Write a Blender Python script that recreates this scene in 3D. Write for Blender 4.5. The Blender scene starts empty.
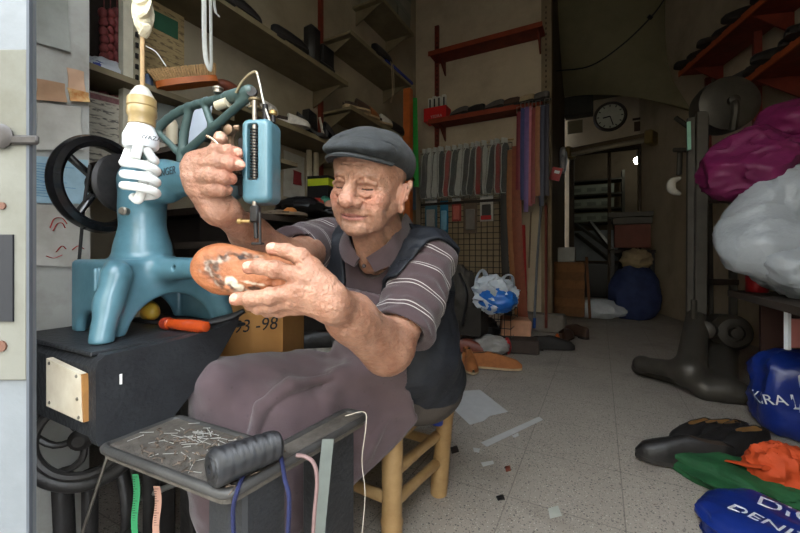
import bpy, math, random
import numpy as np
from mathutils import Vector, Matrix, noise as mnoise
sc = bpy.context.scene
COL = sc.collection
PI = math.pi
rnd = random.Random(7)
CA, SA, FPX, HZ, EYE = math.cos(math.radians(27.8)), math.sin(math.radians(27.8)), 379.0, 253.0, 0.80

def P(px, py, d):
    """world point seen at pixel (px,py) of the 800x533 photo, d metres in front of the lens plane"""
    r = (px - 400) / FPX * d
    return np.array([CA * r - SA * d, SA * r + CA * d, EYE + (HZ - py) / FPX * d])
def PX(px, py, X):
    t = (px - 400) / FPX; d = X / (CA * t - SA); return P(px, py, d)
def PY(px, py, Y):
    t = (px - 400) / FPX; d = Y / (SA * t + CA); return P(px, py, d)
def PZ(px, py, Z):
    d = (EYE - Z) * FPX / (py - HZ); return P(px, py, d)
def cam_dir(r, u, d):
    return np.array([CA * r - SA * d, SA * r + CA * d, u])

# ---------------------------------------------------------------- camera and colour
cam = bpy.data.objects.new('camera', bpy.data.cameras.new('camera'))
COL.objects.link(cam); sc.camera = cam
cam.location = (0, 0, EYE); cam.rotation_euler = (PI / 2, 0, math.radians(27.8))
cam.data.sensor_width = 36; cam.data.lens = 36 * FPX / 800
cam.data.shift_y = -(266.5 - HZ) / 800
cam.data.clip_start = 0.01
vs = sc.view_settings
vs.view_transform = 'Standard'; vs.look = 'None'; vs.gamma = 1; vs.use_curve_mapping = False
sc.cycles.use_denoising = True
sc.cycles.max_bounces = 8; sc.cycles.diffuse_bounces = 5

# ---------------------------------------------------------------- materials
def C(r, g, b):
    f = lambda x: (x / 255 / 12.92) if x / 255 <= 0.04045 else ((x / 255 + 0.055) / 1.055) ** 2.4
    return (f(r), f(g), f(b), 1)
def mat(name, col, rough=0.6, metal=0.0, var=0.15, scale=8.0, bump=0.0, bscale=None, col2=None, spec=0.4, alpha=1.0, trans=0.0, detail=4, emit=None, estr=1.0, sheen=0.0, coat=0.0, sss=0.0):
    m = bpy.data.materials.new(name); m.use_nodes = True
    nt = m.node_tree; N = nt.nodes; L = nt.links
    b = N['Principled BSDF']
    b.inputs['Roughness'].default_value = rough; b.inputs['Metallic'].default_value = metal
    b.inputs['Specular IOR Level'].default_value = spec
    b.inputs['Base Color'].default_value = col
    if alpha < 1: b.inputs['Alpha'].default_value = alpha
    if trans: b.inputs['Transmission Weight'].default_value = trans
    if sheen: b.inputs['Sheen Weight'].default_value = sheen
    if coat: b.inputs['Coat Weight'].default_value = coat
    if sss:
        b.inputs['Subsurface Weight'].default_value = sss
        b.inputs['Subsurface Radius'].default_value = (0.008, 0.003, 0.0015); b.inputs['Subsurface Scale'].default_value = 1
    if emit:
        b.inputs['Emission Color'].default_value = emit; b.inputs['Emission Strength'].default_value = estr
    tc = N.new('ShaderNodeTexCoord')
    if var > 0 or col2:
        nz = N.new('ShaderNodeTexNoise'); nz.inputs['Scale'].default_value = scale; nz.inputs['Detail'].default_value = detail
        nz.inputs['Roughness'].default_value = 0.6
        L.new(tc.outputs['Object'], nz.inputs['Vector'])
        mr = N.new('ShaderNodeMapRange'); mr.inputs[1].default_value = 0.3; mr.inputs[2].default_value = 0.7
        L.new(nz.outputs['Fac'], mr.inputs[0])
        mx = N.new('ShaderNodeMix'); mx.data_type = 'RGBA'
        lo = col2 or tuple(c * (1 - var) for c in col[:3]) + (1,)
        hi = col if col2 else tuple(min(1, c * (1 + var)) for c in col[:3]) + (1,)
        mx.inputs[6].default_value = lo; mx.inputs[7].default_value = hi
        L.new(mr.outputs[0], mx.inputs[0]); L.new(mx.outputs[2], b.inputs['Base Color'])
    if bump > 0:
        nb = N.new('ShaderNodeTexNoise'); nb.inputs['Scale'].default_value = bscale or scale * 4; nb.inputs['Detail'].default_value = 5
        L.new(tc.outputs['Object'], nb.inputs['Vector'])
        bp = N.new('ShaderNodeBump'); bp.inputs['Strength'].default_value = bump; bp.inputs['Distance'].default_value = 0.01
        L.new(nb.outputs['Fac'], bp.inputs['Height']); L.new(bp.outputs[0], b.inputs['Normal'])
    return m
def attr_mat(name, rough=0.6, var=0.12, scale=40, bump=0.1, bscale=200, spec=0.3, sss=0.0, sheen=0.0, weave=0.0):
    """colour comes from the mesh's own point attribute 'Col' (the object's own pattern)"""
    m = mat(name, (0.5, 0.5, 0.5, 1), rough, 0, 0, scale, bump, bscale, spec=spec, sss=sss, sheen=sheen)
    nt = m.node_tree; N = nt.nodes; L = nt.links; b = N['Principled BSDF']
    a = N.new('ShaderNodeAttribute'); a.attribute_name = 'Col'
    tc = N.new('ShaderNodeTexCoord'); nz = N.new('ShaderNodeTexNoise')
    nz.inputs['Scale'].default_value = scale; nz.inputs['Detail'].default_value = 5
    L.new(tc.outputs['Object'], nz.inputs['Vector'])
    mr = N.new('ShaderNodeMapRange'); mr.inputs[1].default_value = 0.3; mr.inputs[2].default_value = 0.7
    mr.inputs[3].default_value = 1 - var; mr.inputs[4].default_value = 1 + var
    L.new(nz.outputs['Fac'], mr.inputs[0])
    mu = N.new('ShaderNodeMix'); mu.data_type = 'RGBA'; mu.blend_type = 'MULTIPLY'; mu.inputs[0].default_value = 1
    L.new(a.outputs['Color'], mu.inputs[6]); L.new(mr.outputs[0], mu.inputs[7]); L.new(mu.outputs[2], b.inputs['Base Color'])
    return m

# ---------------------------------------------------------------- object helpers
WL = {}
def link(o): COL.objects.link(o); return o
def props(o, label=None, cat=None, group=None, kind=None):
    if label: o['label'] = label
    if cat: o['category'] = cat
    if group: o['group'] = group
    if kind: o['kind'] = kind
    return o
def thing(name, label, cat, loc=(0, 0, 0), group=None):
    o = link(bpy.data.objects.new(name, None)); o.location = tuple(loc); o.empty_display_size = 0.05
    WL[o.name] = np.array(loc, float)
    return props(o, label, cat, group)
def mesh_obj(name, V, F, mats, parent=None, smooth=True, mi=None, col=None, origin=None, angle=40):
    V = np.asarray(V, float)
    if parent is not None: org = WL[parent.name]
    elif origin is not None: org = np.array(origin, float)
    else:
        lo, hi = V.min(0), V.max(0); org = np.array([(lo[0] + hi[0]) / 2, (lo[1] + hi[1]) / 2, lo[2]])
    me = bpy.data.meshes.new(name)
    if isinstance(F, np.ndarray):
        n = len(F); me.vertices.add(len(V)); me.vertices.foreach_set('co', (V - org).astype(np.float32).ravel())
        me.loops.add(n * 4); me.loops.foreach_set('vertex_index', F.astype(np.int32).ravel())
        me.polygons.add(n); me.polygons.foreach_set('loop_start', np.arange(0, n * 4, 4, dtype=np.int32))
        me.update(calc_edges=True); me.validate()
    else:
        me.from_pydata((V - org).tolist(), [], F); me.update()
    if not isinstance(mats, (list, tuple)): mats = [mats]
    for m in mats: me.materials.append(m)
    if mi is not None and any(mi): me.polygons.foreach_set('material_index', mi)
    me.polygons.foreach_set('use_smooth', [bool(smooth)] * len(me.polygons))
    if smooth and angle and not isinstance(F, np.ndarray):
        try: me.set_sharp_from_angle(angle=math.radians(angle))
        except Exception: pass
    if col is not None:
        a = me.attributes.new('Col', 'FLOAT_COLOR', 'POINT')
        c4 = np.ones((len(V), 4), np.float32); c4[:, :3] = col; a.data.foreach_set('color', c4.ravel())
    o = link(bpy.data.objects.new(name, me)); 
    if parent is not None:
        o.parent = parent; WL[o.name] = org
    else:
        o.location = tuple(org); WL[o.name] = org
    return o

def rot3(rx=0, ry=0, rz=0):
    return np.array((Matrix.Rotation(rz, 3, 'Z') @ Matrix.Rotation(ry, 3, 'Y') @ Matrix.Rotation(rx, 3, 'X')))
def basis(d, up=(0, 0, 1)):
    d = np.array(d, float); d /= np.linalg.norm(d) + 1e-12
    u = np.array(up, float)
    if abs(d @ u) > 0.98: u = np.array([1., 0, 0]) if abs(d[0]) < 0.9 else np.array([0, 1., 0])
    x = np.cross(u, d); x /= np.linalg.norm(x); y = np.cross(d, x)
    return x, y, d
def spline(pts, n=40, closed=False):
    """Catmull-Rom through pts"""
    p = [np.array(q, float) for q in pts]
    if closed: p = [p[-1]] + p + [p[0], p[1]]
    else: p = [2 * p[0] - p[1]] + p + [2 * p[-1] - p[-2]]
    m = len(p) - 3; out = []
    for i in range(n + (0 if closed else 1)):
        t = i / n * m; k = min(int(t), m - 1); t -= k
        a, b, c, d = p[k:k + 4]
        out.append(0.5 * ((2 * b) + (c - a) * t + (2 * a - 5 * b + 4 * c - d) * t * t + (3 * b - a - 3 * c + d) * t ** 3))
    return out

class MB:
    def __init__(s): s.v = []; s.f = []; s.mi = []; s.m = 0
    def add(s, V, F):
        b = len(s.v); s.v.extend([tuple(map(float, q)) for q in V]); s.f.extend([tuple(i + b for i in f) for f in F]); s.mi.extend([s.m] * len(F)); return s
    def box(s, c, size, R=None, taper=1.0, bev=0.0):
        hx, hy, hz = [q / 2 for q in size]; c = np.array(c, float)
        if bev > 0:
            b = min(bev, hx * .9, hy * .9, hz * .9); V = []; idx = {}
            for sx in (-1, 1):
                for sy in (-1, 1):
                    for sz in (-1, 1):
                        for ax in range(3):
                            q = [sx * (hx - b), sy * (hy - b), sz * (hz - b)]; q[ax] = (sx * hx, sy * hy, sz * hz)[ax]
                            idx[(sx, sy, sz, ax)] = len(V); V.append(q)
            F = []
            for ax in range(3):
                o1, o2 = (ax + 1) % 3, (ax + 2) % 3
                for sg in (-1, 1):
                    def key(a_, b_):
                        k = [0, 0, 0]; k[ax] = sg; k[o1] = a_; k[o2] = b_; return idx[(*k, ax)]
                    q = [key(-1, -1), key(1, -1), key(1, 1), key(-1, 1)]
                    F.append(q if sg > 0 else q[::-1])
            for ax in range(3):
                o1, o2 = (ax + 1) % 3, (ax + 2) % 3
                for a_ in (-1, 1):
                    for b_ in (-1, 1):
                        def key(e, face):
                            k = [0, 0, 0]; k[ax] = e; k[o1] = a_; k[o2] = b_; return idx[(*k, face)]
                        q = [key(-1, o1), key(1, o1), key(1, o2), key(-1, o2)]
                        F.append(q[::-1] if a_ * b_ > 0 else q)
            for sx in (-1, 1):
                for sy in (-1, 1):
                    for sz in (-1, 1):
                        q = [idx[(sx, sy, sz, 0)], idx[(sx, sy, sz, 1)], idx[(sx, sy, sz, 2)]]
                        F.append(q if sx * sy * sz > 0 else q[::-1])
        else:
            V = [[x * hx, y * hy, z * hz] for z in (-1, 1) for y in (-1, 1) for x in (-1, 1)]
            F = [(0, 2, 3, 1), (4, 5, 7, 6), (0, 1, 5, 4), (2, 6, 7, 3), (0, 4, 6, 2), (1, 3, 7, 5)]
        V = np.array(V, float)
        if taper != 1.0: 
            k = np.where(V[:, 2] > 0, taper, 1.0); V[:, 0] *= k; V[:, 1] *= k
        if R is not None: V = V @ np.asarray(R).T
        return s.add(V + c, F)
    def bar(s, p0, p1, w, h, up=(0, 0, 1), bev=0.0):
        """box of section w x h from p0 to p1"""
        p0, p1 = np.array(p0, float), np.array(p1, float); x, y, d = basis(p1 - p0, up)
        R = np.stack([x, y, d], 1); return s.box((p0 + p1) / 2, (w, h, np.linalg.norm(p1 - p0)), R, bev=bev)
    def tube(s, pts, r, n=10, caps=True, closed=False, flat=1.0, up=(0, 0, 1)):
        pts = [np.array(p, float) for p in pts]; m = len(pts)
        rs = [r] * m if np.isscalar(r) else list(r)
        V = []; F = []; x = None
        for i in range(m):
            if closed: d = pts[(i + 1) % m] - pts[i - 1]
            else: d = pts[min(i + 1, m - 1)] - pts[max(i - 1, 0)]
            d = d / (np.linalg.norm(d) + 1e-12)
            if x is None: x, y, _ = basis(d, up)
            else:
                x = x - d * (x @ d); x /= np.linalg.norm(x) + 1e-12; y = np.cross(d, x)
            for k in range(n):
                a = 2 * PI * k / n; V.append(pts[i] + rs[i] * (x * math.cos(a) + y * math.sin(a) * flat))
        for i in range(m if closed else m - 1):
            j = (i + 1) % m
            for k in range(n):
                k2 = (k + 1) % n; F.append((i * n + k, i * n + k2, j * n + k2, j * n + k))
        if caps and not closed:
            F.append(tuple(range(n))[::-1]); F.append(tuple((m - 1) * n + k for k in range(n)))
        return s.add(V, F)
    def cyl(s, p0, p1, r0, r1=None, n=16, caps=True, flat=1.0):
        return s.tube([p0, p1], [r0, r0 if r1 is None else r1], n, caps, flat=flat)
    def lathe(s, o, axis, prof, n=24, arc=2 * PI, up=(0, 0, 1), caps=True):
        """prof: list of (radius, distance along axis)"""
        x, y, d = basis(axis, up); o = np.array(o, float); V = []; F = []
        full = abs(arc - 2 * PI) < 1e-6; nn = n if full else n + 1
        for (r, h) in prof:
            for k in range(nn):
                a = arc * k / n; V.append(o + d * h + r * (x * math.cos(a) + y * math.sin(a)))
        for i in range(len(prof) - 1):
            for k in range(n):
                k2 = (k + 1) % nn; F.append((i * nn + k, i * nn + k2, (i + 1) * nn + k2, (i + 1) * nn + k))
        if full and caps:
            if prof[0][0] > 1e-6: F.append(tuple(range(n))[::-1])
            if prof[-1][0] > 1e-6: F.append(tuple((len(prof) - 1) * n + k for k in range(n)))
        return s.add(V, F)
    def ell(s, c, r, R=None, nu=20, nv=12, disp=None):
        V = []; F = []
        for j in range(nv + 1):
            t = PI * j / nv
            for i in range(nu):
                a = 2 * PI * i / nu; q = np.array([math.sin(t) * math.cos(a), math.sin(t) * math.sin(a), math.cos(t)])
                k = 1.0 if disp is None else disp(q)
                V.append(q * k * np.array(r))
        for j in range(nv):
            for i in range(nu):
                i2 = (i + 1) % nu; F.append((j * nu + i, (j + 1) * nu + i, (j + 1) * nu + i2, j * nu + i2))
        V = np.array(V)
        if R is not None: V = V @ np.asarray(R).T
        return s.add(V + np.array(c, float), F)
    def prism(s, poly, o, x, y, depth, hole=None):
        """extrude the 2-D outline poly (in axes x,y from o) by the vector depth"""
        o, x, y, dp = [np.array(q, float) for q in (o, x, y, depth)]
        n = len(poly); V = [o + x * p[0] + y * p[1] for p in poly]; V += [q + dp for q in V]
        F = [tuple(range(n))[::-1], tuple(range(n, 2 * n))] + [(i, (i + 1) % n, n + (i + 1) % n, n + i) for i in range(n)]
        if np.dot(np.cross(x, y), dp) < 0: F = [f[::-1] for f in F]
        return s.add(V, F)
    def grid(s, rows, thick=0.0, close_u=False, thickdir=None):
        """surface through rows of points, optionally given thickness along the local normal"""
        A = np.array(rows, float); m, n = A.shape[:2]
        F = []
        for i in range(m - 1):
            for j in range(n if close_u else n - 1):
                j2 = (j + 1) % n; F.append((i * n + j, i * n + j2, (i + 1) * n + j2, (i + 1) * n + j))
        if thick:
            du = np.gradient(A, axis=1) if n > 1 else A * 0; dv = np.gradient(A, axis=0)
            if close_u: du = np.roll(A, -1, 1) - np.roll(A, 1, 1)
            nn = np.cross(du, dv); nn /= np.linalg.norm(nn, axis=2, keepdims=True) + 1e-12
            B = A - nn * thick; k = m * n
            F += [tuple(q + k for q in f[::-1]) for f in F]
            for i in range(m - 1):
                if not close_u:
                    F.append((i * n, (i + 1) * n, k + (i + 1) * n, k + i * n)); a = n - 1
                    F.append((i * n + a, k + i * n + a, k + (i + 1) * n + a, (i + 1) * n + a))
            for j in range(n if close_u else n - 1):
                j2 = (j + 1) % n; b = (m - 1) * n
                F.append((j, k + j, k + j2, j2)); F.append((b + j, b + j2, k + b + j2, k + b + j))
            A = np.concatenate([A.reshape(-1, 3), B.reshape(-1, 3)])
        return s.add(A.reshape(-1, 3), F)
    def obj(s, name, mats, parent=None, smooth=True, angle=40, origin=None):
        return mesh_obj(name, s.v, s.f, mats, parent, smooth, s.mi, angle=angle, origin=origin)
    def one(s, name, mats, label, cat, group=None, kind=None, smooth=True, angle=40):
        return props(s.obj(name, mats, None, smooth, angle), label, cat, group, kind)
    def struct(s, name, mats, smooth=False):
        return props(s.obj(name, mats, None, smooth), kind='structure')
def copy_tree(o, parent=None):
    c = link(o.copy())
    if parent is not None: c.parent = parent; c.matrix_parent_inverse = o.matrix_parent_inverse.copy()
    for ch in o.children: copy_tree(ch, c)
    return c
def text(name, s, size, o, x, y, m, parent=None, ext=0.0004, align='CENTER', shear=0.0, kind=None):
    """flat raised lettering: o centre, x reading direction, y up direction"""
    cu = bpy.data.curves.new(name, 'FONT'); cu.body = s; cu.size = size; cu.extrude = ext; cu.align_x = align; cu.align_y = 'CENTER'; cu.shear = shear
    cu.resolution_u = 3
    ob = bpy.data.objects.new(name + '_tmp', cu); link(ob); bpy.context.view_layer.update()
    me = bpy.data.meshes.new_from_object(ob.evaluated_get(bpy.context.evaluated_depsgraph_get()))
    bpy.data.objects.remove(ob)
    x, y = np.array(x, float), np.array(y, float); x /= np.linalg.norm(x); y -= x * (x @ y); y /= np.linalg.norm(y); z = np.cross(x, y)
    V = [np.array(o, float) + x * v.co.x + y * v.co.y + z * v.co.z for v in me.vertices]
    F = [tuple(p.vertices) for p in me.polygons]
    bpy.data.meshes.remove(me)
    return mesh_obj(name, V, F, m, parent, False)

# ---------------------------------------------------------------- distance-field sculpting
def smin(a, b, k):
    if k <= 0: return np.minimum(a, b)
    h = np.clip(0.5 + 0.5 * (b - a) / k, 0, 1); return b * (1 - h) + a * h - k * h * (1 - h)
def smax(a, b, k): return -smin(-a, -b, k)
def f32(x): return np.asarray(x, np.float32)
class Model:
    """a list of soft-joined solids; evaluated near a block of points only"""
    def __init__(s): s.p = []
    def _add(s, fn, c, R, k, op): s.p.append((fn, np.array(c, float), float(R), k, op)); return s
    def cap(s, a, b, ra, rb=None, k=0.01, op='u'):
        a, b = f32(a), f32(b); rb = ra if rb is None else rb
        ab = b - a; L = float(ab @ ab) + 1e-12
        def fn(Q):
            t = np.clip(((Q - a) @ ab) / L, 0, 1); q = Q - a - t[:, None] * ab
            return np.sqrt((q * q).sum(1)) - (ra + (rb - ra) * t)
        return s._add(fn, (a + b) / 2, math.sqrt(L) / 2 + max(ra, rb), k, op)
    def chain(s, pts, rs, k=0.01, op='u'):
        for i in range(len(pts) - 1): s.cap(pts[i], pts[i + 1], rs[i] if not np.isscalar(rs) else rs, rs[i + 1] if not np.isscalar(rs) else rs, k if i == 0 or op != 'u' else min(k, 0.004), op)
        return s
    def ell(s, c, r, R=None, k=0.01, op='u'):
        c, r = f32(c), f32(r); M = f32(R if R is not None else np.eye(3))
        def fn(Q):
            q = (Q - c) @ M; k0 = np.sqrt(((q / r) ** 2).sum(1)); k1 = np.sqrt(((q / (r * r)) ** 2).sum(1)) + 1e-9
            return k0 * (k0 - 1) / k1
        return s._add(fn, c, float(max(r)), k, op)
    def box(s, c, size, R=None, rad=0.005, k=0.0, op='u'):
        c = f32(c); hs = f32(np.array(size) / 2 - rad); M = f32(R if R is not None else np.eye(3))
        def fn(Q):
            q = np.abs((Q - c) @ M) - hs
            return np.sqrt((np.maximum(q, 0) ** 2).sum(1)) + np.minimum(q.max(1), 0) - rad
        return s._add(fn, c, float(np.linalg.norm(np.array(size) / 2)), k, op)
    def eval(s, Q, blk=None, off=0.0):
        d = np.full(len(Q), 9.0, np.float32)
        for fn, c, R, k, op in s.p:
            if blk is not None and np.linalg.norm(blk[0] - c) - R - blk[1] > 2.2 * blk[1] + abs(k) + abs(off): continue
            v = fn(Q)
            if op == 'u': d = smin(d, v, k)
            elif op == 's': d = smax(d, -v, k)
            elif op == 'i': d = smax(d, v, k)
        return d
    def bounds(s):
        lo = np.min([c - R for f, c, R, k, o in s.p if o == 'u'], 0); hi = np.max([c + R for f, c, R, k, o in s.p if o == 'u'], 0); return lo, hi
RES = 1.0
def sdf_mesh(fn, lo, hi, h, B=16):
    h = h * RES
    lo = np.array(lo, float) - 2 * h; hi = np.array(hi, float) + 2 * h
    nb = np.ceil((hi - lo) / (h * B)).astype(int); n = nb * B + 1
    val = np.ones(n, np.float32)
    g = np.arange(B + 1) * h
    gx, gy, gz = np.meshgrid(g, g, g, indexing='ij'); loc = np.stack([gx.ravel(), gy.ravel(), gz.ravel()], 1).astype(np.float32)
    half = B * h * 0.5 * 1.7321
    for i in range(nb[0]):
        for j in range(nb[1]):
            for k in range(nb[2]):
                o = lo + np.array([i, j, k]) * B * h; c = o + B * h / 2
                d = float(fn(c[None].astype(np.float32), (c, half))[0])
                sl = (slice(i * B, i * B + B + 1), slice(j * B, j * B + B + 1), slice(k * B, k * B + B + 1))
                if abs(d) > half * 1.6:
                    if d < 0: val[sl] = np.minimum(val[sl], -1)
                    continue
                val[sl] = fn(loc + o.astype(np.float32), (c, half)).reshape(B + 1, B + 1, B + 1)
    ins = val < 0
    cnt = np.zeros(np.array(n) - 1, np.int8)
    for a in (0, 1):
        for b in (0, 1):
            for c in (0, 1):
                cnt += ins[a:n[0] - 1 + a, b:n[1] - 1 + b, c:n[2] - 1 + c]
    act = (cnt > 0) & (cnt < 8); ci = np.argwhere(act)
    vid = np.full(act.shape, -1, np.int32); vid[act] = np.arange(len(ci))
    off = np.array([[a, b, c] for a in (0, 1) for b in (0, 1) for c in (0, 1)])
    vals = np.stack([val[tuple((ci + q).T)] for q in off], 1)
    S = np.zeros((len(ci), 3)); W = np.zeros(len(ci))
    for e1 in range(8):
        for e2 in range(e1 + 1, 8):
            if np.abs(off[e1] - off[e2]).sum() != 1: continue
            v1, v2 = vals[:, e1], vals[:, e2]; m = (v1 < 0) != (v2 < 0)
            t = np.where(m, v1 / np.where(m, v1 - v2, 1), 0)
            S += np.where(m[:, None], off[e1] + t[:, None] * (off[e2] - off[e1]), 0); W += m
    V = lo + (ci + S / W[:, None]) * h
    F = []
    for ax in range(3):
        o1, o2 = (ax + 1) % 3, (ax + 2) % 3
        a = [slice(None)] * 3; b = [slice(None)] * 3
        a[ax] = slice(0, n[ax] - 1); b[ax] = slice(1, n[ax])
        for q in (o1, o2): a[q] = slice(1, n[q] - 1); b[q] = slice(1, n[q] - 1)
        A, Bv = ins[tuple(a)], ins[tuple(b)]; ch = np.argwhere(A != Bv)
        if not len(ch): continue
        sg = A[tuple(ch.T)]
        base = ch.copy(); base[:, o1] += 1; base[:, o2] += 1
        def cell(d1, d2):
            q = base.copy(); q[:, o1] += d1; q[:, o2] += d2; return vid[tuple(q.T)]
        q = np.stack([cell(-1, -1), cell(0, -1), cell(0, 0), cell(-1, 0)], 1)
        q[~sg] = q[~sg][:, ::-1]; F.append(q)
    F = np.concatenate(F); F = F[(F >= 0).all(1)]
    return V, F
def vnoise(Q, f, seed=0):
    """cheap smooth pseudo-noise of points (sum of rotated sines), about -1..1"""
    r = np.random.RandomState(seed); out = np.zeros(len(Q), np.float32)
    for i in range(5):
        k = r.normal(size=3); k = k / np.linalg.norm(k) * f * (0.6 + 0.9 * r.rand()) * 2 * PI
        out += np.sin(Q @ f32(k) + r.rand() * 6.28)
    return out / 2.6
# ---------------------------------------------------------------- daylight: an overcast sky over the street behind the camera
w = bpy.data.worlds.new('overcast_sky'); sc.world = w; w.use_nodes = True
bg = w.node_tree.nodes['Background']; bg.inputs[0].default_value = (0.86, 0.93, 1.0, 1); bg.inputs[1].default_value = 15
vs.exposure = -0.36

# ---------------------------------------------------------------- setting materials
def floor_mat():
    m = mat('terrazzo', C(158, 149, 139), 0.55, 0, 0.10, 2.2, bump=0.05, bscale=60, spec=0.35)
    nt = m.node_tree; N = nt.nodes; L = nt.links; b = N['Principled BSDF']
    base = b.inputs['Base Color'].links[0].from_socket
    tc = N.new('ShaderNodeTexCoord')
    def mixin(src, col, fac):
        mx = N.new('ShaderNodeMix'); mx.data_type = 'RGBA'; mx.inputs[7].default_value = col
        L.new(src, mx.inputs[6]); L.new(fac, mx.inputs[0]); return mx.outputs[2]
    for scl, thr, col in ((70, 0.24, C(96, 92, 88)), (95, 0.22, C(190, 184, 172)), (160, 0.26, C(84, 80, 78)), (45, 0.14, C(120, 104, 92))):
        v = N.new('ShaderNodeTexVoronoi'); v.inputs['Scale'].default_value = scl; L.new(tc.outputs['Object'], v.inputs['Vector'])
        r = N.new('ShaderNodeMapRange'); r.inputs[1].default_value = thr; r.inputs[2].default_value = thr * 0.7; L.new(v.outputs['Distance'], r.inputs[0])
        base = mixin(base, col, r.outputs[0])
    # tile joints every 0.33 m
    mp = N.new('ShaderNodeMapping'); mp.inputs['Scale'].default_value = (1, 1, 1); L.new(tc.outputs['Object'], mp.inputs[0])
    br = N.new('ShaderNodeTexBrick'); br.offset = 0; br.inputs['Color1'].default_value = (0, 0, 0, 1); br.inputs['Color2'].default_value = (0, 0, 0, 1); br.inputs['Mortar'].default_value = (1, 1, 1, 1)
    br.inputs['Scale'].default_value = 3.0; br.inputs['Mortar Size'].default_value = 0.006; br.inputs['Brick Width'].default_value = 1; br.inputs['Row Height'].default_value = 1
    L.new(mp.outputs[0], br.inputs['Vector'])
    mu = N.new('ShaderNodeMath'); mu.operation = 'MULTIPLY'; mu.inputs[1].default_value = 0.45; L.new(br.outputs['Color'], mu.inputs[0])
    base = mixin(base, C(70, 66, 62), mu.outputs[0])
    # worn dirt patches
    nz = N.new('ShaderNodeTexNoise'); nz.inputs['Scale'].default_value = 5; nz.inputs['Detail'].default_value = 7; L.new(tc.outputs['Object'], nz.inputs['Vector'])
    r = N.new('ShaderNodeMapRange'); r.inputs[1].default_value = 0.52; r.inputs[2].default_value = 0.75; r.inputs[4].default_value = 0.4; L.new(nz.outputs['Fac'], r.inputs[0])
    base = mixin(base, C(98, 90, 82), r.outputs[0])
    L.new(base, b.inputs['Base Color']); return m
def plaster(name, col, dirt, amount=0.5, scale=1.6):
    m = mat(name, col, 0.85, 0, 0.06, 3, bump=0.12, bscale=30, spec=0.15)
    nt = m.node_tree; N = nt.nodes; L = nt.links; b = N['Principled BSDF']
    base = b.inputs['Base Color'].links[0].from_socket
    tc = N.new('ShaderNodeTexCoord')
    nz = N.new('ShaderNodeTexNoise'); nz.inputs['Scale'].default_value = scale; nz.inputs['Detail'].default_value = 9; nz.inputs['Roughness'].default_value = 0.65
    L.new(tc.outputs['Object'], nz.inputs['Vector'])
    r = N.new('ShaderNodeMapRange'); r.inputs[1].default_value = 0.45; r.inputs[2].default_value = 0.75; r.inputs[4].default_value = amount; L.new(nz.outputs['Fac'], r.inputs[0])
    mx = N.new('ShaderNodeMix'); mx.data_type = 'RGBA'; mx.inputs[7].default_value = dirt
    L.new(base, mx.inputs[6]); L.new(r.outputs[0], mx.inputs[0]); L.new(mx.outputs[2], b.inputs['Base Color']); return m
M_floor = floor_mat()
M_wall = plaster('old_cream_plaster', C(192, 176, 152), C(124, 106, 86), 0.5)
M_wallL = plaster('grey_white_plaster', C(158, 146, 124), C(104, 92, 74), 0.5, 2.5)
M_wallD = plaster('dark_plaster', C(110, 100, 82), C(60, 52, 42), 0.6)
M_vault = plaster('greenish_plaster', C(140, 132, 104), C(84, 78, 58), 0.45, 1.2)
M_ceil = plaster('sooty_ceiling', C(120, 112, 96), C(70, 62, 50), 0.5)
M_street = mat('asphalt', C(110, 108, 104), 0.9, 0, 0.2, 6, 0.1)

# ---------------------------------------------------------------- room shell
H = 4.2
XR = lambda Y: 2.357 - 0.273 * Y            # the right-hand wall runs in towards the back
b = MB(); b.box((0.4, 4.6, -0.05), (6.4, 9.6, 0.1)); b.struct('floor', M_floor)
b = MB(); b.box((0.0, -3.6, -0.09), (14, 6.8, 0.1)); b.struct('street_ground', M_street)
b = MB(); b.box((-2.06, 2.2, H / 2), (0.12, 4.2, H)); b.struct('wall_left', M_wallL)
b = MB(); b.box((-1.25, 4.28, H / 2), (1.5, 0.14, H)); b.struct('wall_back', M_wall)
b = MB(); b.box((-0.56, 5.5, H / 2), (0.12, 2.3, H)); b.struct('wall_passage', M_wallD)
b = MB()
for z0, z1, x0, x1 in ((0, H, -1.0, -0.42), (2.42, H, -0.42, 0.56), (0, H, 0.56, 1.4)):
    b.box(((x0 + x1) / 2, 6.76, (z0 + z1) / 2), (x1 - x0, 0.12, z1 - z0))
b.struct('wall_rear', M_wall)
b = MB(); p0, p1 = np.array([XR(0.1) + .06, 0.1]), np.array([XR(6.8) + .06, 6.8]); mid = (p0 + p1) / 2; dv = p1 - p0
b.box((mid[0], mid[1], H / 2), (0.12, np.linalg.norm(dv), H), rot3(0, 0, math.atan2(-dv[0], dv[1]))); b.struct('wall_right', M_wall)
b = MB(); b.box((-1.58, 0.10, H / 2), (1.52, 0.12, H)); b.struct('wall_front', M_wallL)
b = MB(); b.box((1.37, 0.06, H / 2), (2.06, 0.12, H)); b.box((-0.24, 0.06, 3.5), (1.16, 0.12, 1.4)); b.struct('wall_entrance', M_wallL)  # unseen front wall and lintel, extended to shade the right side of the shop
b = MB(); b.box((0.2, 3.4, H + 0.05), (6, 7, 0.1)); b.struct('ceiling', M_ceil)
# back room beyond the rear door
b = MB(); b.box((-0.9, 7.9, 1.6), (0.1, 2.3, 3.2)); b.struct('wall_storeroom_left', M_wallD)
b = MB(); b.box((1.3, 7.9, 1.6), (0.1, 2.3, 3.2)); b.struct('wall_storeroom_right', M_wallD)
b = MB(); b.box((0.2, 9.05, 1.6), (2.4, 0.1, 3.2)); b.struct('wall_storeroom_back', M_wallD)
b = MB(); b.box((0.2, 7.9, 3.25), (2.4, 2.5, 0.1)); b.struct('ceiling_storeroom', M_ceil)
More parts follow.
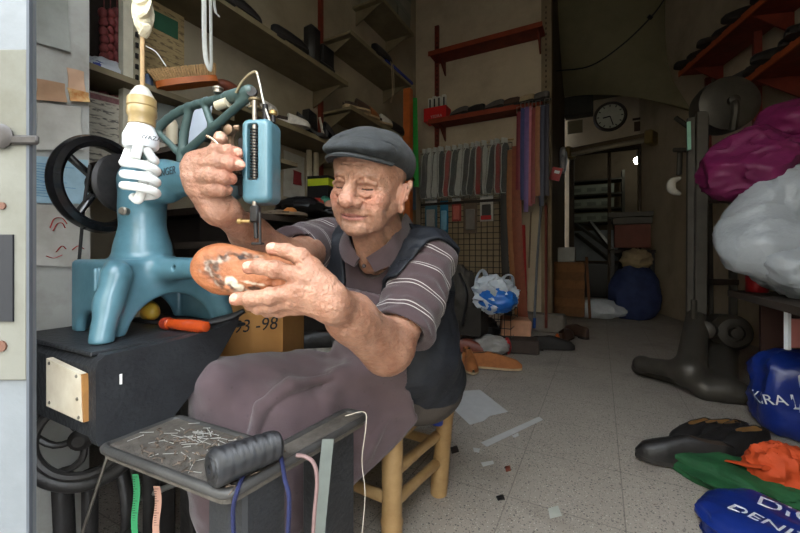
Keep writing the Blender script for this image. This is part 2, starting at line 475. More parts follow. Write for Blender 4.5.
# curved plaster soffit over the passage
rows = []
Lc = spline([P(548, -40, 4.9), P(556, 30, 5.3), P(562, 70, 5.7), P(565, 95, 6.05)], 16)
Rc = spline([P(663, -40, 4.9), P(664, 45, 4.85), P(672, 82, 4.6), P(692, 112, 4.25)], 16)
for a, c in zip(Lc, Rc):
    row = []
    for k in range(15):
        t = k / 14; q = a * (1 - t) + c * t; q = q + np.array([0, 0, 0.10 * math.sin(PI * t)]); row.append(q)
    rows.append(row)
b = MB(); b.grid(rows, 0.05); b.struct('ceiling_vault', M_vault, smooth=True)
# door frame of the rear opening
M_dframe = mat('dark_timber', C(74, 60, 46), 0.7, 0, 0.25, 12, 0.15)
b = MB()
b.box((-0.40, 6.68, 1.2), (0.07, 0.1, 2.4)); b.box((0.55, 6.68, 1.2), (0.07, 0.1, 2.4)); b.box((0.075, 6.68, 2.40), (1.02, 0.1, 0.08)); b.box((0.13, 6.70, 1.2), (0.05, 0.06, 2.36))
b.struct('trim_1', M_dframe)
# vertical corner post at the end of the back wall
b = MB(); b.box((-0.49, 4.24, H / 2), (0.10, 0.12, H)); b.struct('trim_2', mat('beam_paint', C(128, 112, 88), 0.8, 0, 0.2, 6, 0.1))
b = MB(); b.box((-0.55, 4.12, 0.09), (0.5, 0.2, 0.18), bev=0.02); b.struct('trim_3', mat('stone_step', C(120, 112, 102), 0.9, 0, 0.2, 8, 0.2))

# unseen house added across the narrow street for its effect on the daylight: deep inside the shop only its front is seen, near the door the sky above it
b = MB(); b.box((0, -6.0, 2.6), (14, 0.2, 5.2)); b.struct('wall_street', plaster('street_facade', C(206, 196, 176), C(170, 160, 144), 0.4))
# ================================================================= the cobbler
def nz(v): v = np.array(v, float); return v / np.linalg.norm(v)
Hc = P(370.5, 192.5, 0.86); psi, pit, rol, HS = math.radians(21), math.radians(10), math.radians(7), 0.965
_F = cam_dir(-math.sin(psi) * math.cos(pit), -math.sin(pit), -math.cos(psi) * math.cos(pit))
_L = cam_dir(math.cos(psi), 0, -math.sin(psi)); _U = nz(np.cross(_F, _L)); 
if _U[2] < 0: _U = -_U
HL = _L * math.cos(rol) - _U * math.sin(rol); HU = _U * math.cos(rol) + _L * math.sin(rol); HF = _F
HR = np.stack([HL, HF, HU], 1)
def hp(x, y, z): return Hc + HS * (HL * x + HF * y + HU * z)
def tohead(Q): return (Q - Hc) @ HR / HS
def hrot(rx=0, ry=0, rz=0): return HR @ rot3(rx, ry, rz)
B_ = Model()
# --- skull and face (x to his left, y forward, z up, metres from between the ears)
B_.ell(hp(0, -.012, .060), (.076, .096, .082), HR, 0)
B_.ell(hp(0, .028, .004), (.065, .068, .084), HR, .02)
B_.ell(hp(0, .050, .062), (.060, .046, .046), HR, .02)
B_.cap(hp(-.054, .005, -.026), hp(-.024, .062, -.068), .021, .018, .02)
B_.cap(hp(.054, .005, -.026), hp(.024, .062, -.068), .021, .018, .02)
B_.ell(hp(0, .072, -.074), (.027, .025, .021), HR, .014)           # chin
B_.ell(hp(0, .071, -.040), (.034, .024, .022), HR, .014)           # mouth mound
for s in (-1, 1):
    B_.ell(hp(s * .043, .060, -.010), (.024, .024, .022), HR, .014)  # cheekbone
    B_.ell(hp(s * .040, .062, -.036), (.021, .020, .024), HR, .012)  # sagging cheek
    B_.ell(hp(s * .039, .046, -.058), (.018, .022, .020), HR, .014)  # jowl
    B_.chain([hp(s * .010, .094, .036), hp(s * .030, .091, .042), hp(s * .051, .072, .034)], [.004, .006, .004], .018)   # brow
    B_.ell(hp(s * .032, .097, .017), (.020, .017, .0135), HR, .010, 's')     # socket
    B_.ell(hp(s * .032, .0725, .0165), (.0165, .0150, .0135), HR, .004)        # lidded eyeball
    B_.chain([hp(s * .017, .090, .024), hp(s * .031, .0930, .0285), hp(s * .048, .082, .022)], [.0030, .0042, .0040], .005)   # upper lid fold
    B_.chain([hp(s * .018, .090, .004), hp(s * .031, .0895, -.0015), hp(s * .047, .079, .004)], [.0040, .0058, .0045], .007)  # bag
    B_.chain([hp(s * .019, .0905, .0125), hp(s * .032, .0905, .0085), hp(s * .046, .0815, .0115)], [.0008, .0012, .0008], .0012, 's')   # lid slit
    B_.chain([hp(s * .018, .0935, -.005), hp(s * .032, .0905, -.0095), hp(s * .047, .078, -.004)], [.0012, .0016, .0010], .004, 's')   # under the bag
    B_.chain([hp(s * .050, .080, .010), hp(s * .058, .070, .006)], [.001, .0008], .003, 's')
    B_.chain([hp(s * .050, .081, .014), hp(s * .060, .068, .018)], [.001, .0008], .003, 's')
# nose
B_.chain([hp(0, .094, .030), hp(0, .108, .006), hp(0, .116, -.011)], [.0095, .0125, .0160], .010)
B_.ell(hp(0, .1165, -.0145), (.0165, .0150, .0140), HR, .006)
for s in (-1, 1):
    B_.ell(hp(s * .0175, .1030, -.0180), (.0100, .0135, .0100), HR, .005)
    B_.ell(hp(s * .0078, .1090, -.0285), (.0045, .0060, .0050), HR, .003, 's')
    B_.chain([hp(s * .0255, .098, -.010), hp(s * .0275, .093, -.021), hp(s * .023, .092, -.028)], [.0013, .0018, .0010], .004, 's')
    B_.chain([hp(s * .025, .098, -.018), hp(s * .035, .090, -.036), hp(s * .039, .080, -.054)], [.0014, .0024, .0014], .007, 's')   # nasolabial fold
    B_.chain([hp(s * .034, .084, -.050), hp(s * .037, .077, -.066), hp(s * .035, .070, -.078)], [.0006, .0010, .0006], .010, 's')   # marionette line
    B_.chain([hp(s * .050, .070, -.020), hp(s * .053, .058, -.045)], [.0008, .0014], .006, 's')
    B_.chain([hp(s * .058, .052, -.018), hp(s * .057, .042, -.050)], [.0008, .0014], .006, 's')
# lips
B_.chain([hp(-.027, .083, -.0480), hp(-.010, .0910, -.0455), hp(0, .0915, -.0458), hp(.010, .0910, -.0455), hp(.027, .083, -.0480)], [.0018, .0026, .0026, .0026, .0018], .006)
B_.chain([hp(-.023, .083, -.0530), hp(-.010, .0890, -.0545), hp(.010, .0890, -.0545), hp(.023, .083, -.0530)], [.0018, .0024, .0024, .0018], .006)
B_.chain([hp(-.034, .0835, -.0465), hp(-.012, .0940, -.0493), hp(0, .0948, -.0500), hp(.012, .0940, -.0493), hp(.034, .0835, -.0465)], [.0010, .0016, .0016, .0016, .0012], .003, 's')
B_.chain([hp(-.016, .090, -.0620), hp(0, .093, -.0635), hp(.016, .090, -.0620)], [.0012, .0020, .0012], .007, 's')
B_.chain([hp(0, .103, -.031), hp(0, .103, -.040)], [.0012, .0018], .004, 's')
# forehead lines
for z, a in ((.058, .0007), (.067, .0009), (.076, .0008)):
    B_.chain([hp(-.042, .080, z), hp(-.018, .0985, z + .004), hp(0, .1000, z + .001), hp(.020, .0975, z + .004), hp(.045, .077, z - .002)], a, .004, 's')
for s in (-1, 1): B_.chain([hp(s * .006, .104, .030), hp(s * .007, .103, .046)], .0012, .004, 's')
# ears
for s in (-1, 1):
    eR = hrot(0, s * 0.22, s * -0.62)
    def ep(x, y, z): return hp(s * .080, -.006, -.004) + eR @ np.array([s * x, y, z])
    B_.ell(hp(s * .0715, -.010, -.004), (.0105, .017, .026), HR, .008)
    B_.ell(ep(-.002, 0, 0), (.0050, .0185, .030), eR, .006)
    B_.chain([ep(.004, .012, .004), ep(.006, .015, .022), ep(.007, .002, .033), ep(.007, -.014, .026), ep(.007, -.0190, .008), ep(.006, -.013, -.014)], [.003, .0042, .0046, .0046, .0044, .004], .003)
    B_.chain([ep(.006, -.008, .016), ep(.006, -.0095, .0), ep(.005, -.003, -.013)], [.0028, .0032, .003], .003)
    B_.ell(ep(.003, .004, -.027), (.0062, .0095, .0115), eR, .005)      # lobe
    B_.ell(ep(.0085, .003, .002), (.0050, .0065, .0115), eR, .003, 's')   # concha
    B_.ell(ep(.004, .0135, -.003), (.0045, .0040, .0065), eR, .003)      # tragus
# neck
neckb = P(386, 250, 1.01)
B_.cap(hp(0, -.020, -.045), neckb, .054, .062, .025)
B_.chain([hp(-.008, .046, -.078), P(371, 262, .925)], [.017, .030], .02)
B_.chain([hp(.028, .035, -.070), P(382, 256, .93)], [.012, .02], .014)
B_.chain([hp(.004, .060, -.086), P(369, 252, .90)], [.006, .008], .010)

# --- arms
Lsh, Lel, Lwr = P(430, 262, .94), P(393, 346, .79), P(327, 298, .575)
Rsh, Rel, Rwr = P(324, 243, 1.09), P(290, 260, .86), P(224, 212, .645)
A_ = Model()
A_.cap(Lsh, Lel, .052, .042, 0)
A_.ell(P(390, 351, .785), (.041, .041, .041), None, .03)
A_.cap(P(385, 343, .765), P(352, 317, .665), .046, .037, .03)
A_.cap(P(352, 317, .665), P(330, 299, .588), .036, .026, .03)
A_.cap(P(332, 309, .588), P(322, 288, .585), .020, .019, .03)
A_.cap(P(383, 356, .775), P(345, 321, .645), .032, .020, .03)
A_.cap(Rsh, Rel, .050, .042, .0)
A_.cap(Rel, P(250, 234, .74), .041, .032, .03)
A_.cap(P(250, 234, .74), Rwr, .031, .022, .03)
A_.cap(P(229, 208, .65), P(217, 214, .65), .016, .015, .02)
# --- left hand, holding the shoe from this side
NAILS = []
def finger(M, pts, rs, nail=None, k=.007):
    q = [P(*p) for p in pts]
    M.chain(q, rs, k)
    for i in range(1, len(q) - 1): M.ell(q[i], (rs[i] * 1.10,) * 3, None, .004)     # knuckles
    M.ell(q[-1], (rs[-1] * 1.06,) * 3, None, .003)
    if nail is not None:
        c = P(*nail[:3]); ax = nz(q[-1] - q[-2]); out = nz(c - (q[-1] * .5 + q[-2] * .5) - ax * ((c - (q[-1] * .5 + q[-2] * .5)) @ ax)); sd = np.cross(ax, out)
        R = np.stack([ax, sd, out], 1); M.ell(c, (.0078, .0062, .0022), R, .0008); NAILS.append((c, R))
LW = [P(316, 283, .582), P(324, 297, .578), P(331, 308, .586)]
A_.chain([P(320, 287, .584), P(304, 278, .571)], [.016, .0140], .016)
A_.chain([P(322, 294, .582), P(297, 290, .569)], [.018, .0140], .014)
A_.chain([P(326, 301, .584), P(295, 300, .574)], [.018, .0130], .014)
A_.chain([P(330, 306, .590), P(300, 307, .585)], [.016, .0120], .014)
A_.ell(P(312, 290, .592), (.022, .022, .018), None, .02)
finger(A_, [(304, 277, .569), (275, 269.5, .560), (259, 266.5, .566), (249, 267.5, .573)], [.0130, .0120, .0105, .0093], (247.5, 264.8, .5655))
finger(A_, [(296, 290, .568), (270, 296.5, .562), (250, 298.5, .569), (236, 299, .577)], [.0130, .0122, .0108, .0092], (233.5, 297.5, .5700))
finger(A_, [(295, 300, .574), (272, 305.5, .575), (258, 307, .583), (250, 304.5, .592)], [.0122, .0112, .0098, .0088])
finger(A_, [(300, 307, .585), (280, 310.5, .590), (268, 311, .597), (260, 309, .604)], [.0108, .0098, .0088, .0080])
A_.chain([P(319, 282, .585), P(312, 270, .584)], [.018, .0160], .016)
finger(A_, [(312, 268, .584), (302, 257.5, .583), (287, 251.5, .588), (273, 249, .594)], [.0160, .0130, .0115, .0098], (271.0, 246.4, .5885))
# knuckles and sinews of the back of the hand
for a, b in (((305, 276, .560), (320, 288, .567)), ((298, 288, .558), (322, 295, .563)), ((297, 297, .562), (325, 302, .566))):
    A_.chain([P(*a), P(*b)], [.0045, .0025], .008)
for pts in ([(308, 281, .557), (315, 287, .560), (319, 296, .561), (330, 302, .565)], [(301, 294, .556), (312, 297, .560), (319, 296, .561)], [(341, 303, .592), (356, 322, .640), (371, 338, .690)], [(345, 318, .586), (360, 329, .645), (378, 348, .70)]):
    A_.chain([P(*q) for q in pts], .0022, .004)
# --- right hand at the machine's lever
A_.chain([P(217, 206, .640), P(196, 161, .618)], [.020, .0140], .018)
A_.chain([P(215, 207, .638), P(191, 168, .616)], [.020, .0145], .016)
A_.chain([P(216, 209, .638), P(193, 179, .616)], [.020, .0140], .014)
A_.chain([P(219, 211, .640), P(198, 190, .618)], [.018, .0130], .014)
A_.ell(P(205, 185, .640), (.026, .026, .022), None, .02)
finger(A_, [(195, 159, .617), (217, 151.5, .603), (229, 152, .607), (237, 153, .614)], [.0125, .0112, .0100, .0090], (239.0, 152.2, .6060))
finger(A_, [(190, 167, .615), (216, 162.5, .598), (230, 163.5, .602), (238, 164.5, .609)], [.0128, .0115, .0102, .0092], (240.5, 164.0, .6010))
finger(A_, [(192, 179, .615), (211, 176.5, .596), (223, 177.5, .602), (231, 178.5, .612)], [.0125, .0112, .0100, .0088])
finger(A_, [(198, 190, .617), (213, 190, .602), (221, 190.5, .607), (227, 190, .615)], [.0115, .0102, .0090, .0080])
finger(A_, [(211, 188, .645), (216, 163, .642), (219, 148, .632), (220.5, 138.5, .622)], [.0170, .0140, .0120, .0102], (220.5, 135.8, .6150))
for pts in ([(199, 168, .604), (206, 184, .612), (214, 200, .620)], [(195, 180, .604), (203, 192, .612), (212, 202, .620)]):
    A_.chain([P(*q) for q in pts], [.0035, .0035, .0025], .008)

# --- trunk and legs, under the clothes
neck0, pelv = P(384, 252, 1.02), P(408, 376, 1.13)
TX = nz(Lsh - Rsh); TU = neck0 - pelv; TU = nz(TU - TX * (TU @ TX)); TF = np.cross(TX, TU)
if TF @ cam_dir(0, 0, -1) < 0: TF = -TF
TR = np.stack([TX, TF, TU], 1)
T_ = Model()
T_.ell(P(381, 292, 1.045), (.165, .105, .165), TR, 0)
T_.cap(Lsh + cam_dir(-.02, -.004, .03), Rsh + cam_dir(.02, -.004, .01), .062, .060, .05)
T_.cap(neckb + cam_dir(.004, .004, .01), Lsh + cam_dir(-.02, .016, .02), .050, .050, .04)
T_.cap(neckb + cam_dir(-.01, .004, .01), Rsh + cam_dir(.03, .010, 0), .050, .050, .04)
T_.ell(P(401, 294, 1.11), (.145, .088, .160), TR, .05)
T_.ell(P(396, 344, 1.045), (.165, .125, .120), TR, .06)
T_.ell(P(406, 370, 1.11), (.160, .125, .105), TR, .05)
Lhip, Rhip = P(425, 385, 1.08), P(372, 380, 1.13)
Lkn, Rkn = P(287, 412, .86), P(222, 388, .868)
Lan, Ran = np.array([Lkn[0] - .02, Lkn[1] - .02, .085]), np.array([Rkn[0] + .03, Rkn[1] + .02, .085])
G_ = Model()
G_.cap(Lhip, Lkn, .078, .056, 0); G_.cap(Rhip, Rkn, .078, .056, .03)
G_.ell(P(406, 376, 1.12), (.152, .122, .10), TR, .05)
G_.cap(Lkn, Lan, .054, .036, .02); G_.cap(Rkn, Ran, .054, .036, .02)
FD = nz(np.array([Lkn[0] - Lhip[0], Lkn[1] - Lhip[1], 0]))
for an in (Lan, Ran): G_.cap(an - np.array([0, 0, .045]), an + FD * .15 - np.array([0, 0, .055]), .036, .028, .02)

def body_fn(Q, blk):
    d = B_.eval(Q, blk); a = A_.eval(Q, blk); t = T_.eval(Q, blk, .05) + .020; g = G_.eval(Q, blk, .03)
    d = smin(d, t, .02); d = smin(d, a, .012); d = smin(d, g, .02)
    if d.min() < .02:
        d = d - .00035 * vnoise(Q, 130, 3) - .00045 * vnoise(Q, 60, 5)
    return d
lo, hi = np.array([9.] * 3), -np.array([9.] * 3)
for M in (B_, A_, T_, G_):
    a, c = M.bounds(); lo = np.minimum(lo, a); hi = np.maximum(hi, c)
lo[2] = 0.0
V, F = sdf_mesh(body_fn, lo, hi, .0017)

def mixc(c, col, m): return c * (1 - m[:, None]) + np.array(col[:3]) * m[:, None]
def blob(Q, c, r): return np.clip(1.3 - np.sqrt((((Q - c) / np.array(r)) ** 2).sum(1)), 0, 1)
def skin_col(Vw):
    n = len(Vw); q = tohead(Vw)
    c = np.tile(np.array(C(160, 118, 97)[:3]), (n, 1))
    nA, nB, nC = vnoise(Vw, 22, 11), vnoise(Vw, 55, 12), vnoise(Vw, 9, 13)
    c = mixc(c, C(180, 138, 117), np.clip(nA * .5, 0, .6)); c = mixc(c, C(146, 98, 76), np.clip(-nA * .4 + nB * .2, 0, .5))
    c = mixc(c, C(136, 88, 66), np.clip((vnoise(Vw, 85, 21) + vnoise(Vw, 47, 22) - 1.45) * 1.2, 0, .34))   # age spots
    head = np.clip((.17 - np.linalg.norm(q - np.array([0, .03, 0]), axis=1)) / .03, 0, 1)
    c = mixc(c, C(180, 138, 117), head * .55)
    for s in (-1, 1):
        c = mixc(c, C(206, 132, 112), .5 * blob(q, (s * .040, .075, -.012), (.026, .03, .022)))
        c = mixc(c, C(140, 92, 78), .30 * blob(q, (s * .032, .085, .010), (.022, .02, .014)))  # eye-socket shading painted into the skin colour
        sl = (np.abs(q[:, 2] - (.0105 - .0 * q[:, 0]) + ((np.abs(q[:, 0]) - .032) / .016) ** 2 * -.002 + .0005) < .0016) & (np.abs(np.abs(q[:, 0]) - .032) < .0125) & (q[:, 1] > .07)
        c[sl] = np.array(C(40, 27, 25)[:3])
        c = mixc(c, C(190, 186, 180), .28 * np.clip(vnoise(q, 230, 31) * .7 + .35, 0, 1) * blob(q, (s * .030, .094, .043), (.022, .014, .0055)))   # thin grey brows
        c = mixc(c, C(196, 122, 106), .45 * blob(q, (s * .085, -.01, -.005), (.012, .024, .034)))
        c = mixc(c, C(186, 176, 166), .22 * np.clip(vnoise(q, 260, 33) * .5 + .6, 0, 1) * blob(q, (s * .075, -.035, .035), (.03, .055, .04)))   # cropped white hair
        c = mixc(c, C(170, 140, 124), .15 * blob(q, (s * .062, .02, -.03), (.02, .03, .04)))
    c = mixc(c, C(208, 138, 120), .55 * blob(q, (0, .115, -.014), (.022, .02, .020)))
    lip = np.clip(1.25 - np.sqrt((q[:, 0] / .026) ** 2 + ((q[:, 2] + .0495) / .0068) ** 2), 0, .3) / .3 * (q[:, 1] > .078)
    c = mixc(c, C(176, 108, 108), .70 * lip)
    ml = (np.abs(q[:, 2] + .0497 - .0035 * (q[:, 0] / .034) ** 2) < .0011) & (np.abs(q[:, 0]) < .033) & (q[:, 1] > .07); c[ml] = np.array(C(104, 58, 56)[:3])
    c = mixc(c, C(176, 150, 136), .16 * blob(q, (0, .085, -.065), (.045, .04, .022)))       # grey stubble
    for (p, R) in NAILS:
        w = (Vw - p) @ R; m = ((w[:, 0] / .0080) ** 2 + (w[:, 1] / .0066) ** 2 < 1) & (w[:, 2] > -.0035) & (w[:, 2] < .006)
        c[m] = np.array(C(214, 172, 152)[:3])
    for fp in ((239, 153, .613), (240, 164.5, .609), (231, 178.5, .612), (249, 267.5, .573), (236, 299, .577), (273, 249, .594)):
        c = mixc(c, C(200, 124, 104), .35 * blob(Vw, P(*fp), (.022,) * 3))
    return c
M_skin = attr_mat('skin', 0.46, .14, 90, .36, 240, spec=.35, sss=.12)
man = mesh_obj('person', V, F, M_skin, None, True, col=skin_col(V), origin=(pelv[0], pelv[1], 0))
props(man, 'old man in grey flat cap and mauve apron, seated, holding a shoe', 'person')
# ---------------------------------------------------------------- his clothes
def totorso(Q): return (Q - pelv) @ TR
hemL, axL = P(402, 333, .825), nz(Lel - Lsh)
hemR, axR = P(287, 251, .925), nz(Rel - Rsh)
SL = Model(); SL.cap(Lsh + axL * -.0, hemL + axL * .03, .064, .070, 0)
SL.cap(Lsh + cam_dir(0, .01, .02), hemL + axL * .02 + cam_dir(-.010, -.012, .0), .055, .064, .03)
SR = Model(); SR.cap(Rsh, hemR + axR * .03, .070, .060, 0)
LIN = Model(); LIN.cap(Lsh, Lel, .056, .052, 0); LIN.cap(Rsh, Rel, .054, .048, 0)
def plane(Q, p, n): return ((Q - f32(p)) @ f32(nz(n))).astype(np.float32)
FS = Model()      # creases of the sleeves, as soft ridges
for a, c, r in (((447, 262, .90), (412, 330, .775), .008), ((440, 300, .87), (424, 345, .80), .007), ((405, 270, .88), (388, 318, .77), .006), ((430, 252, .90), (448, 300, .89), .007)):
    FS.cap(P(*a), P(*c), r, r * .6, .018)
def sleeve_fn(Q, blk):
    a = SL.eval(Q, blk, .03)
    if np.abs(a).min() < .08: a = a - .0035 * vnoise(Q, 14, 41) - .002 * np.sin(((Q - hemL) @ f32(axL)) * 170 + 3 * vnoise(Q, 8, 42))
    a = np.maximum(a, plane(Q, hemL, axL)); c = SR.eval(Q, blk, .03)
    if np.abs(c).min() < .08: c = c - .003 * vnoise(Q, 14, 43)
    c = np.maximum(c, plane(Q, hemR, axR)); return a, c
def shirt_fn(Q, blk):
    t = T_.eval(Q, blk, .05) - .002
    a, c = sleeve_fn(Q, blk)
    d = smin(smin(t, a, .02), c, .02) - .0015 * vnoise(Q, 18, 44)
    nk = B_.eval(Q, blk, .03) - .010
    d = np.maximum(d, -nk)
    d = np.maximum(d, plane(Q, P(440, 378, 1.1), (0, 0, -1)))
    li = LIN.eval(Q, blk, .02); nearh = np.minimum(np.abs(plane(Q, hemL, axL)), np.abs(plane(Q, hemR, axR))) - .02
    return np.maximum(d, -np.maximum(li, nearh))
lo, hi = T_.bounds(); lo = np.minimum(lo, np.minimum(hemR, hemL) - .08); hi = np.maximum(hi, np.maximum(hemL, hemR) + .08)
V, F = sdf_mesh(shirt_fn, lo, hi, .0032)
def shirt_s(Vw):
    """stripe coordinate: along the sleeves on the sleeves, up the trunk elsewhere"""
    sL = SL.eval(f32(Vw)); sR = SR.eval(f32(Vw)); t = T_.eval(f32(Vw))
    aL = -((Vw - hemL) @ axL); aR = -((Vw - hemR) @ axR); q = totorso(Vw)
    s = q[:, 2] * 0.62 + .006
    s = np.where((sL < .008) & (sL < t + .005), aL, s); s = np.where((sR < .008) & (sR < t + .005), aR + .01, s); return s
M_shirt = mat('striped_jersey', C(74, 61, 64), 0.85, 0, 0.10, 30, bump=0.25, bscale=600, spec=.15, sheen=.2)
def stripes(m, period, at, wid, col):
    nt = m.node_tree; N = nt.nodes; L = nt.links; b = N['Principled BSDF']
    a = N.new('ShaderNodeAttribute'); a.attribute_name = 'Stripe'
    def math_(op, i0, i1):
        n = N.new('ShaderNodeMath'); n.operation = op
        for k, v in enumerate((i0, i1)):
            if v is None: continue
            if isinstance(v, (int, float)): n.inputs[k].default_value = v
            else: L.new(v, n.inputs[k])
        return n.outputs[0]
    md = math_('FLOORED_MODULO', a.outputs['Fac'], period); tot = None
    for p in at:
        l = math_('LESS_THAN', math_('ABSOLUTE', math_('SUBTRACT', md, p), None), wid)
        tot = l if tot is None else math_('MAXIMUM', tot, l)
    mx = N.new('ShaderNodeMix'); mx.data_type = 'RGBA'; mx.inputs[7].default_value = col
    L.new(b.inputs['Base Color'].links[0].from_socket, mx.inputs[6]); L.new(tot, mx.inputs[0]); L.new(mx.outputs[2], b.inputs['Base Color'])
stripes(M_shirt, .055, (.028, .0350), .0009, C(176, 170, 168))
shirt = mesh_obj('polo_shirt', V, F, M_shirt, man)
at = shirt.data.attributes.new('Stripe', 'FLOAT', 'POINT'); at.data.foreach_set('value', shirt_s(V).astype(np.float32))
props(shirt, 'mauve grey polo shirt with thin white double stripes')
# collar
b = MB()
def flap(inner, outer, n=10):
    A = spline([P(*q) for q in inner], n); Bq = spline([P(*q) for q in outer], n); rows = []
    for a, c in zip(A, Bq):
        m_ = (a + c) / 2 + cam_dir(.0, .002, -.004); rows.append([a, a * .5 + m_ * .5 + cam_dir(0, .001, -.001), m_, m_ * .5 + c * .5 + cam_dir(0, 0, -.001), c])
    b.grid(rows, .006)
flap([(404, 214, 1.00), (398, 226, .925), (387, 243, .882), (366, 258, .874)], [(412, 226, 1.03), (405, 240, .945), (392, 262, .895), (374, 271, .885)])
flap([(352, 226, .97), (348, 236, .925), (352, 247, .90), (361, 256, .882)], [(343, 232, 1.0), (339, 246, .945), (343, 260, .915), (354, 267, .892)])
b.obj('shirt_collar', mat('jersey_collar', C(84, 70, 73), 0.85, 0, 0.1, 30, .2, 500, spec=.15, sheen=.2), shirt)
b = MB(); b.ell(P(364, 266, .882), (.005, .005, .005)); b.obj('button', mat('shirt_button', C(70, 60, 62), .4), shirt)
# vest
def vest_fn(Q, blk):
    t = T_.eval(Q, blk, .08); a, c = sleeve_fn(Q, blk)
    d = smin(t - .017, np.maximum(a, plane(Q, Lsh + axL * .10, axL)) - .011, .02)
    if np.abs(d).min() < .06: d = d - .003 * vnoise(Q, 10, 51) - .0012 * vnoise(Q, 26, 52)
    q = totorso(Q); x, y, z = q[:, 0], q[:, 1], q[:, 2]
    d = np.maximum(d, -(np.minimum(t, a) - .003))
    opening = np.maximum(np.abs(x + .056) - (.054 + .03 * np.clip((z - .34) / .1, 0, 1)), -y)      # open front
    d = np.maximum(d, -opening)
    armx = .045 + .55 * (z - .38) + .9 * np.clip(.05 - y, 0, .3)
    d = np.maximum(d, np.where(z > .27, np.maximum(x - armx, -1), x - .185)); d = np.maximum(d, -x - .185)
    d = np.maximum(d, -(B_.eval(Q, blk, .05) - .020))
    d = np.maximum(d, -(c - .004))
    d = np.maximum(d, plane(Q, P(440, 392, 1.1), (0, 0, -1)))
    return d
lo, hi = T_.bounds(); V, F = sdf_mesh(vest_fn, lo, hi, .0036)
M_vest = mat('navy_nylon', C(30, 33, 40), 0.6, 0, 0.2, 20, .15, 120, spec=.35)
vest = mesh_obj('vest', V, F, M_vest, man); props(vest, 'sleeveless dark navy vest worn open')
# trousers
def trouser_fn(Q, blk):
    d = G_.eval(Q, blk, .06) - .010
    if np.abs(d).min() < .06: d = d - .003 * vnoise(Q, 12, 61)
    d = np.maximum(d, plane(Q, (0, 0, .075), (0, 0, -1)))
    return np.maximum(d, plane(Q, P(408, 350, 1.13), TU))
lo, hi = G_.bounds(); V, F = sdf_mesh(trouser_fn, lo, hi, .006)
mesh_obj('trousers', V, F, mat('brown_grey_trousers', C(66, 60, 56), .85, 0, .15, 20, .2, 300), man)
# apron
AP = Model()
AP.cap(Lhip, Lkn, .088, .070, 0); AP.cap(Rhip + cam_dir(0, .01, 0), Rkn, .092, .072, .06)
AP.cap((Lhip + Rhip) / 2, (Lkn + Rkn) / 2 - np.array([0, 0, .03]), .070, .040, .05)
for k in range(1, 6):
    dz = np.array([0, 0, .055 * k]); AP.cap(Lhip - dz * .55 + cam_dir(.01, 0, 0), Lkn - dz, .084 - .003 * k, .068 - .002 * k, .02)
    AP.cap(Rkn - dz, Lkn - dz, .064, .064, .03)
AP.ell(P(396, 344, 1.045), np.array((.165, .125, .120)) + .022, TR, .05)
AP.ell(P(381, 292, 1.045), np.array((.165, .105, .165)) + .022, TR, .06)
AP.ell(P(408, 370, 1.10), np.array((.160, .125, .105)) + .022, TR, .05)
# folds
for pts, r, k in (([(405, 365, .96), (340, 376, .90), (290, 386, .83), (262, 407, .80), (255, 432, .80)], .016, .05), ([(425, 372, .98), (395, 400, .95), (372, 440, .90), (355, 480, .90)], .014, .04),
               ([(432, 368, 1.0), (415, 392, .97), (398, 425, .95), (385, 458, .94)], .012, .035), ([(330, 398, .86), (318, 430, .84), (312, 480, .84)], .014, .04),
               ([(385, 310, .95), (368, 335, .945), (352, 352, .96)], .010, .035), ([(352, 300, .96), (345, 330, .965)], .008, .03)):
    AP.chain([P(*p) for p in pts], r, k)
def apron_fn(Q, blk):
    d = AP.eval(Q, blk, .10)
    if np.abs(d).min() < .08: d = d - .005 * vnoise(Q, 6, 71) - .0016 * vnoise(Q, 20, 72)
    q = totorso(Q); x, y, z = q[:, 0], q[:, 1], q[:, 2]
    inner = d + .008
    # bib: only the front of the chest, below its curved upper edge
    bib = np.maximum(np.abs(x + .03) - .115 - .25 * np.clip(.12 - z, 0, 1), z - (.335 - 1.6 * (x + .055) ** 2)) - 3 * np.clip(y - .17, 0, 1)
    d = np.maximum(d, bib); d = np.maximum(d, -.030 - .06 * np.clip((.25 - z) / .1, 0, 1) - y)
    vw = P(400, 420, .9) - np.array([0, 0, EYE])
    for a, c in (((448, 384), (400, 444)), ((400, 444), (338, 500))):
        n = np.cross(P(*a, 1.) - np.array([0, 0, EYE]), P(*c, 1.) - np.array([0, 0, EYE]))
        if n @ (P(300, 380, 1.) - np.array([0, 0, EYE])) > 0: n = -n
        d = smax(d, plane(Q, (0, 0, EYE), n), .01)
    d = np.maximum(d, plane(Q, (0, 0, .14), (0, 0, -1)))
    return np.maximum(d, -inner)
lo, hi = AP.bounds(); V, F = sdf_mesh(apron_fn, lo, hi, .0036)
M_apron = mat('mauve_apron_cloth', C(86, 72, 76), .9, 0, .09, 14, .3, 700, spec=.12, sheen=.25)
_nt = M_apron.node_tree      # dark specks and lint on the cloth
_v = _nt.nodes.new('ShaderNodeTexVoronoi'); _v.inputs['Scale'].default_value = 45; _tc = _nt.nodes.new('ShaderNodeTexCoord'); _nt.links.new(_tc.outputs['Object'], _v.inputs['Vector'])
_r = _nt.nodes.new('ShaderNodeMapRange'); _r.inputs[1].default_value = .13; _r.inputs[2].default_value = .09; _r.inputs[4].default_value = .5; _nt.links.new(_v.outputs['Distance'], _r.inputs[0])
_m = _nt.nodes.new('ShaderNodeMix'); _m.data_type = 'RGBA'; _m.inputs[7].default_value = C(66, 56, 58); _b = _nt.nodes['Principled BSDF']
_nt.links.new(_b.inputs['Base Color'].links[0].from_socket, _m.inputs[6]); _nt.links.new(_r.outputs[0], _m.inputs[0]); _nt.links.new(_m.outputs[2], _b.inputs['Base Color'])
apron = mesh_obj('apron', V, F, M_apron, man); props(apron, 'plain mauve work apron draped over the lap')
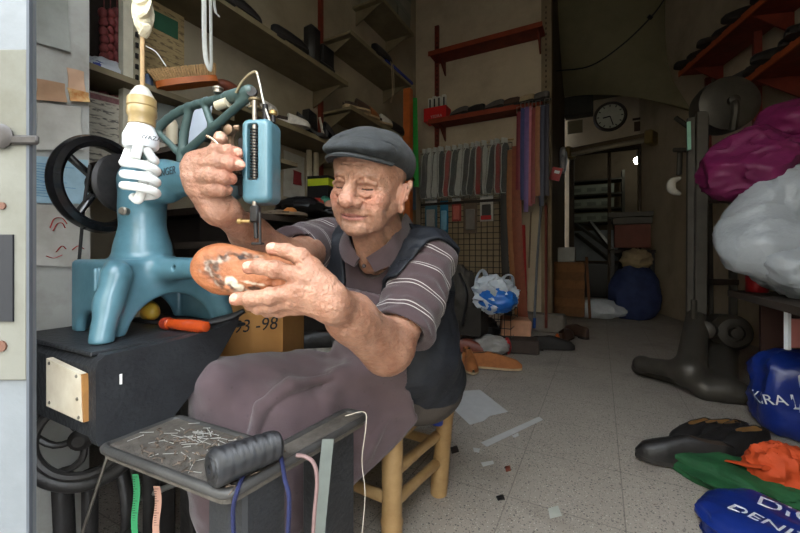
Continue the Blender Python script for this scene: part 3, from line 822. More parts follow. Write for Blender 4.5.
b = MB(); b.ell(P(357, 293, .905), (.006, .006, .006)); b.obj('button', mat('apron_button', C(92, 80, 84), .5), apron)
# cap
CP = Model()
CP.ell(hp(-.001, -.018, .080), (.085, .100, .061), hrot(.20), 0)
CP.ell(hp(-.002, .052, .094), (.076, .086, .026), hrot(-.05), .035)
CP.ell(hp(-.001, -.058, .062), (.079, .058, .053), hrot(.1), .03)
seam = Model()
seam.chain([hp(-.080, .050, .100), hp(-.055, .085, .113), hp(0, .105, .118), hp(.055, .085, .113), hp(.080, .048, .100)], .0012, .003)
seam.chain([hp(.080, .065, .095), hp(.094, .0, .100), hp(.085, -.06, .090)], .0012, .003)
seam.chain([hp(0, .12, .13), hp(0, .04, .155), hp(0, -.05, .155), hp(0, -.11, .110)], .0012, .003)
def cap_fn(Q, blk):
    d = CP.eval(Q, blk, .03)
    if np.abs(d).min() < .05: d = d - .0018 * vnoise(Q, 14, 81) - .0006 * vnoise(Q, 45, 82)
    d = smax(d, -(seam.eval(Q, blk, .01) - .0006), .003)
    q = tohead(Q); return smax(d, (.049 + .27 * q[:, 1]) - q[:, 2], .012)
lo, hi = CP.bounds(); V, F = sdf_mesh(cap_fn, lo, hi, .0024)
M_cap = mat('grey_felt', C(60, 63, 66), .95, 0, .12, 60, .4, 500, spec=.1, sheen=.1, col2=C(46, 49, 51))
capo = mesh_obj('flat_cap', V, F, M_cap, man); props(capo, 'grey cloth flat cap')
b = MB(); rows = []
for i in range(17):
    a = (i / 16 - .5) * 2; row = []
    for t in np.linspace(0, 1, 7):
        x0, y0 = a * .078 - .002, .098 - .062 * a * a; x1, y1 = a * .080 - .003, .150 - .094 * abs(a) ** 2.2
        x_, y_ = x0 + (x1 - x0) * t, y0 + (y1 - y0) * t
        row.append(hp(x_, y_, .083 - .016 * abs(a) ** 2 + .003 * math.sin(PI * t) - .004 * t))
    rows.append(row)
b.grid(rows, .004); b.obj('cap_peak', M_cap, capo)
# ================================================================= work bench with tray on its iron treadle stand
def A(*p): return np.array(p, float)
M_blk = mat('black_painted_board', C(44, 46, 49), .5, 0, .18, 14, .25, 90, spec=.35, col2=C(33, 34, 37))
M_iron = mat('black_cast_iron', C(46, 44, 43), .45, .3, .25, 14, .2, 60)
M_tray = mat('worn_metal_tray', C(98, 92, 85), .65, .1, .2, 30, .3, 80, col2=C(66, 62, 57))
M_plate = mat('whitish_plywood', C(200, 192, 174), .7, 0, .12, 18, .1, 50, col2=C(180, 168, 148))
M_ply = mat('plywood_edge', C(150, 106, 56), .7, 0, .2, 30)
M_screw = mat('steel_screw', C(120, 116, 108), .4, .8, .2, 40)
bench = thing('sewing_bench', 'black wooden sewing bench with a worn metal tray, carrying the blue machine', 'workbench', (-.75, .45, 0))
TZ = .47
def rounded(poly, r, n=5):
    o_ = []
    for i in range(len(poly)):
        p, a_, c_ = A(*poly[i]), A(*poly[i - 1]), A(*poly[(i + 1) % len(poly)])
        r1 = min(r, np.linalg.norm(a_ - p) * .45); r2 = min(r, np.linalg.norm(c_ - p) * .45)
        s_, e_ = p + nz(a_ - p) * r1, p + nz(c_ - p) * r2
        for k in range(n + 1):
            t = k / n; o_.append((s_ * (1 - t) + p * t) * (1 - t) + (p * (1 - t) + e_ * t) * t)
    return o_
# box with its slanted side board
b = MB(); poly = [(.336, .475), (.336, .60), (.352, .62), (.455, .62), (.455, .475)]
b.prism([(q[0], q[1]) for q in poly], A(-1.10, 0, 0), A(0, 1, 0), A(0, 0, 1), A(.32, 0, 0)); b.obj('bench_box', M_blk, bench, smooth=False)
b = MB(); poly = [(.334, .468), (.330, .480), (.330, .600), (.334, .614), (.345, .622), (.48, .623), (.57, .632), (.622, .652), (.616, .628), (.572, .570), (.515, .515), (.462, .468)]
b.prism(poly, A(-.785, 0, 0), A(0, 1, 0), A(0, 0, 1), A(.024, 0, 0)); b.obj('side_board', M_blk, bench, smooth=False)
b = MB(); b.box((-.955, .50, .621), (.33, .33, .008), bev=.002); b.obj('bench_top', M_blk, bench, smooth=False)
b = MB()
q = [PY(53, 357, .332), PY(87, 373, .332), PY(89, 420, .332), PY(53, 404, .332)]
ctr = sum(q) / 4; b.prism([((p - ctr)[0], (p - ctr)[2]) for p in q], ctr, A(1, 0, 0), A(0, 0, 1), A(0, -.010, 0))
pl = props(b.obj('wooden_plate', M_plate, bench, smooth=False), 'whitish plywood plate screwed to the box')
b = MB(); b.prism([((p - ctr)[0], (p - ctr)[2]) for p in (q[1], q[1] + A(.004, 0, 0), q[2] + A(.004, 0, 0), q[2])], ctr, A(1, 0, 0), A(0, 0, 1), A(0, -.009, 0)); b.obj('plate_edge', M_ply, pl, smooth=False)
for u, v in ((.1, .07), (.9, .07), (.9, .55), (.1, .9), (.92, .93)):
    p = (q[0] * (1 - u) + q[1] * u) * (1 - v) + (q[3] * (1 - u) + q[2] * u) * v
    b = MB(); b.lathe(p + A(0, -.010, 0), A(0, -1, 0), [(.0032, 0), (.0032, .001), (.002, .002)], 10); b.obj('screw', M_screw, pl)
b = MB(); b.tube([PX(121, 374, -.7605) , PX(121, 384, -.7605)], .0022, 8); props(b.obj('paint_chip', mat('chip_white', C(220, 220, 214), .6), bench), 'small white chip on the black board')
# tray with its rolled rim
out = [(-.764, .338), (-.456, .353), (-.424, .660), (-.478, .662), (-.492, .480), (-.764, .474)]
b = MB(); b.prism(rounded(out, .02), A(0, 0, TZ - .022), A(1, 0, 0), A(0, 1, 0), A(0, 0, .018)); tray = b.obj('tray', M_tray, bench, smooth=False)
rim = [np.append(q_, TZ - .007) for q_ in rounded(out, .02)]
b = MB(); b.tube(rim, .0075, 10, closed=True, flat=1.0); b.obj('tray_rim', mat('tray_rim_paint', C(62, 61, 60), .45, .2, .25, 16, .2, 70), tray)
# posts under the tray
for c, s_ in (((-.50, .425, .225), (.085, .085, .45)), ((-.475, .60, .225), (.055, .10, .45))):
    b = MB(); b.box(c, s_, bev=.006); b.obj('leg', M_blk, bench, smooth=False)
for c, s_ in (((-1.07, .62, .305), (.05, .05, .61)), ((-.93, .62, .305), (.05, .05, .61))):
    b = MB(); b.box(c, s_, bev=.006); b.obj('leg', M_iron, bench, smooth=False)
# treadle ironwork
b = MB(); wc = P(84, 436, .86); wa = nz(A(.75, -.66, 0)); x_, y_, _ = basis(wa); R_ = .108
b.tube([wc + R_ * (x_ * math.cos(t) + y_ * math.sin(t)) for t in np.linspace(0, 2 * PI, 48, endpoint=False)], .017, 10, closed=True)
b.tube([wc + (R_ - .022) * (x_ * math.cos(t) + y_ * math.sin(t)) + wa * .01 for t in np.linspace(0, 2 * PI, 48, endpoint=False)], .010, 8, closed=True)
for k in range(5):
    t = 2 * PI * k / 5 + .35; d_ = x_ * math.cos(t) + y_ * math.sin(t); d2 = x_ * math.cos(t + .5) + y_ * math.sin(t + .5)
    b.tube(spline([wc, wc + d2 * R_ * .5, wc + d_ * R_], 8), .0075, 8)
b.lathe(wc - wa * .03, wa, [(.012, 0), (.024, .008), (.024, .05), (.012, .06)], 16)
b.obj('flywheel', M_iron, bench)
for pts, r in (([P(62, 470, .90), P(66, 560, .90)], .022), ([P(90, 470, .93), P(90, 570, .93)], .018), ([P(108, 430, .97), P(122, 470, .95), P(128, 520, .94), P(118, 580, .94)], .016), ([P(150, 470, 1.0), P(150, 560, 1.0)], .018)):
    b = MB(); b.tube(spline(pts, 12), r, 10, flat=.7); b.obj('stand_bar', M_iron, bench)
b = MB(); b.tube([P(112, 442, .80), P(80, 540, .80)], .0035, 8); props(b.obj('treadle_rod', M_screw, bench), 'thin steel rod')
b = MB(); b.tube([P(135, 500, 1.0), P(185, 480, 1.0)], .008, 8); b.obj('cross_rod', mat('bright_rod', C(130, 130, 126), .4, .6), bench)
b = MB(); b.box((-.86, .43, .13), (.28, .16, .02), bev=.004); b.obj('treadle', M_iron, bench, smooth=False)

# ================================================================= the blue sewing machine
M_blue = mat('sea_blue_enamel', C(88, 126, 138), .34, 0, .12, 10, .08, 40, spec=.5, col2=C(66, 101, 113), coat=.3)
M_green = mat('grey_green_enamel', C(68, 86, 84), .4, 0, .15, 20, .1, 60, spec=.4)
M_steel = mat('worn_steel', C(150, 142, 132), .35, .85, .25, 60)
M_brass = mat('dull_brass', C(168, 140, 92), .4, .7, .2, 60)
M_dark = mat('oily_dark_steel', C(46, 44, 44), .45, .5, .3, 50)
mach = thing('sewing_machine', 'blue cast-iron shoe patching machine standing on the black bench', 'sewing machine', (-.93, .5, .628))
MB_ = Model()
cF, cB = .405, .665
# base: a hollow casting on four feet, b from front to back
MB_.box((-.960, .535, .704), (.172, .262, .164), None, .012, 0)
MB_.box((-.960, .535, .690), (.140, .222, .150), None, .012, .006, 's')
MB_.cap((-.962, .36, .622), (-.962, .46, .622), .050, .050, .012, 's')
MB_.cap((-1.2, .535, .605), (-.80, .535, .605), .100, .100, .012, 's')
for (x_, y_, w_) in ((-.866, .398, .044), (-.885, .655, .040)):
    MB_.cap((x_, y_ + (.014 if y_ < .5 else -.014), .755), (x_, y_, .700), w_ * .62, w_ * .50, .02); MB_.cap((x_, y_, .700), (x_ + .012, y_ + (-.018 if y_ < .5 else .016), .632), w_ * .50, w_ * .48, .02)
MB_.cap((-.918, .398, .765), (-.918, .398, .725), .0045, .0045, .006)     # cast rib
# cylinder bed reaching out under the needle
MB_.cap((-.88, .51, .765), (-.64, .510, .770), .027, .018, .03); MB_.cap((-.64, .510, .770), (-.60, .506, .770), .018, .018, .02)
MB_.cap((-.80, .468, .768), (-.80, .50, .768), .006, .006, .002, 's')
MB_.box((-.74, .45, .613), (1.2, 1, .026), None, 0, .003, 's')
# column and arm
MB_.cap((-.945, .505, .775), (-.945, .505, .80), .070, .056, .012); MB_.cap((-.945, .505, .80), (-.945, .503, .90), .056, .043, .02)
MB_.cap((-.945, .503, .90), (-.945, .503, .965), .044, .050, .02)
MB_.box((-.905, .50, .955), (.16, .052, .085), rot3(0, 0, -.13), .02, .03)
MB_.cap((-.86, .505, .96), (-.62, .505, .955), .038, .026, .03); MB_.cap((-.62, .505, .955), (-.535, .480, .955), .026, .018, .02)
MB_.cap((-.88, .500, .975), (-.64, .505, .93), .026, .026, .02)
MB_.cap((-1.00, .51, .955), (-1.07, .515, .95), .034, .028, .02)
lo, hi = MB_.bounds(); lo = np.maximum(lo, (-1.2, .3, .60)); hi = np.minimum(hi, (-.45, .75, 1.05))
V, F = sdf_mesh(lambda Q, blk: MB_.eval(Q, blk, .03), lo, hi, .003)
mesh_obj('machine_body', V, F, M_blue, mach)
ld = nz(A(-.62, .455, 0) - A(-.90, .475, 0))
text('lettering', 'SINGER', .0225, P(166, 172, .775), A(*ld), A(0, 0, 1), mat('black_transfer', C(34, 38, 42), .5), mach)
# needle head
hd = P(262, 163.5, .645); hR = rot3(0, 0, math.radians(20))
NH = Model(); NH.box(hd, (.052, .050, .140), hR, .012, 0)
NH.box(hd + hR @ A(-.004, -.03, .014), (.019, .040, .092), hR, .004, .002, 's')
lo, hi = NH.bounds(); V, F = sdf_mesh(lambda Q, blk: NH.eval(Q, blk, .01), lo, hi, .002)
head = mesh_obj('needle_head', V, F, M_blue, mach)
sp = hd + hR @ A(-.004, -.017, 0)
b = MB(); b.tube([sp + hR @ A(.0065 * math.cos(t), .0065 * math.sin(t), .055 - .082 * t / (2 * PI * 17)) for t in np.linspace(0, 2 * PI * 17, 240)], .0013, 6); b.obj('spring', M_dark, head)
b = MB(); b.cyl(sp + A(0, 0, .10), sp + A(0, 0, -.085), .0042, n=12); b.obj('needle_bar', M_steel, head)
b = MB(); b.box(sp + A(0, 0, -.036), (.020, .012, .014), hR, bev=.002); b.obj('bar_clamp', M_dark, head, smooth=False)
b = MB(); b.box(sp + A(.002, 0, -.088), (.016, .014, .028), hR, bev=.003); b.cyl(sp + A(.002, 0, -.10), sp + A(.004, 0, -.128), .0035); b.cyl(sp + A(.012, 0, -.085), sp + A(.013, 0, -.135), .0022); b.box(sp + A(.012, -.004, -.137), (.018, .012, .004), hR, bev=.001); b.obj('presser_foot', M_dark, mach)
b = MB(); b.cyl(sp + A(-.004, -.006, -.10), sp + A(-.016, -.012, -.10), .0028); b.lathe(sp + A(-.016, -.012, -.10), A(-.9, -.45, 0), [(.005, 0), (.005, .006), (.003, .008)], 12); b.obj('clamp_screw', M_brass, mach)
top = hd + A(0, 0, .070)
b = MB(); b.cyl(top + hR @ A(-.012, 0, 0), top + hR @ A(-.012, 0, .026), .0045); b.cyl(top + hR @ A(.006, 0, 0), top + hR @ A(.006, 0, .030), .0045); b.cyl(top + hR @ A(.018, .004, 0), top + hR @ A(.018, .004, .014), .004); b.obj('head_studs', M_dark, head)
b = MB(); 
for z0, r in ((.020, .011), (.027, .008), (.033, .0115)): b.lathe(top + hR @ A(-.010, -.004, z0), A(0, 0, 1), [(r * .7, 0), (r, .0015), (r, .005), (r * .6, .0062)], 18)
b.obj('tension_discs', mat('aged_brass', C(112, 98, 74), .4, .6, .25, 60), head)
b = MB(); b.lathe(top + hR @ A(.018, .004, .012), A(0, 0, 1), [(.004, 0), (.007, .002), (.007, .007), (.003, .010)], 14); b.obj('thumb_nut', M_brass, head)
# lever works on the left of the head
b = MB(); b.box(hd + hR @ A(-.033, .006, -.006), (.014, .030, .100), hR, bev=.003); b.cyl(hd + hR @ A(-.05, -.006, -.03), hd + hR @ A(-.03, -.006, -.03), .008); b.obj('lever_plate', M_dark, mach)
b = MB(); lv = hd + hR @ A(-.043, -.004, .03)
b.tube(spline([lv + A(.006, 0, -.05), lv + A(-.006, -.002, -.02), lv + A(-.010, -.004, .01), lv + A(-.002, -.004, .028), lv + A(.006, 0, .03)], 16), .0055, 8)
b.lathe(lv + A(-.004, -.010, .024), A(.2, -1, 0), [(.007, 0), (.009, .002), (.009, .007), (.004, .010)], 14); b.lathe(lv + A(.004, -.010, -.045), A(.2, -1, 0), [(.006, 0), (.008, .002), (.008, .006), (.004, .008)], 14)
b.obj('lifting_lever', mat('worn_bronze', C(128, 104, 84), .4, .7, .25, 50), mach)
# lattice take-up lever over the arm
LV = Model()
top_pts = [P(147, 158, .84), P(156, 132, .83), P(172, 116, .81), P(192, 106, .78), P(220, 99, .72), P(249, 92, .66)]
LV.chain(spline(top_pts, 14), [.0085] * 15, .003)
LV.chain([P(186, 152, .80), P(215, 126, .73), P(247, 98, .665)], [.0085, .0075, .0075], .006)
LV.chain([P(190, 107, .785), P(184, 134, .80), P(182, 160, .81)], [.0080, .0085, .0110], .006)
LV.chain([P(204, 103, .755), P(212, 126, .735)], [.007, .007], .006)
LV.chain([P(158, 132, .83), P(176, 150, .815), P(184, 158, .81)], [.006, .007, .009], .006)
LV.cap(P(228, 98, .70), P(250, 91, .66), .0115, .0105, .006)
lo, hi = LV.bounds(); V, F = sdf_mesh(lambda Q, blk: LV.eval(Q, blk, .01), lo, hi, .0026)
lev = mesh_obj('take_up_lever', V, F, M_green, mach); props(lev, 'grey green open lattice lever above the arm')
b = MB(); b.cyl(P(217, 106, .70), P(228, 102, .69), .0085, n=14); b.obj('roller', mat('cream_roller', C(190, 180, 156), .5), lev)
b = MB(); b.lathe(P(218, 90, .71), A(0, 0, 1), [(.008, -.006), (.008, 0), (.010, .001), (.010, .004), (.004, .006)], 14); b.obj('lever_screw', M_steel, lev)
b = MB(); b.lathe(P(252, 92, .655), A(.6, -.8, 0), [(.0085, -.004), (.0085, .004)], 14); b.obj('pivot_pin', M_dark, lev)
b = MB(); b.tube(spline([P(236, 93, .66), P(242, 82, .655), P(250, 74, .65), P(256, 72, .648), P(258, 76, .646)], 20), .0024, 8); b.obj('thread_guide', mat('tarnished_wire', C(150, 138, 112), .4, .7), mach)
b = MB(); b.tube(spline([P(257, 73, .646), P(260, 85, .644), P(264, 104, .642), P(270, 122, .640)], 20), .0016, 8); props(b.obj('sewing_thread', mat('white_thread', C(205, 200, 190), .9), mach), 'white thread running down to the needle')
# hand wheel and pulley
hx = nz(A(.975, .26, 0)); hc = A(-1.075, .495, .955) ; hc = P(101, 185, .915)
x_, y_, _ = basis(hx)
b = MB()
RW = .113
b.lathe(hc - hx * .011, hx, [(RW - .023, .002), (RW - .012, -.004), (RW, .0), (RW + .004, .012), (RW, .024), (RW - .012, .028), (RW - .023, .020), (RW - .023, .002)], 56, caps=False)
for k in range(4):
    t = PI / 2 * k + .95; d_ = x_ * math.cos(t) + y_ * math.sin(t); b.bar(hc + d_ * .02, hc + d_ * (RW - .012), .012, .020, up=hx, bev=.004)
b.lathe(hc - hx * .018, hx, [(.018, 0), (.030, .006), (.030, .040), (.018, .046)], 24)
M_gloss = mat('black_gloss_enamel', C(22, 22, 24), .22, 0, .1, 20, spec=.6, coat=.3)
b.obj('hand_wheel', M_gloss, mach)
b = MB(); b.cyl(hc, hc + hx * .06, .02); b.lathe(hc + hx * .050, hx, [(.030, 0), (.066, .003), (.069, .010), (.062, .016), (.069, .024), (.056, .030), (.012, .033)], 40); b.obj('belt_pulley', M_dark, mach)
b = MB(); b.tube([P(90, 165, .86), P(84, 205, .88), P(79, 262, .90)], .0035, 8); b.obj('drive_rod', M_dark, mach)
b = MB(); b.lathe(P(123, 211, .80), A(.5, -.85, 0), [(.009, -.01), (.009, .002), (.006, .005)], 12); b.obj('arm_screw', M_steel, mach)
# ================================================================= the shoe in his hand and the things close by
SH = Model(); h0, h1 = P(193, 264, .612), P(322, 288, .640); sl = nz(h1 - h0); sn = nz(cam_dir(.06, .10, -1.0)); sw = nz(np.cross(sl, sn)); sn = np.cross(sw, sl)
if sn @ cam_dir(0, 0, -1) < 0: sn = -sn
if sw[2] < 0: sw = -sw
SR_ = np.stack([sl, sw, sn], 1)
def sp_(l, w, n): return h0 + sl * l + sw * w + sn * n
SH.ell(sp_(.044, .001, -.018), (.054, .0430, .026), SR_, 0)
SH.ell(sp_(.110, .001, -.016), (.070, .0400, .022), SR_, .02)
SH.ell(sp_(.175, 0, -.016), (.060, .042, .022), SR_, .02)
SH.ell(sp_(.050, .002, -.045), (.052, .0330, .034), SR_, .02)
SH.ell(sp_(.120, .002, -.045), (.080, .0320, .034), SR_, .02)
SH.box(sp_(.10, 0, .020), (.5, .3, .030), SR_, 0, .006, 's')        # flat sole face
def shoe_fn(Q, blk):
    d = SH.eval(Q, blk, .03)
    if np.abs(d).min() < .03:
        q = (Q - f32(h0)) @ f32(SR_); e = np.sqrt(((q[:, 0] - .078) / .056) ** 2 + ((q[:, 1] - .001) / .0300) ** 2)
        ring = np.exp(-((e - .92) / .22) ** 2) * (q[:, 2] > -.02); d = d + (.0016 + .0018 * vnoise(Q, 60, 91)) * ring
        d = d - .0005 * vnoise(Q, 40, 92)
    return d
lo, hi = SH.bounds(); V, F = sdf_mesh(shoe_fn, lo, hi, .0017)
q = (V - h0) @ SR_; face = q[:, 2] > -.012
e = np.sqrt(((q[:, 0] - .078) / .056) ** 2 + ((q[:, 1] - .001) / .0300) ** 2)
c = np.tile(np.array(C(160, 98, 62)[:3]), (len(V), 1)); c = mixc(c, C(144, 82, 50), np.clip(vnoise(V, 20, 93) * .6, 0, .6)); c = mixc(c, C(174, 114, 78), np.clip(-vnoise(V, 12, 94) * .6, 0, .6))
ring = np.exp(-((e - .88 + .10 * vnoise(V, 40, 97)) / .24) ** 2) * face * np.clip(1.15 - 3.0 * np.maximum((q[:, 0] - .10) / .05, 0), 0, 1)
c = mixc(c, C(86, 62, 48), np.clip(ring * (.75 + .7 * vnoise(V, 85, 95)), 0, .92))
c = mixc(c, C(166, 150, 134), np.clip(ring * (.3 + 1.2 * vnoise(V, 110, 96)) - .2, 0, .9)); c = mixc(c, C(60, 42, 36), np.clip(ring * (1.3 * vnoise(V, 130, 99)) - .35, 0, .9))
c = mixc(c, C(166, 110, 76), np.clip(1 - e * 1.4, 0, 1) * face * .8)
def at2(px, py): return (P(px, py, .607) - h0) @ SR_
def spot(px, py, rl, rw): t = at2(px, py); return np.clip(2 * (1.15 - np.sqrt(((q[:, 0] - t[0]) / rl) ** 2 + ((q[:, 1] - t[1]) / rw) ** 2) + .25 * vnoise(V, 70, 98)), 0, 1) * face
c = mixc(c, C(214, 200, 178), spot(229, 281, .012, .008) * .9); c = mixc(c, C(206, 192, 170), spot(238, 287, .009, .006) * .9); c = mixc(c, C(208, 192, 170), spot(250, 283, .020, .0022) * .8); c = mixc(c, C(40, 30, 28), spot(240, 257, .009, .0034)); c = mixc(c, C(70, 54, 44), spot(214, 266, .006, .008) * .8)
sh = mesh_obj('shoe', V, F, attr_mat('tan_leather', .55, .12, 60, .35, 180, spec=.35), None, col=c, origin=sp_(.1, 0, -.05))
props(sh, 'worn tan leather shoe, torn sole outward, held in the left hand', 'shoe')
b = MB(); b.tube(spline([P(206.5, 136, .600), P(211, 138, .600), P(216, 142, .600), P(219.5, 147, .603), P(221.5, 153, .612)], 16), [.0022] * 8 + [.0026] * 9, 8)
b.one('wire_hook', mat('polished_hook', C(176, 150, 126), .25, .9), 'thin curved metal hook held by thumb and forefinger', 'hook')

# ----------------------------------------------------------------- nails and scraps in the tray
M_nail = mat('bright_nail', C(186, 186, 182), .35, .5, .2, 90); M_rust = mat('rusty_nail', C(86, 70, 60), .6, .5, .3, 90)
R2 = random.Random(3)
protos = {}
def nail_proto(L, bright):
    b = MB(); b.tube([A(-L / 2, 0, 0), A(L / 2, 0, 0)], .00048, 5); b.lathe(A(L / 2, 0, 0), A(1, 0, 0), [(.0011, 0), (.0011, .0005)], 8)
    o = b.obj('nail', M_nail if bright else M_rust, None, origin=(0, 0, 0)); return o
tray_poly = [(-.75, .352), (-.475, .366), (-.46, .48), (-.75, .476)]
n_ = 0
for i in range(88):
    bright = R2.random() < .62
    if i < 46: px, py = R2.gauss(205, 20), R2.gauss(437, 6.5); bright = R2.random() < .85
    else: px, py = R2.uniform(135, 250), R2.uniform(424, 484)
    L = R2.uniform(.012, .026); p = PZ(px, py, TZ)
    if not (-.752 < p[0] < -.47 and   .355 < p[1] < .466): continue
    # keep clear of the spool
    key = (bright, round(L, 3)); o = nail_proto(L, bright) if n_ < 6 else protos_list[n_ % 6].copy()
    if n_ < 6:
        protos_list = (protos_list if n_ else []) + [o]
    else: link(o)
    o.location = (p[0], p[1], TZ - .004 + .0012 + (R2.random() * .004 if i < 46 else 0)); o.rotation_euler = (0, R2.uniform(-.06, .06), R2.uniform(-.5, .9) if i < 46 else R2.uniform(0, PI))
    br = o.data.materials[0] == M_nail
    props(o, 'thin bright shoe nail lying loose in the metal tray' if br else 'thin rusty shoe nail lying loose in the metal tray', 'nail', 'bright nails scattered in the tray' if br else 'rusty nails scattered in the tray'); n_ += 1
b = MB()
for i in range(150):
    px, py = R2.uniform(140, 330), R2.uniform(428, 490); p = PZ(px, py, TZ)
    if not (-.752 < p[0] < -.45 and   .355 < p[1] < .466): continue
    a = R2.uniform(0, PI); L = R2.uniform(.006, .024); d_ = A(math.cos(a), math.sin(a), 0) * L; k = A(-d_[1], d_[0], 0) * R2.uniform(-.4, .4)
    b.tube(spline([p - d_ * .5 + A(0, 0, -.002), p + k + A(0, 0, .001), p + d_ * .5 + A(0, 0, -.002)], 6), R2.uniform(.0006, .0014), 5)
b.one('trimmings', mat('dusty_scraps', C(120, 104, 90), .9, 0, .5, 160, col2=C(44, 38, 34)), 'dark thread ends and leather trimmings strewn over the tray', 'scraps', kind='stuff')
b = MB(); b.tube(spline([PZ(222, 462, TZ + .002), PZ(232, 450, TZ + .003), PZ(246, 443, TZ + .003), PZ(262, 434, TZ + .002)], 12), .0030, 6, flat=.4)
b.one('leather_strip', mat('brown_scrap', C(112, 92, 70), .85, 0, .3, 80), 'narrow brown leather strip among the nails behind the spool', 'leather strip')
# thread spool
s0, s1 = PZ(211, 469, TZ + .0275), PZ(278, 444, TZ + .0245); sd = nz(s1 - s0); Ls = np.linalg.norm(s1 - s0)
spool = thing('thread_spool', 'large black waxed thread spool lying on its side in the tray', 'spool', (s0 + s1) / 2 - A(0, 0, .026))
M_thr = mat('black_waxed_thread', C(38, 39, 42), .33, 0, .12, 30, spec=.6)
_nt = M_thr.node_tree; _tc = _nt.nodes.new('ShaderNodeTexCoord'); _w = _nt.nodes.new('ShaderNodeTexWave'); _w.inputs['Scale'].default_value = 260; _w.inputs['Distortion'].default_value = .6
_mp = _nt.nodes.new('ShaderNodeMapping'); _mp.inputs['Rotation'].default_value = (0, .5, math.atan2(sd[1], sd[0]) * -1); _nt.links.new(_tc.outputs['Object'], _mp.inputs[0]); _nt.links.new(_mp.outputs[0], _w.inputs['Vector'])
_bp = _nt.nodes.new('ShaderNodeBump'); _bp.inputs['Strength'].default_value = .5; _bp.inputs['Distance'].default_value = .001; _nt.links.new(_w.outputs['Fac'], _bp.inputs['Height']); _nt.links.new(_bp.outputs[0], _nt.nodes['Principled BSDF'].inputs['Normal'])
b = MB(); V = []; F = []; x_, y_, _ = basis(sd); nu, nv = 48, 60
for j in range(nv + 1):
    t = j / nv; rr = .0268 + (.0225 - .0268) * t
    rr *= min(1, .86 + .14 * min(1, min(t, 1 - t) / .06))
    for i in range(nu):
        a = 2 * PI * i / nu; z1 = abs(((t * 6.5 + a / PI) % 1) - .5); z2 = abs(((t * 6.5 - a / PI) % 1) - .5)
        r = rr + .0014 * (max(z1, z2) * 2 - .6); V.append(s0 + sd * Ls * t + r * (x_ * math.cos(a) + y_ * math.sin(a)))
for j in range(nv):
    for i in range(nu): F.append((j * nu + i, j * nu + (i + 1) % nu, (j + 1) * nu + (i + 1) % nu, (j + 1) * nu + i))
F.append(tuple(range(nu))[::-1]); F.append(tuple(nv * nu + k for k in range(nu))); b.add(V, F); b.obj('thread_winding', M_thr, spool, angle=60)
b = MB(); b.lathe(s0 - sd * .003, sd, [(.006, .004), (.006, 0), (.014, 0), (.015, .004)], 24); b.obj('core', mat('spool_core', C(30, 30, 32), .5), spool)
# blue cord, metal strip, cable, measuring tapes hanging from the tray
M_cord = mat('navy_cord', C(22, 28, 66), .8, 0, .3, 200, .3, 400)
b = MB(); b.tube(spline([PZ(250, 464, TZ + .004), PZ(243, 476, TZ + .004), P(237, 492, .530), P(233, 510, .530), P(234, 540, .53), P(238, 580, .53), P(260, 596, .53), P(284, 575, .535), P(288, 530, .54), P(289, 497, .548), P(285, 480, .560), P(283, 468, .580), P(281, 457, .598)], 70), .0032, 8)
b.one('cord', M_cord, 'navy blue cord looped over the tray edge beside the black spool', 'cord')
b = MB(); m0, m1 = P(328, 439, .655), P(312, 600, .61); b.bar(m0, m1, .020, .0025, up=cam_dir(.3, 0, -1)); 
b.one('metal_strip', mat('galvanised_strip', C(108, 114, 110), .45, .5, .15, 20), 'pale galvanised metal strip leaning on the tray edge', 'metal strip', smooth=False)
b = MB(); b.tube(spline([PZ(296, 455, TZ + .006), P(306, 457, .610), P(314, 464, .604), P(317, 482, .600), P(314, 520, .598), P(309, 600, .60)], 30), .0032, 8)
b.one('cable', mat('pinkish_cable', C(122, 98, 96), .6, 0, .15, 60), 'dull pink cable bending down over the tray rim', 'cable')
b = MB(); b.tube(spline([PZ(345, 416, TZ + .006), P(364, 412, .745), P(366, 426, .735), P(362, 460, .735), P(365, 495, .735), P(361, 545, .735)], 30), .0008, 5)
b.one('loose_thread', mat('pale_thread', C(200, 190, 176), .9), 'pale loose thread dangling from the end of the tray arm', 'thread')
def tape(name, px0, px1, y0, d, col, marks, label):
    t = thing(name, label, 'measuring tape', P((px0 + px1) / 2, y0 + 80, d))
    b = MB(); a0, a1 = P(px0, y0, d), P(px1, y0, d); c0, c1 = P(px0 + 1, 560, d), P(px1 + 1, 560, d)
    b.grid([[a0 * (1 - k) + c0 * k + cam_dir(.002 * math.sin(k * 9), 0, .002 * math.sin(k * 7)), a1 * (1 - k) + c1 * k + cam_dir(.002 * math.sin(k * 9), 0, .002 * math.sin(k * 7))] for k in np.linspace(0, 1, 14)], .0008)
    b.obj('band', col, t)
    b = MB()
    for k in range(36):
        y = y0 + 3 + k * 2.4; w_ = .75 if k % 5 == 0 else .42; b.bar(P(px0 + .3, y, d - .0015), P(px0 + .3 + (px1 - px0) * w_, y, d - .0015), .0008, .0006)
    b.obj('tick_marks', marks, t)
M_ink = mat('ink', C(30, 28, 30), .8, 0, 0)
tape('measuring_tape', 132, 138.5, 474, .80, mat('green_tape', C(52, 138, 88), .7), M_ink, 'green measuring tape hanging down below the tray')
tape('measuring_tape', 153.5, 160, 486, .76, mat('salmon_tape', C(176, 134, 116), .7), M_ink, 'salmon pink measuring tape hanging below the tray, beside a green one')
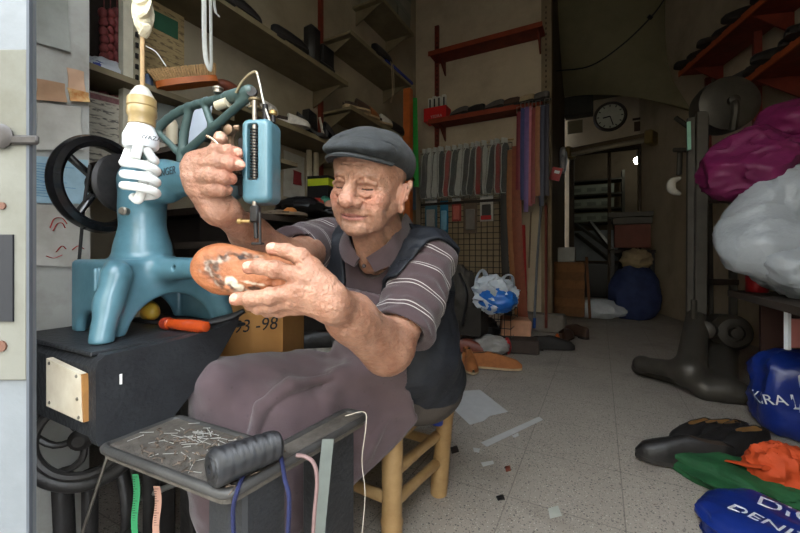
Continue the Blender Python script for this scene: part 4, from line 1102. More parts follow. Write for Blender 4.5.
# screwdriver and wax on the bench under the machine
zz = .626
sc0, sc1, sc2 = PZ(140, 321, zz + .010), PZ(163, 323, zz + .014), PZ(208, 327, zz + .014); ax = nz(sc2 - sc1)
drv = thing('screwdriver', 'screwdriver with orange plastic handle lying under the blue machine', 'screwdriver', (sc1 + sc2) / 2 - A(0, 0, .014))
b = MB(); b.tube([sc1 - ax * .10, sc1 + ax * .01], .0045, 10); b.obj('blade', M_dark, drv)
b = MB(); Lh = np.linalg.norm(sc2 - sc1); b.lathe(sc1, ax, [(.009, 0), (.0135, .004), (.0135, .016), (.010, .022), (.0115, .03), (.0135, Lh * .5), (.0135, Lh * .85), (.011, Lh * .97), (.006, Lh)], 20)
b.obj('handle', mat('orange_plastic', C(164, 62, 22), .25, 0, .15, 40, spec=.5, coat=.4), drv)
b = MB(); b.lathe(sc1 + ax * .002, ax, [(.0137, .003), (.0142, .008), (.0142, .014), (.0137, .017)], 20); b.obj('ferrule', mat('dark_red_band', C(120, 42, 28), .3), drv)
b = MB(); b.ell(PZ(150, 311, zz + .027), (.028, .020, .026), disp=lambda q: 1 + .05 * math.sin(5 * q[0] + 3 * q[2])); b.one('wax_lump', mat('yellow_wax', C(190, 150, 50), .45, 0, .15, 30, sss=.2), 'rounded yellow lump of wax under the machine arch', 'wax')
b = MB(); c_ = PZ(219, 322, .64); b.tube(spline([c_ + A(-.035, -.03, -.004), c_ + A(-.015, 0, .0), c_ + A(.01, .025, .008), c_ + A(.03, .045, .022)], 16), [.010 + .008 * math.sin(PI * k / 16) for k in range(17)], 12, flat=.55)
b.one('leather_flap', mat('black_leather', C(34, 33, 34), .5, 0, .2, 30, .2), 'black leather flap lying at the raised end of the bench board', 'leather flap')

# ----------------------------------------------------------------- hanging bulb
lb = thing('hanging_bulb', 'white spiral energy-saving bulb hanging on a tan flex before the machine', 'light bulb', P(140, 203, .50))
b = MB(); b.tube([P(142.5, 95, .5), P(142.5, 30, .5), P(141, 0, .5), P(140, -60, .5), np.append(P(140, 0, .5)[:2], 4.19)], .0028, 8); b.obj('flex', mat('tan_flex', C(150, 122, 84), .6, 0, .15, 80), lb)
b = MB(); b.ell(P(143, 12, .5), (.012, .012, .028), disp=lambda q: 1 + .25 * mnoise.noise(Vector(q) * 3)); b.tube(spline([P(133, -4, .5), P(140, 4, .49), P(149, 2, .5), P(146, 14, .49), P(139, 20, .5), P(147, 27, .495), P(143, 36, .5)], 24), .006, 7, flat=.6); b.obj('tape_wrap', mat('cream_tape', C(196, 186, 160), .6, 0, .15, 60, .3), lb)
pc = P(142, 110, .5); k = .5 / FPX
b = MB(); b.lathe(P(142, 92, .5), A(0, 0, -1), [(.004, -3 * k), (7 * k, 0), (9 * k, 4 * k), (12.5 * k, 7 * k), (13 * k, 15 * k), (12.2 * k, 16 * k), (13 * k, 18 * k), (13 * k, 24 * k), (11.5 * k, 26 * k), (11.8 * k, 33 * k), (9 * k, 35 * k)], 28)
b.obj('lamp_holder', mat('ivory_bakelite', C(150, 128, 86), .35, 0, .15, 40, spec=.5), lb)
b = MB(); b.lathe(P(142, 90, .5), A(0, 0, -1), [(3 * k, -4 * k), (6 * k, -2 * k), (9 * k, 3 * k), (11.5 * k, 8 * k)], 20); b.obj('holder_cover', mat('clear_cover', C(190, 186, 176), .2, 0, .1, 40, alpha=.8), lb)
M_white = mat('white_plastic', C(214, 218, 222), .35, 0, .04, 20)
b = MB(); b.lathe(P(141, 124, .5), A(0, 0, -1), [(7 * k, 0), (10.5 * k, 1 * k), (13.5 * k, 8 * k), (15.5 * k, 13 * k), (15.5 * k, 22 * k), (14 * k, 24.5 * k), (5 * k, 25 * k)], 32); bb = b.obj('ballast', M_white, lb)
text('lettering', 'WAZA', .0075, P(151, 138, .4825), cam_dir(.85, -.06, .5), A(0, 0, 1), M_ink, bb)
sc_ = P(140.5, 150, .5); pts = []
for t in np.linspace(0, 1, 150):
    a = 2 * PI * 3.4 * t + .6; r = (13.6 * k) * (1 if t > .06 else .8 + .2 * t / .06); pts.append(sc_ + A(r * math.cos(a), r * math.sin(a), 0) + A(0, 0, -k * (8 + 38 * t)))
pts = [sc_ + A(.012, 0, .002)] + pts
b = MB(); b.tube(pts, 4.2 * k, 12); b.tube(spline([pts[-1], sc_ + A(-.004, 0, -k * 49), sc_ + A(0, .004, -k * 30)], 10), 4.4 * k, 10); b.tube([sc_ + A(-.012, -.006, .004), sc_ + A(-.015, -.012, -k * 14)], 4.4 * k, 10); b.tube([sc_ + A(.012, -.008, .004), sc_ + A(.014, -.014, -k * 12)], 4.4 * k, 10)
b.obj('spiral_tube', mat('fluorescent_glass', C(226, 228, 226), .25, 0, .02, 20, spec=.5), lb)

# ----------------------------------------------------------------- white metal door standing open at the left edge
dd = .42; cr, cf = cam_dir(1, 0, 0), cam_dir(0, 0, 1)
Rc_ = np.stack([cr, cf, A(0, 0, 1)], 1)
M_door = plaster('stained_cream_paint', C(108, 107, 99), C(78, 74, 60), .6, 9)
M_dblue = mat('bluish_white_paint', C(102, 106, 109), .5, 0, .10, 14, .1, 60)
dr = props(thing('door_1', None, None, P(-40, 253, dd) * A(1, 1, 0)), kind='structure')
b = MB(); b.box(P(6, 253, dd) * A(1, 1, 0) + A(0, 0, 1.2), (.058, .010, 2.4), Rc_); b.obj('door_panel', M_dblue, dr, smooth=False)
b = MB(); b.box(P(1, 215, dd - .007), (.060, .004, .36), Rc_, bev=.0015); b.obj('cover_plate', M_door, dr)
b = MB(); b.box(P(29.5, 253, dd - .007) * A(1, 1, 0) + A(0, 0, 1.2), (.003, .004, 2.4), Rc_); b.obj('rubber_seal', mat('grey_seal', C(70, 74, 80), .7), dr, smooth=False)
b = MB(); b.lathe(P(3, 137, dd - .010), -cf, [(.004, 0), (.012, 0), (.0135, .003), (.011, .005), (.004, .005)], 24); b.box(P(25, 140, dd - .011), (.030, .005, .010), Rc_, bev=.002); b.obj('latch', mat('dark_latch', C(58, 54, 52), .5, .4, .3, 60), dr)
b = MB(); b.box(P(-6, 278, dd - .010), (.042, .002, .094), Rc_); b.obj('lock_slot', mat('slot_dark', C(20, 21, 26), .7), dr, smooth=False)
b = MB(); b.lathe(P(3, 206, dd - .009), -cf, [(.004, 0), (.004, .002)], 12); b.lathe(P(2, 346, dd - .009), -cf, [(.006, 0), (.006, .002)], 12); b.obj('bolt', mat('rust', C(92, 62, 48), .8), dr)
# ================================================================= left wall, back wall, passage
R3 = random.Random(11)
def crumple(c, r, seed, amp=.22, R=None, nu=44, nv=30, freq=1.6, base=None, film=False):
    """a sagging, folded bag or cloth: broad lobes with creases between them"""
    def disp(q):
        v = Vector(q) * freq + Vector((seed * 3.1, seed * 1.7, seed * .9))
        if film: v = v + Vector((mnoise.noise(v * .8), mnoise.noise(v * .8 + Vector((5, 0, 0))), mnoise.noise(v * .8 + Vector((0, 7, 0))))) * .5
        n1 = 1 - 2 * abs(mnoise.noise(v)); n2 = 1 - 2 * abs(mnoise.noise(v * 2.3)); n3 = mnoise.noise(v * 5.1)
        if film: return 1 + amp * (mnoise.noise(v * .7) * 1.1 + n1 * .26 + (1 - abs(mnoise.noise(v * 2.1 + Vector((3, 1, 2)))) * 2) ** 3 * .12 + n3 * .02 - .22)
        return 1 + amp * (n1 * .7 + n2 * .3 + n3 * .12 - .3)
    b = MB(); b.ell(c, r, R, nu, nv, disp)
    if base is not None:      # rests on a surface
        b.v = [(p[0], p[1], max(p[2], base)) for p in b.v]
    return b
M_shelf = mat('cream_shelf_board', C(128, 116, 90), .8, 0, .15, 5, .08, 40, col2=C(104, 92, 70))
M_redw = mat('red_brown_shelf', C(124, 46, 28), .65, 0, .2, 8, .1, 60, col2=C(92, 32, 20))
M_leather = [mat('shoe_leather_%d' % i, c, .45, 0, .2, 30, .15, 120) for i, c in enumerate((C(34, 32, 32), C(70, 50, 40), C(140, 86, 46), C(196, 190, 180), C(90, 86, 84), C(120, 60, 44)))]
M_sole = mat('shoe_sole', C(44, 40, 38), .8, 0, .2, 40); M_solew = mat('pale_sole', C(170, 150, 118), .8, 0, .2, 40); M_lin = mat('shoe_lining', C(60, 48, 40), .9, 0, .2, 40)
def make_shoe(name, label, cat, m, sole=None, L=.27, H=1.0, open_=.44, group=None, slipper=False, loc=(0, 0, 0), rot=(0, 0, 0)):
    t = thing(name, label, cat, (0, 0, 0), group)
    ip = lambda x, tb: float(np.interp(x, [p[0] for p in tb], [p[1] for p in tb]))
    W = [(0, .018), (.04, .028), (.12, .034), (.3, .034), (.5, .036), (.70, .044), (.85, .042), (.94, .030), (1, .010)]
    Hh = [(0, .060), (.1, .068), (.25, .066), (.45, .062), (.6, .054), (.78, .042), (.92, .032), (1, .014)]
    TS = np.linspace(0, 1, 25); gl, gr, li = [], [], []
    for x in TS:
        w_, h_ = ip(x, W), ip(x, Hh) * H; y = (x - .5) * L; o = 0.62 * math.sqrt(max(0, 1 - (max(x - .16, 0) / (open_ - .16)) ** 2)) if x < open_ else 0
        if slipper and x < .45: h_ = .012; o = .9
        a0 = math.acos(min(1, o)) if o > 0 else PI / 2
        L_ = [A(-w_ * math.cos(a0 * k / 8) ** .8, y, .022 + h_ * math.sin(a0 * k / 8) ** .9) for k in range(9)]
        gl.append(L_); gr.append([A(-p[0], p[1], p[2]) for p in L_[::-1]])
        if o > 0: tp = L_[-1]; li.append([tp, A(tp[0] * .95, y, .05), A(tp[0] * .8, y, .030), A(0, y, .028), A(-tp[0] * .8, y, .030), A(-tp[0] * .95, y, .05), A(-tp[0], y, tp[2])])
    b = MB(); b.grid(gl, .002); b.grid(gr, .002)
    b.add(gl[0] + gr[0], [tuple(range(18))]); b.obj('upper', m, t)
    if li: b = MB(); b.grid(li); b.obj('lining', M_lin, t)
    out = [A(ip(x, W) * 1.05, (x - .5) * L, 0) for x in TS] + [A(-ip(x, W) * 1.05, (x - .5) * L, 0) for x in TS[::-1]]
    b = MB(); b.prism([(p[0], p[1]) for p in out], A(0, 0, .010), A(1, 0, 0), A(0, 1, 0), A(0, 0, .014))
    heel = [p for p in out if p[1] < -.22 * L]; b.prism([(p[0], p[1]) for p in heel], A(0, 0, 0), A(1, 0, 0), A(0, 1, 0), A(0, 0, .012)); b.obj('sole', sole or M_sole, t, smooth=False)
    t.location = tuple(loc); t.rotation_euler = rot
    return t
def put(o, loc, rot=(0, 0, 0), label=None, s=1.0):
    o.location = tuple(loc); o.rotation_euler = rot
    if s != 1: o.scale = (s, s, s)
    if label: o['label'] = label
    return o

# ---- partition board with papers
b = MB(); b.box((-1.32, .415, 1.2), (.03, .27, 2.4)); b.struct('wall_partition', plaster('scuffed_board', C(168, 166, 158), C(118, 110, 100), .6, 7))
def sheet(name, pts, X, m, label, cat, group=None, th=.0015, curl=.006):
    q = [PX(px, py, X) for px, py in pts]; rows = []
    for i in range(7):
        u = i / 6; rows.append([(q[0] * (1 - v) + q[1] * v) * (1 - u) + (q[3] * (1 - v) + q[2] * v) * u + A(curl * (math.sin(5 * u + 3 * v) * .5 + .6), 0, 0) for v in np.linspace(0, 1, 7)])
    b = MB(); b.grid(rows, th); return b.one(name, m, label, cat, group)
M_paperg = mat('grey_paper', C(160, 160, 152), .8, 0, .12, 12, col2=C(136, 136, 128)); M_card = mat('brown_card', C(172, 138, 108), .85, 0, .12, 14, col2=C(152, 116, 88)); M_paperw = mat('dirty_white_paper', C(188, 184, 174), .85, 0, .1, 10, col2=C(160, 154, 142))
sheet('paper_sheet', [(34, -8), (67, -8), (69.5, 53), (34, 42)], -1.298, M_paperg, 'grey printed sheet pinned high on the board at the left', 'paper')
sheet('cardboard_piece', [(36, 79), (64, 84), (66, 103), (36, 100)], -1.294, M_card, 'flat tan cardboard piece pinned on the board above the hand wheel', 'cardboard')
sheet('cardboard_piece', [(66, 68), (83, 72), (85, 96), (68, 93)], -1.291, mat('pinkish_card', C(186, 150, 122), .85, 0, .1, 14), 'pinkish cardboard piece at the corner edge of the board', 'cardboard')
sheet('paper_tag', [(66, 88), (88, 93), (89, 103), (70, 101)], -1.286, mat('orange_stained_tag', C(200, 170, 120), .85, 0, .2, 60, col2=C(176, 108, 50)), 'small orange-stained paper tag sticking out at the board corner', 'tag')
sheet('paper_sheet', [(36, 103), (80, 108), (82, 150), (36, 150)], -1.297, M_paperw, 'curled white paper hanging behind the black hand wheel', 'paper')
t = thing('poster', 'white sheet with red drawn arcs under the hand wheel', 'poster', PX(60, 262, -1.297))
q = [PX(px, py, -1.295) for px, py in ((36, 204), (90, 208), (90, 268), (36, 265))]
b = MB(); b.grid([[q[0] * (1 - v) + q[1] * v for v in (0, .5, 1)], [q[3] * (1 - v) + q[2] * v for v in (0, .5, 1)]], .0015); b.obj('sheet', M_paperw, t)
b = MB()
for pts in ([(50, 228), (54, 219), (62, 218), (67, 224)], [(53, 231), (57, 224), (62, 223), (65, 228)], [(56, 252), (62, 246), (66, 249)], [(46, 256), (54, 258), (62, 255)], [(72, 250), (78, 246), (84, 249)]): b.tube(spline([PX(x, y, -1.2925) for x, y in pts], 10), .0045, 6, flat=.2)
b.obj('drawn_lines', mat('red_ink', C(176, 50, 52), .8, 0, .3, 80), t)
t = thing('poster', 'sheet printed with blue stripes behind the hand wheel', 'poster', PX(60, 203, -1.296))
q = [PX(px, py, -1.294) for px, py in ((36, 156), (88, 160), (88, 204), (36, 203))]
b = MB(); b.grid([[q[0] * (1 - v) + q[1] * v for v in (0, .5, 1)], [q[3] * (1 - v) + q[2] * v for v in (0, .5, 1)]], .0015); b.obj('sheet', mat('pale_blue_sheet', C(150, 176, 186), .8, 0, .15, 20), t)
b = MB()
for k in range(13):
    y = 165 + 2.7 * k; b.bar(PX(36, y - 2, -1.2915), PX(46 + R3.random() * 30, y + R3.uniform(-1, 2), -1.2915), .0022, .0008)
b.obj('blue_stripes', mat('blue_ink', C(34, 110, 150), .8, 0, .3, 60), t)
# ---- small shelf unit behind the machine
Xs = -1.62
b = MB(); b.box((-1.77, .90, 1.44), (.46, .66, .022)); b.one('shelf_board', M_shelf, 'short cream shelf behind the hanging bulb, a plastic bag on it', 'shelf', smooth=False)
b = MB(); b.box((-1.81, .56, 1.3), (.38, .02, 2.6)); b.one('upright_board', mat('dark_side_board', C(84, 74, 62), .8, 0, .2, 8), 'dark upright side board of the shelf behind the partition', 'board', smooth=False)
up = thing('shelf_upright', 'pale slotted steel shelf upright behind the hanging bulb', 'upright', np.append(PX(128, 253, Xs)[:2], 0))
b = MB(); b.box(np.append(PX(126, 253, Xs)[:2], 1.4), (.035, .035, 2.8)); b.obj('post', mat('cream_steel', C(190, 182, 160), .6, .1, .1, 20), up, smooth=False)
b = MB(); b.box(np.append(PX(137, 253, Xs)[:2], 1.4), (.014, .030, 2.8)); b.obj('slotted_flange', mat('slotted_steel', C(150, 140, 116), .6, .1, .1, 20), up, smooth=False)
b = MB()
for k in range(44): b.box(np.append(PX(137, 253, Xs + .016)[:2], .9 + k * .042), (.006, .010, .018))
b.obj('slots', mat('slot_dark2', C(26, 22, 18), .9), up, smooth=False)
for i, px in enumerate((104, 110.5, 117, 123)):
    b = MB(); p = PX(px, 5, -1.72)
    for k in range(12):
        b.ell(p - A(0, 0, .035 + .034 * k) + A(0, R3.uniform(-.004, .004), 0), (.019, .017, .022), nu=10, nv=7)
    b.tube([p + A(0, 0, .25), p - A(0, 0, .42)], .002, 5)
    b.one('heel_string', mat('maroon_leather_%d' % i, C(112 + 8 * (i % 2), 50, 48), .6, 0, .3, 60), 'string of maroon leather pieces hanging in the dark shelf behind the bulb flex', 'leather pieces', 'strings of maroon leather pieces')
b = MB(); b.box((-1.96, .765, 2.0), (.02, .37, 1.1)); b.one('back_panel', mat('dark_back', C(44, 36, 30), .9, 0, .2, 6), 'dark brown back panel of the shelf with maroon strings', 'panel', smooth=False)
t = thing('plastic_bag', 'crumpled clear-white plastic bag with blue print on the short shelf', 'bag', PX(108, 85, -1.68))
M_bagw = mat('white_plastic_bag', C(196, 200, 206), .35, 0, .08, 20, .3, 40, spec=.5, trans=.15)
crumple(PX(108, 74, -1.68), (.05, .085, .045), 3, .35, base=1.452).obj('bag', M_bagw, t); crumple(PX(100, 68, -1.66), (.028, .045, .022), 5, .35).obj('blue_print', mat('blue_plastic', C(40, 52, 130), .35, 0, .2, 30, .3, 40), t)
def print_mat(name, paper, ink, sx, sz):
    m = mat(name, paper, .85, 0, .08, 12); nt = m.node_tree; N = nt.nodes; L = nt.links; b = N['Principled BSDF']; tc = N.new('ShaderNodeTexCoord'); mp = N.new('ShaderNodeMapping'); mp.inputs['Scale'].default_value = (sx, sx, sz)
    L.new(tc.outputs['Object'], mp.inputs[0]); v = N.new('ShaderNodeTexNoise'); v.inputs['Scale'].default_value = 1; v.inputs['Detail'].default_value = 2; L.new(mp.outputs[0], v.inputs['Vector'])
    w_ = N.new('ShaderNodeTexWave'); w_.bands_direction = 'Z'; w_.inputs['Scale'].default_value = sz / 12; L.new(tc.outputs['Object'], w_.inputs['Vector'])
    r = N.new('ShaderNodeMapRange'); r.inputs[1].default_value = .48; r.inputs[2].default_value = .56; L.new(v.outputs['Fac'], r.inputs[0]); mu = N.new('ShaderNodeMath'); mu.operation = 'MULTIPLY'; L.new(r.outputs[0], mu.inputs[0]); L.new(w_.outputs['Fac'], mu.inputs[1])
    mx = N.new('ShaderNodeMix'); mx.data_type = 'RGBA'; mx.inputs[7].default_value = ink; L.new(b.inputs['Base Color'].links[0].from_socket, mx.inputs[6]); L.new(mu.outputs[0], mx.inputs[0]); L.new(mx.outputs[2], b.inputs['Base Color']); return m
t = thing('newspaper', 'yellowed newspaper hung under the short shelf behind the bulb', 'newspaper', PX(110, 160, -1.64))
q = [PX(px, py, -1.64) for px, py in ((88, 90), (168, 112), (168, 185), (88, 185))]
b = MB(); b.grid([[(q[0] * (1 - v) + q[1] * v) * (1 - u) + (q[3] * (1 - v) + q[2] * v) * u + A(.004 * math.sin(6 * v), 0, 0) for v in np.linspace(0, 1, 9)] for u in np.linspace(0, 1, 5)], .0015); b.obj('sheet', print_mat('newsprint', C(172, 164, 148), C(84, 80, 76), 40, 140), t)
b = MB(); b.bar(PX(90, 95, -1.634), PX(134, 106, -1.634), .020, .001, up=(1, 0, 0)); b.obj('red_border', mat('dull_red_border', C(124, 84, 84), .85, 0, .3, 90), t, smooth=False)
t = thing('poster', 'brown kraft poster with a green panel above the scrubbing brush', 'poster', PX(160, 80, -1.985))
q = [PX(px, py, -1.985) for px, py in ((138, -40), (184, -20), (184, 90), (138, 80))]
b = MB(); b.grid([[q[0], q[1]], [q[3], q[2]]], .002); b.obj('sheet', print_mat('kraft_print', C(166, 142, 100), C(108, 90, 62), 30, 110), t)
q = [PX(px, py, -1.98) for px, py in ((154, 10), (178, 22), (178, 40), (154, 28))]; b = MB(); b.grid([[q[0], q[1]], [q[3], q[2]]], .001); b.obj('green_panel', mat('green_print', C(48, 92, 66), .8), t)
# grey tin box carrying the brush
d_ = 1.55; bx0 = P(150, 120, d_)
b = MB(); q = [P(146, 90, 1.50), P(191, 84, 1.62), P(191, 104, 1.62), P(150, 125, 1.50)]; b.prism([(0, 0), (.24, 0), (.24, .09), (0, .09)], A(bx0[0], bx0[1], 1.335), nz(A(q[1][0] - q[0][0], q[1][1] - q[0][1], 0)), A(0, 0, 1), nz(A(-.6, .75, 0)) * .16)
b.one('tin_box', mat('grey_green_tin', C(104, 108, 100), .6, .1, .15, 20), 'grey-green box under the scrubbing brush', 'box', smooth=False)
b = MB(); b.box((-1.80, 1.48, 1.322), (.42, .46, .024)); b.one('shelf_board', M_shelf, 'cream shelf holding the grey-green box behind the machine', 'shelf', smooth=False)
br = thing('scrubbing_brush', 'scrubbing brush with orange wooden back and tan bristles upward', 'brush', P(185, 90, 1.55))
c0, c1 = P(160, 86, 1.50), P(214, 80, 1.58); dx = nz(c1 - c0); dy = nz(np.cross(A(0, 0, 1), dx)); dz = np.cross(dx, dy)
b = MB(); n_ = 20; b.prism([(u, v) for u, v in [(math.cos(t) * .118 * (1 if abs(math.cos(t)) < .9 else .98), math.copysign(abs(math.sin(t)) ** .5, math.sin(t)) * .032) for t in np.linspace(0, 2 * PI, 28, endpoint=False)]], (c0 + c1) / 2 - dz * .012, dx, dy, dz * .024); b.obj('wooden_back', mat('orange_wood', C(186, 98, 40), .5, 0, .15, 20, .1), br)
b = MB()
for i in range(26):
    for j in range(6):
        u, v = (i / 25 - .5) * .215, (j / 5 - .5) * .048; p = (c0 + c1) / 2 + dx * u + dy * v + dz * .012; tip = p + dz * .042 + dx * (u * .12 + R3.uniform(-.002, .002)) + dy * (v * .3 + R3.uniform(-.002, .002)); b.tube([p, tip], [.0034, .0048], 5)
b.obj('bristles', mat('tan_bristle', C(188, 150, 104), .9, 0, .25, 120), br)
b = MB(); p = P(149, 88, 1.5); p[2] = 1.452; b.lathe(p, A(0, 0, 1), [(.014, 0), (.014, .05), (.010, .055)], 14); b.one('small_tin', mat('blue_grey_tin', C(84, 94, 116), .5, .2, .1, 20), 'small blue-grey tin left of the scrubbing brush', 'tin')
b = MB(); p = P(228, 90, 1.72); b.ell(p, (.05, .085, .032), rot3(0, 0, .4)); b.one('brown_brush', mat('red_brown_block', C(116, 62, 44), .6, 0, .2, 30), 'dark red-brown brush block right of the scrubbing brush', 'brush')
sl_ = MB(); p = P(197, 125, 1.25); sl_.ell(p, (.036, .014, .10), np.stack([nz(cam_dir(1, 0, .1)), nz(cam_dir(0, 0, 1)), nz(cam_dir(.35, 1, 0))], 1)); sl_.one('shoe_last', mat('white_last', C(188, 198, 212), .4, 0, .05, 20), 'white plastic shoe last standing behind the lattice lever', 'shoe last')
b = MB(); p = P(172, 134, 1.2); b.lathe(p - A(0, 0, .055), A(0, 0, 1), [(.016, 0), (.017, .005), (.017, .085), (.012, .098), (.008, .102), (.008, .112)], 18); b.one('cream_bottle', mat('cream_plastic', C(176, 164, 140), .45), 'small cream bottle behind the lattice lever, left of the white last', 'bottle')
b = MB(); b.box((-1.36, 1.06, .83), (.26, .30, .025)); b.box((-1.36, 1.08, .41), (.22, .24, .82)); b.box((-1.37, .82, 1.108), (.58, .30, .016)); b.one('side_cabinet', mat('dark_cabinet', C(58, 48, 40), .8, 0, .2, 10, .1), 'dark narrow cabinet with a ledge standing behind the blue machine', 'cabinet', smooth=False)
b = MB(); b.tube(spline([P(203, -200, 1.2), P(204, 0, 1.2), P(205, 50, 1.2), P(208, 66, 1.19), P(211, 66, 1.2), P(211, 30, 1.21), P(208, -200, 1.2)], 30), .0085, 6, flat=.25); b.one('hanging_lace', mat('white_lace', C(204, 204, 196), .8, 0, .08, 60), 'long white shoelace looped down above the lattice lever', 'lace')
b = MB(); b.tube(spline([P(211, -100, 1.3), P(214, 0, 1.3), P(219, 17, 1.3)], 14), .006, 6, flat=.3); b.one('hanging_lace', mat('white_lace2', C(196, 194, 184), .8), 'short white lace end hanging right of the long lace', 'lace')
b = MB(); b.tube(spline([P(146, 46, .9), P(156, 52, .9), P(166, 66, .9)], 12), .0014, 6); b.one('wire', mat('white_wire', C(196, 194, 186), .6), 'thin white wire curving across beside the bulb flex', 'wire')

# ---- long shelves along the left wall
def wall_shelf(y0, y1, z, label, dep=.30, mt=None):
    t = thing('wall_shelf', label, 'shelf', (-1.85, (y0 + y1) / 2, z))
    b = MB(); b.box((-2 + dep / 2, (y0 + y1) / 2, z), (dep, y1 - y0, .02)); b.obj('board', mt or M_shelf, t, smooth=False)
    b = MB(); b.box((-2 + dep, (y0 + y1) / 2, z + .004), (.012, y1 - y0, .034)); b.obj('front_lip', mat('shelf_lip', C(124, 112, 84), .8, 0, .15, 10), t, smooth=False)
    for yy in (y0 + .05, y1 - .05):
        b = MB(); b.prism([(0, 0), (dep - .03, 0), (0, -.13)], A(-2, yy, z - .01), A(1, 0, 0), A(0, 0, 1), A(0, .012, 0)); b.obj('bracket', M_shelf, t, smooth=False)
    return t
wall_shelf(.50, 2.37, 2.08, 'long cream wall shelf with black shoes, high above the machine')
wall_shelf(2.40, 3.46, 2.50, 'cream wall shelf ending in a blue edge strip')
wall_shelf(2.86, 3.52, 3.04, 'topmost cream wall shelf carrying grey boxes')
wall_shelf(1.25, 2.36, 1.58, 'cream wall shelf with white slippers behind the needle head')
wall_shelf(2.40, 3.46, 1.92, 'cream wall shelf with sandals just above the flat cap')
wall_shelf(2.40, 3.46, 1.50, 'low cream wall shelf partly hidden behind the flat cap')
b = MB(); b.box((-1.69, 3.20, 2.525), (.02, .55, .022)); b.one('edge_strip', mat('blue_strip', C(36, 52, 150), .5), 'bright blue strip along the edge of a wall shelf', 'strip', smooth=False)
up = thing('shelf_upright', 'red-brown slotted upright between the two bays of wall shelves', 'upright', (-1.97, 2.385, 0))
b = MB(); b.box((-1.975, 2.385, 2.0), (.03, .035, 4.0)); b.obj('post', M_redw, up, smooth=False)
# goods on the shelves
def on(X, Y, Z): return A(X, Y, Z)
make_shoe('shoe', 'black shoe near the start of the highest long shelf', 'shoe', M_leather[0], L=.28, loc=on(-1.72, 1.10, 2.09), rot=(0, 0, -.3), group=None)
make_shoe('shoe', 'black shoe in the middle of the highest long shelf', 'shoe', M_leather[0], L=.28, loc=on(-1.72, 1.42, 2.09), rot=(0, 0, .1))
make_shoe('shoe', 'black shoe lying before the dark boot on the highest long shelf', 'shoe', M_leather[0], L=.28, loc=on(-1.71, 1.78, 2.09), rot=(0, 0, -.1))
make_shoe('shoe', 'dark grey shoe beside the black ones on the highest long shelf', 'shoe', M_leather[4], L=.26, loc=on(-1.86, 1.58, 2.09), rot=(0, 0, .3))
t = thing('boot', 'black ankle boot standing on the end of the highest long shelf', 'boot', on(-1.80, 2.12, 2.09))
b = MB(); b.box((-1.80, 2.08, 2.09 + .16), (.10, .12, .30), bev=.03); b.box((-1.80, 2.20, 2.09 + .06), (.10, .24, .10), bev=.04); b.obj('shaft', M_leather[0], t); b = MB(); b.box((-1.80, 2.17, 2.098), (.11, .31, .018), bev=.004); b.obj('sole', M_sole, t)
b = MB(); b.box((-1.86, 2.27, 2.09 + .13), (.12, .14, .26), bev=.01); b.one('black_box', M_leather[0], 'black upright box behind the ankle boot', 'box', smooth=False)
b = MB(); b.ell((-1.74, 1.90, 2.125), (.045, .06, .033)); b.one('polish_tin', M_solew, 'round beige tin on the highest long shelf before the boot', 'tin')
make_shoe('slipper', 'white slipper nearest the needle head on the wall shelf', 'slipper', M_leather[3], M_leather[3], L=.26, loc=on(-1.70, 1.50, 1.592), rot=(0, 0, -.25), slipper=True)
make_shoe('slipper', 'white slipper, second one along the shelf behind the needle head', 'slipper', M_leather[3], M_leather[3], L=.26, loc=on(-1.72, 1.78, 1.592), rot=(0, 0, -.5), slipper=True)
def heel_shoe(label, loc, rz, m=M_leather[0]):
    t = thing('high_heel', label, 'shoe', (0, 0, 0)); b = MB()
    rows = []
    for x in np.linspace(0, 1, 12):
        y = (x - .5) * .22; z = .09 * (1 - min(1, x / .62)) ** 1.3; w_ = np.interp(x, [0, .2, .5, .75, 1], [.022, .028, .024, .036, .006]); h_ = np.interp(x, [0, .15, .4, .6, .8, 1], [.055, .06, .03, .028, .03, .008]); rows.append([A(-w_, y, z), A(-w_, y, z + h_ * .8), A(-w_ * .4, y, z + h_), A(w_ * .4, y, z + h_), A(w_, y, z + h_ * .8), A(w_, y, z)])
    b.grid(rows, .003, close_u=True); b.obj('upper', m, t); b = MB(); b.cyl((0, -.095, .09), (0, -.09, 0), .018, .007, 10); b.obj('heel', m, t)
    t.location = tuple(loc); t.rotation_euler = (0, 0, rz); return t
heel_shoe('black high-heeled shoe standing on the shelf beyond the white slippers', on(-1.72, 2.00, 1.592), -.5)
heel_shoe('black high-heeled shoe at the shelf end, nearest the flat cap', on(-1.70, 2.24, 1.592), -.3)
t = thing('strappy_boot', 'black shoe with pale strap leaning upright on the slipper shelf', 'shoe', on(-1.86, 2.10, 1.592)); b = MB(); b.prism([(0, 0), (.12, 0), (.10, .20), (.02, .22)], A(-1.86, 2.03, 1.592), A(0, 1, 0), A(0, 0, 1), A(.06, 0, 0)); b.obj('upper', M_leather[0], t); b = MB(); b.bar((-1.79, 2.15, 1.78), (-1.78, 2.20, 1.60), .02, .006); b.obj('strap', M_leather[3], t)
for i, (yy, m, rz, lb_) in enumerate(((2.52, M_leather[1], -.9, 'brown sandal at the near corner of the sandal shelf'), (2.70, M_leather[2], -.6, 'tan sandal, second on the sandal shelf'), (2.90, M_leather[3], -.8, 'pale sandal, third on the sandal shelf'), (3.12, M_leather[0], -.9, 'black shoe towards the far end of the sandal shelf'), (3.32, M_leather[0], -.6, 'black shoe at the far end of the sandal shelf'))):
    make_shoe('sandal' if i < 3 else 'shoe', lb_, 'sandal' if i < 3 else 'shoe', m, M_solew if i < 3 else None, L=.25, loc=on(-1.715, yy, 1.932), rot=(0, 0, rz + .5), slipper=i < 3, H=1.3)
make_shoe('shoe', 'dark shoe on the shelf with the blue strip', 'shoe', M_leather[0], L=.27, loc=on(-1.71, 2.90, 2.512), rot=(0, 0, -.1), H=1.3)
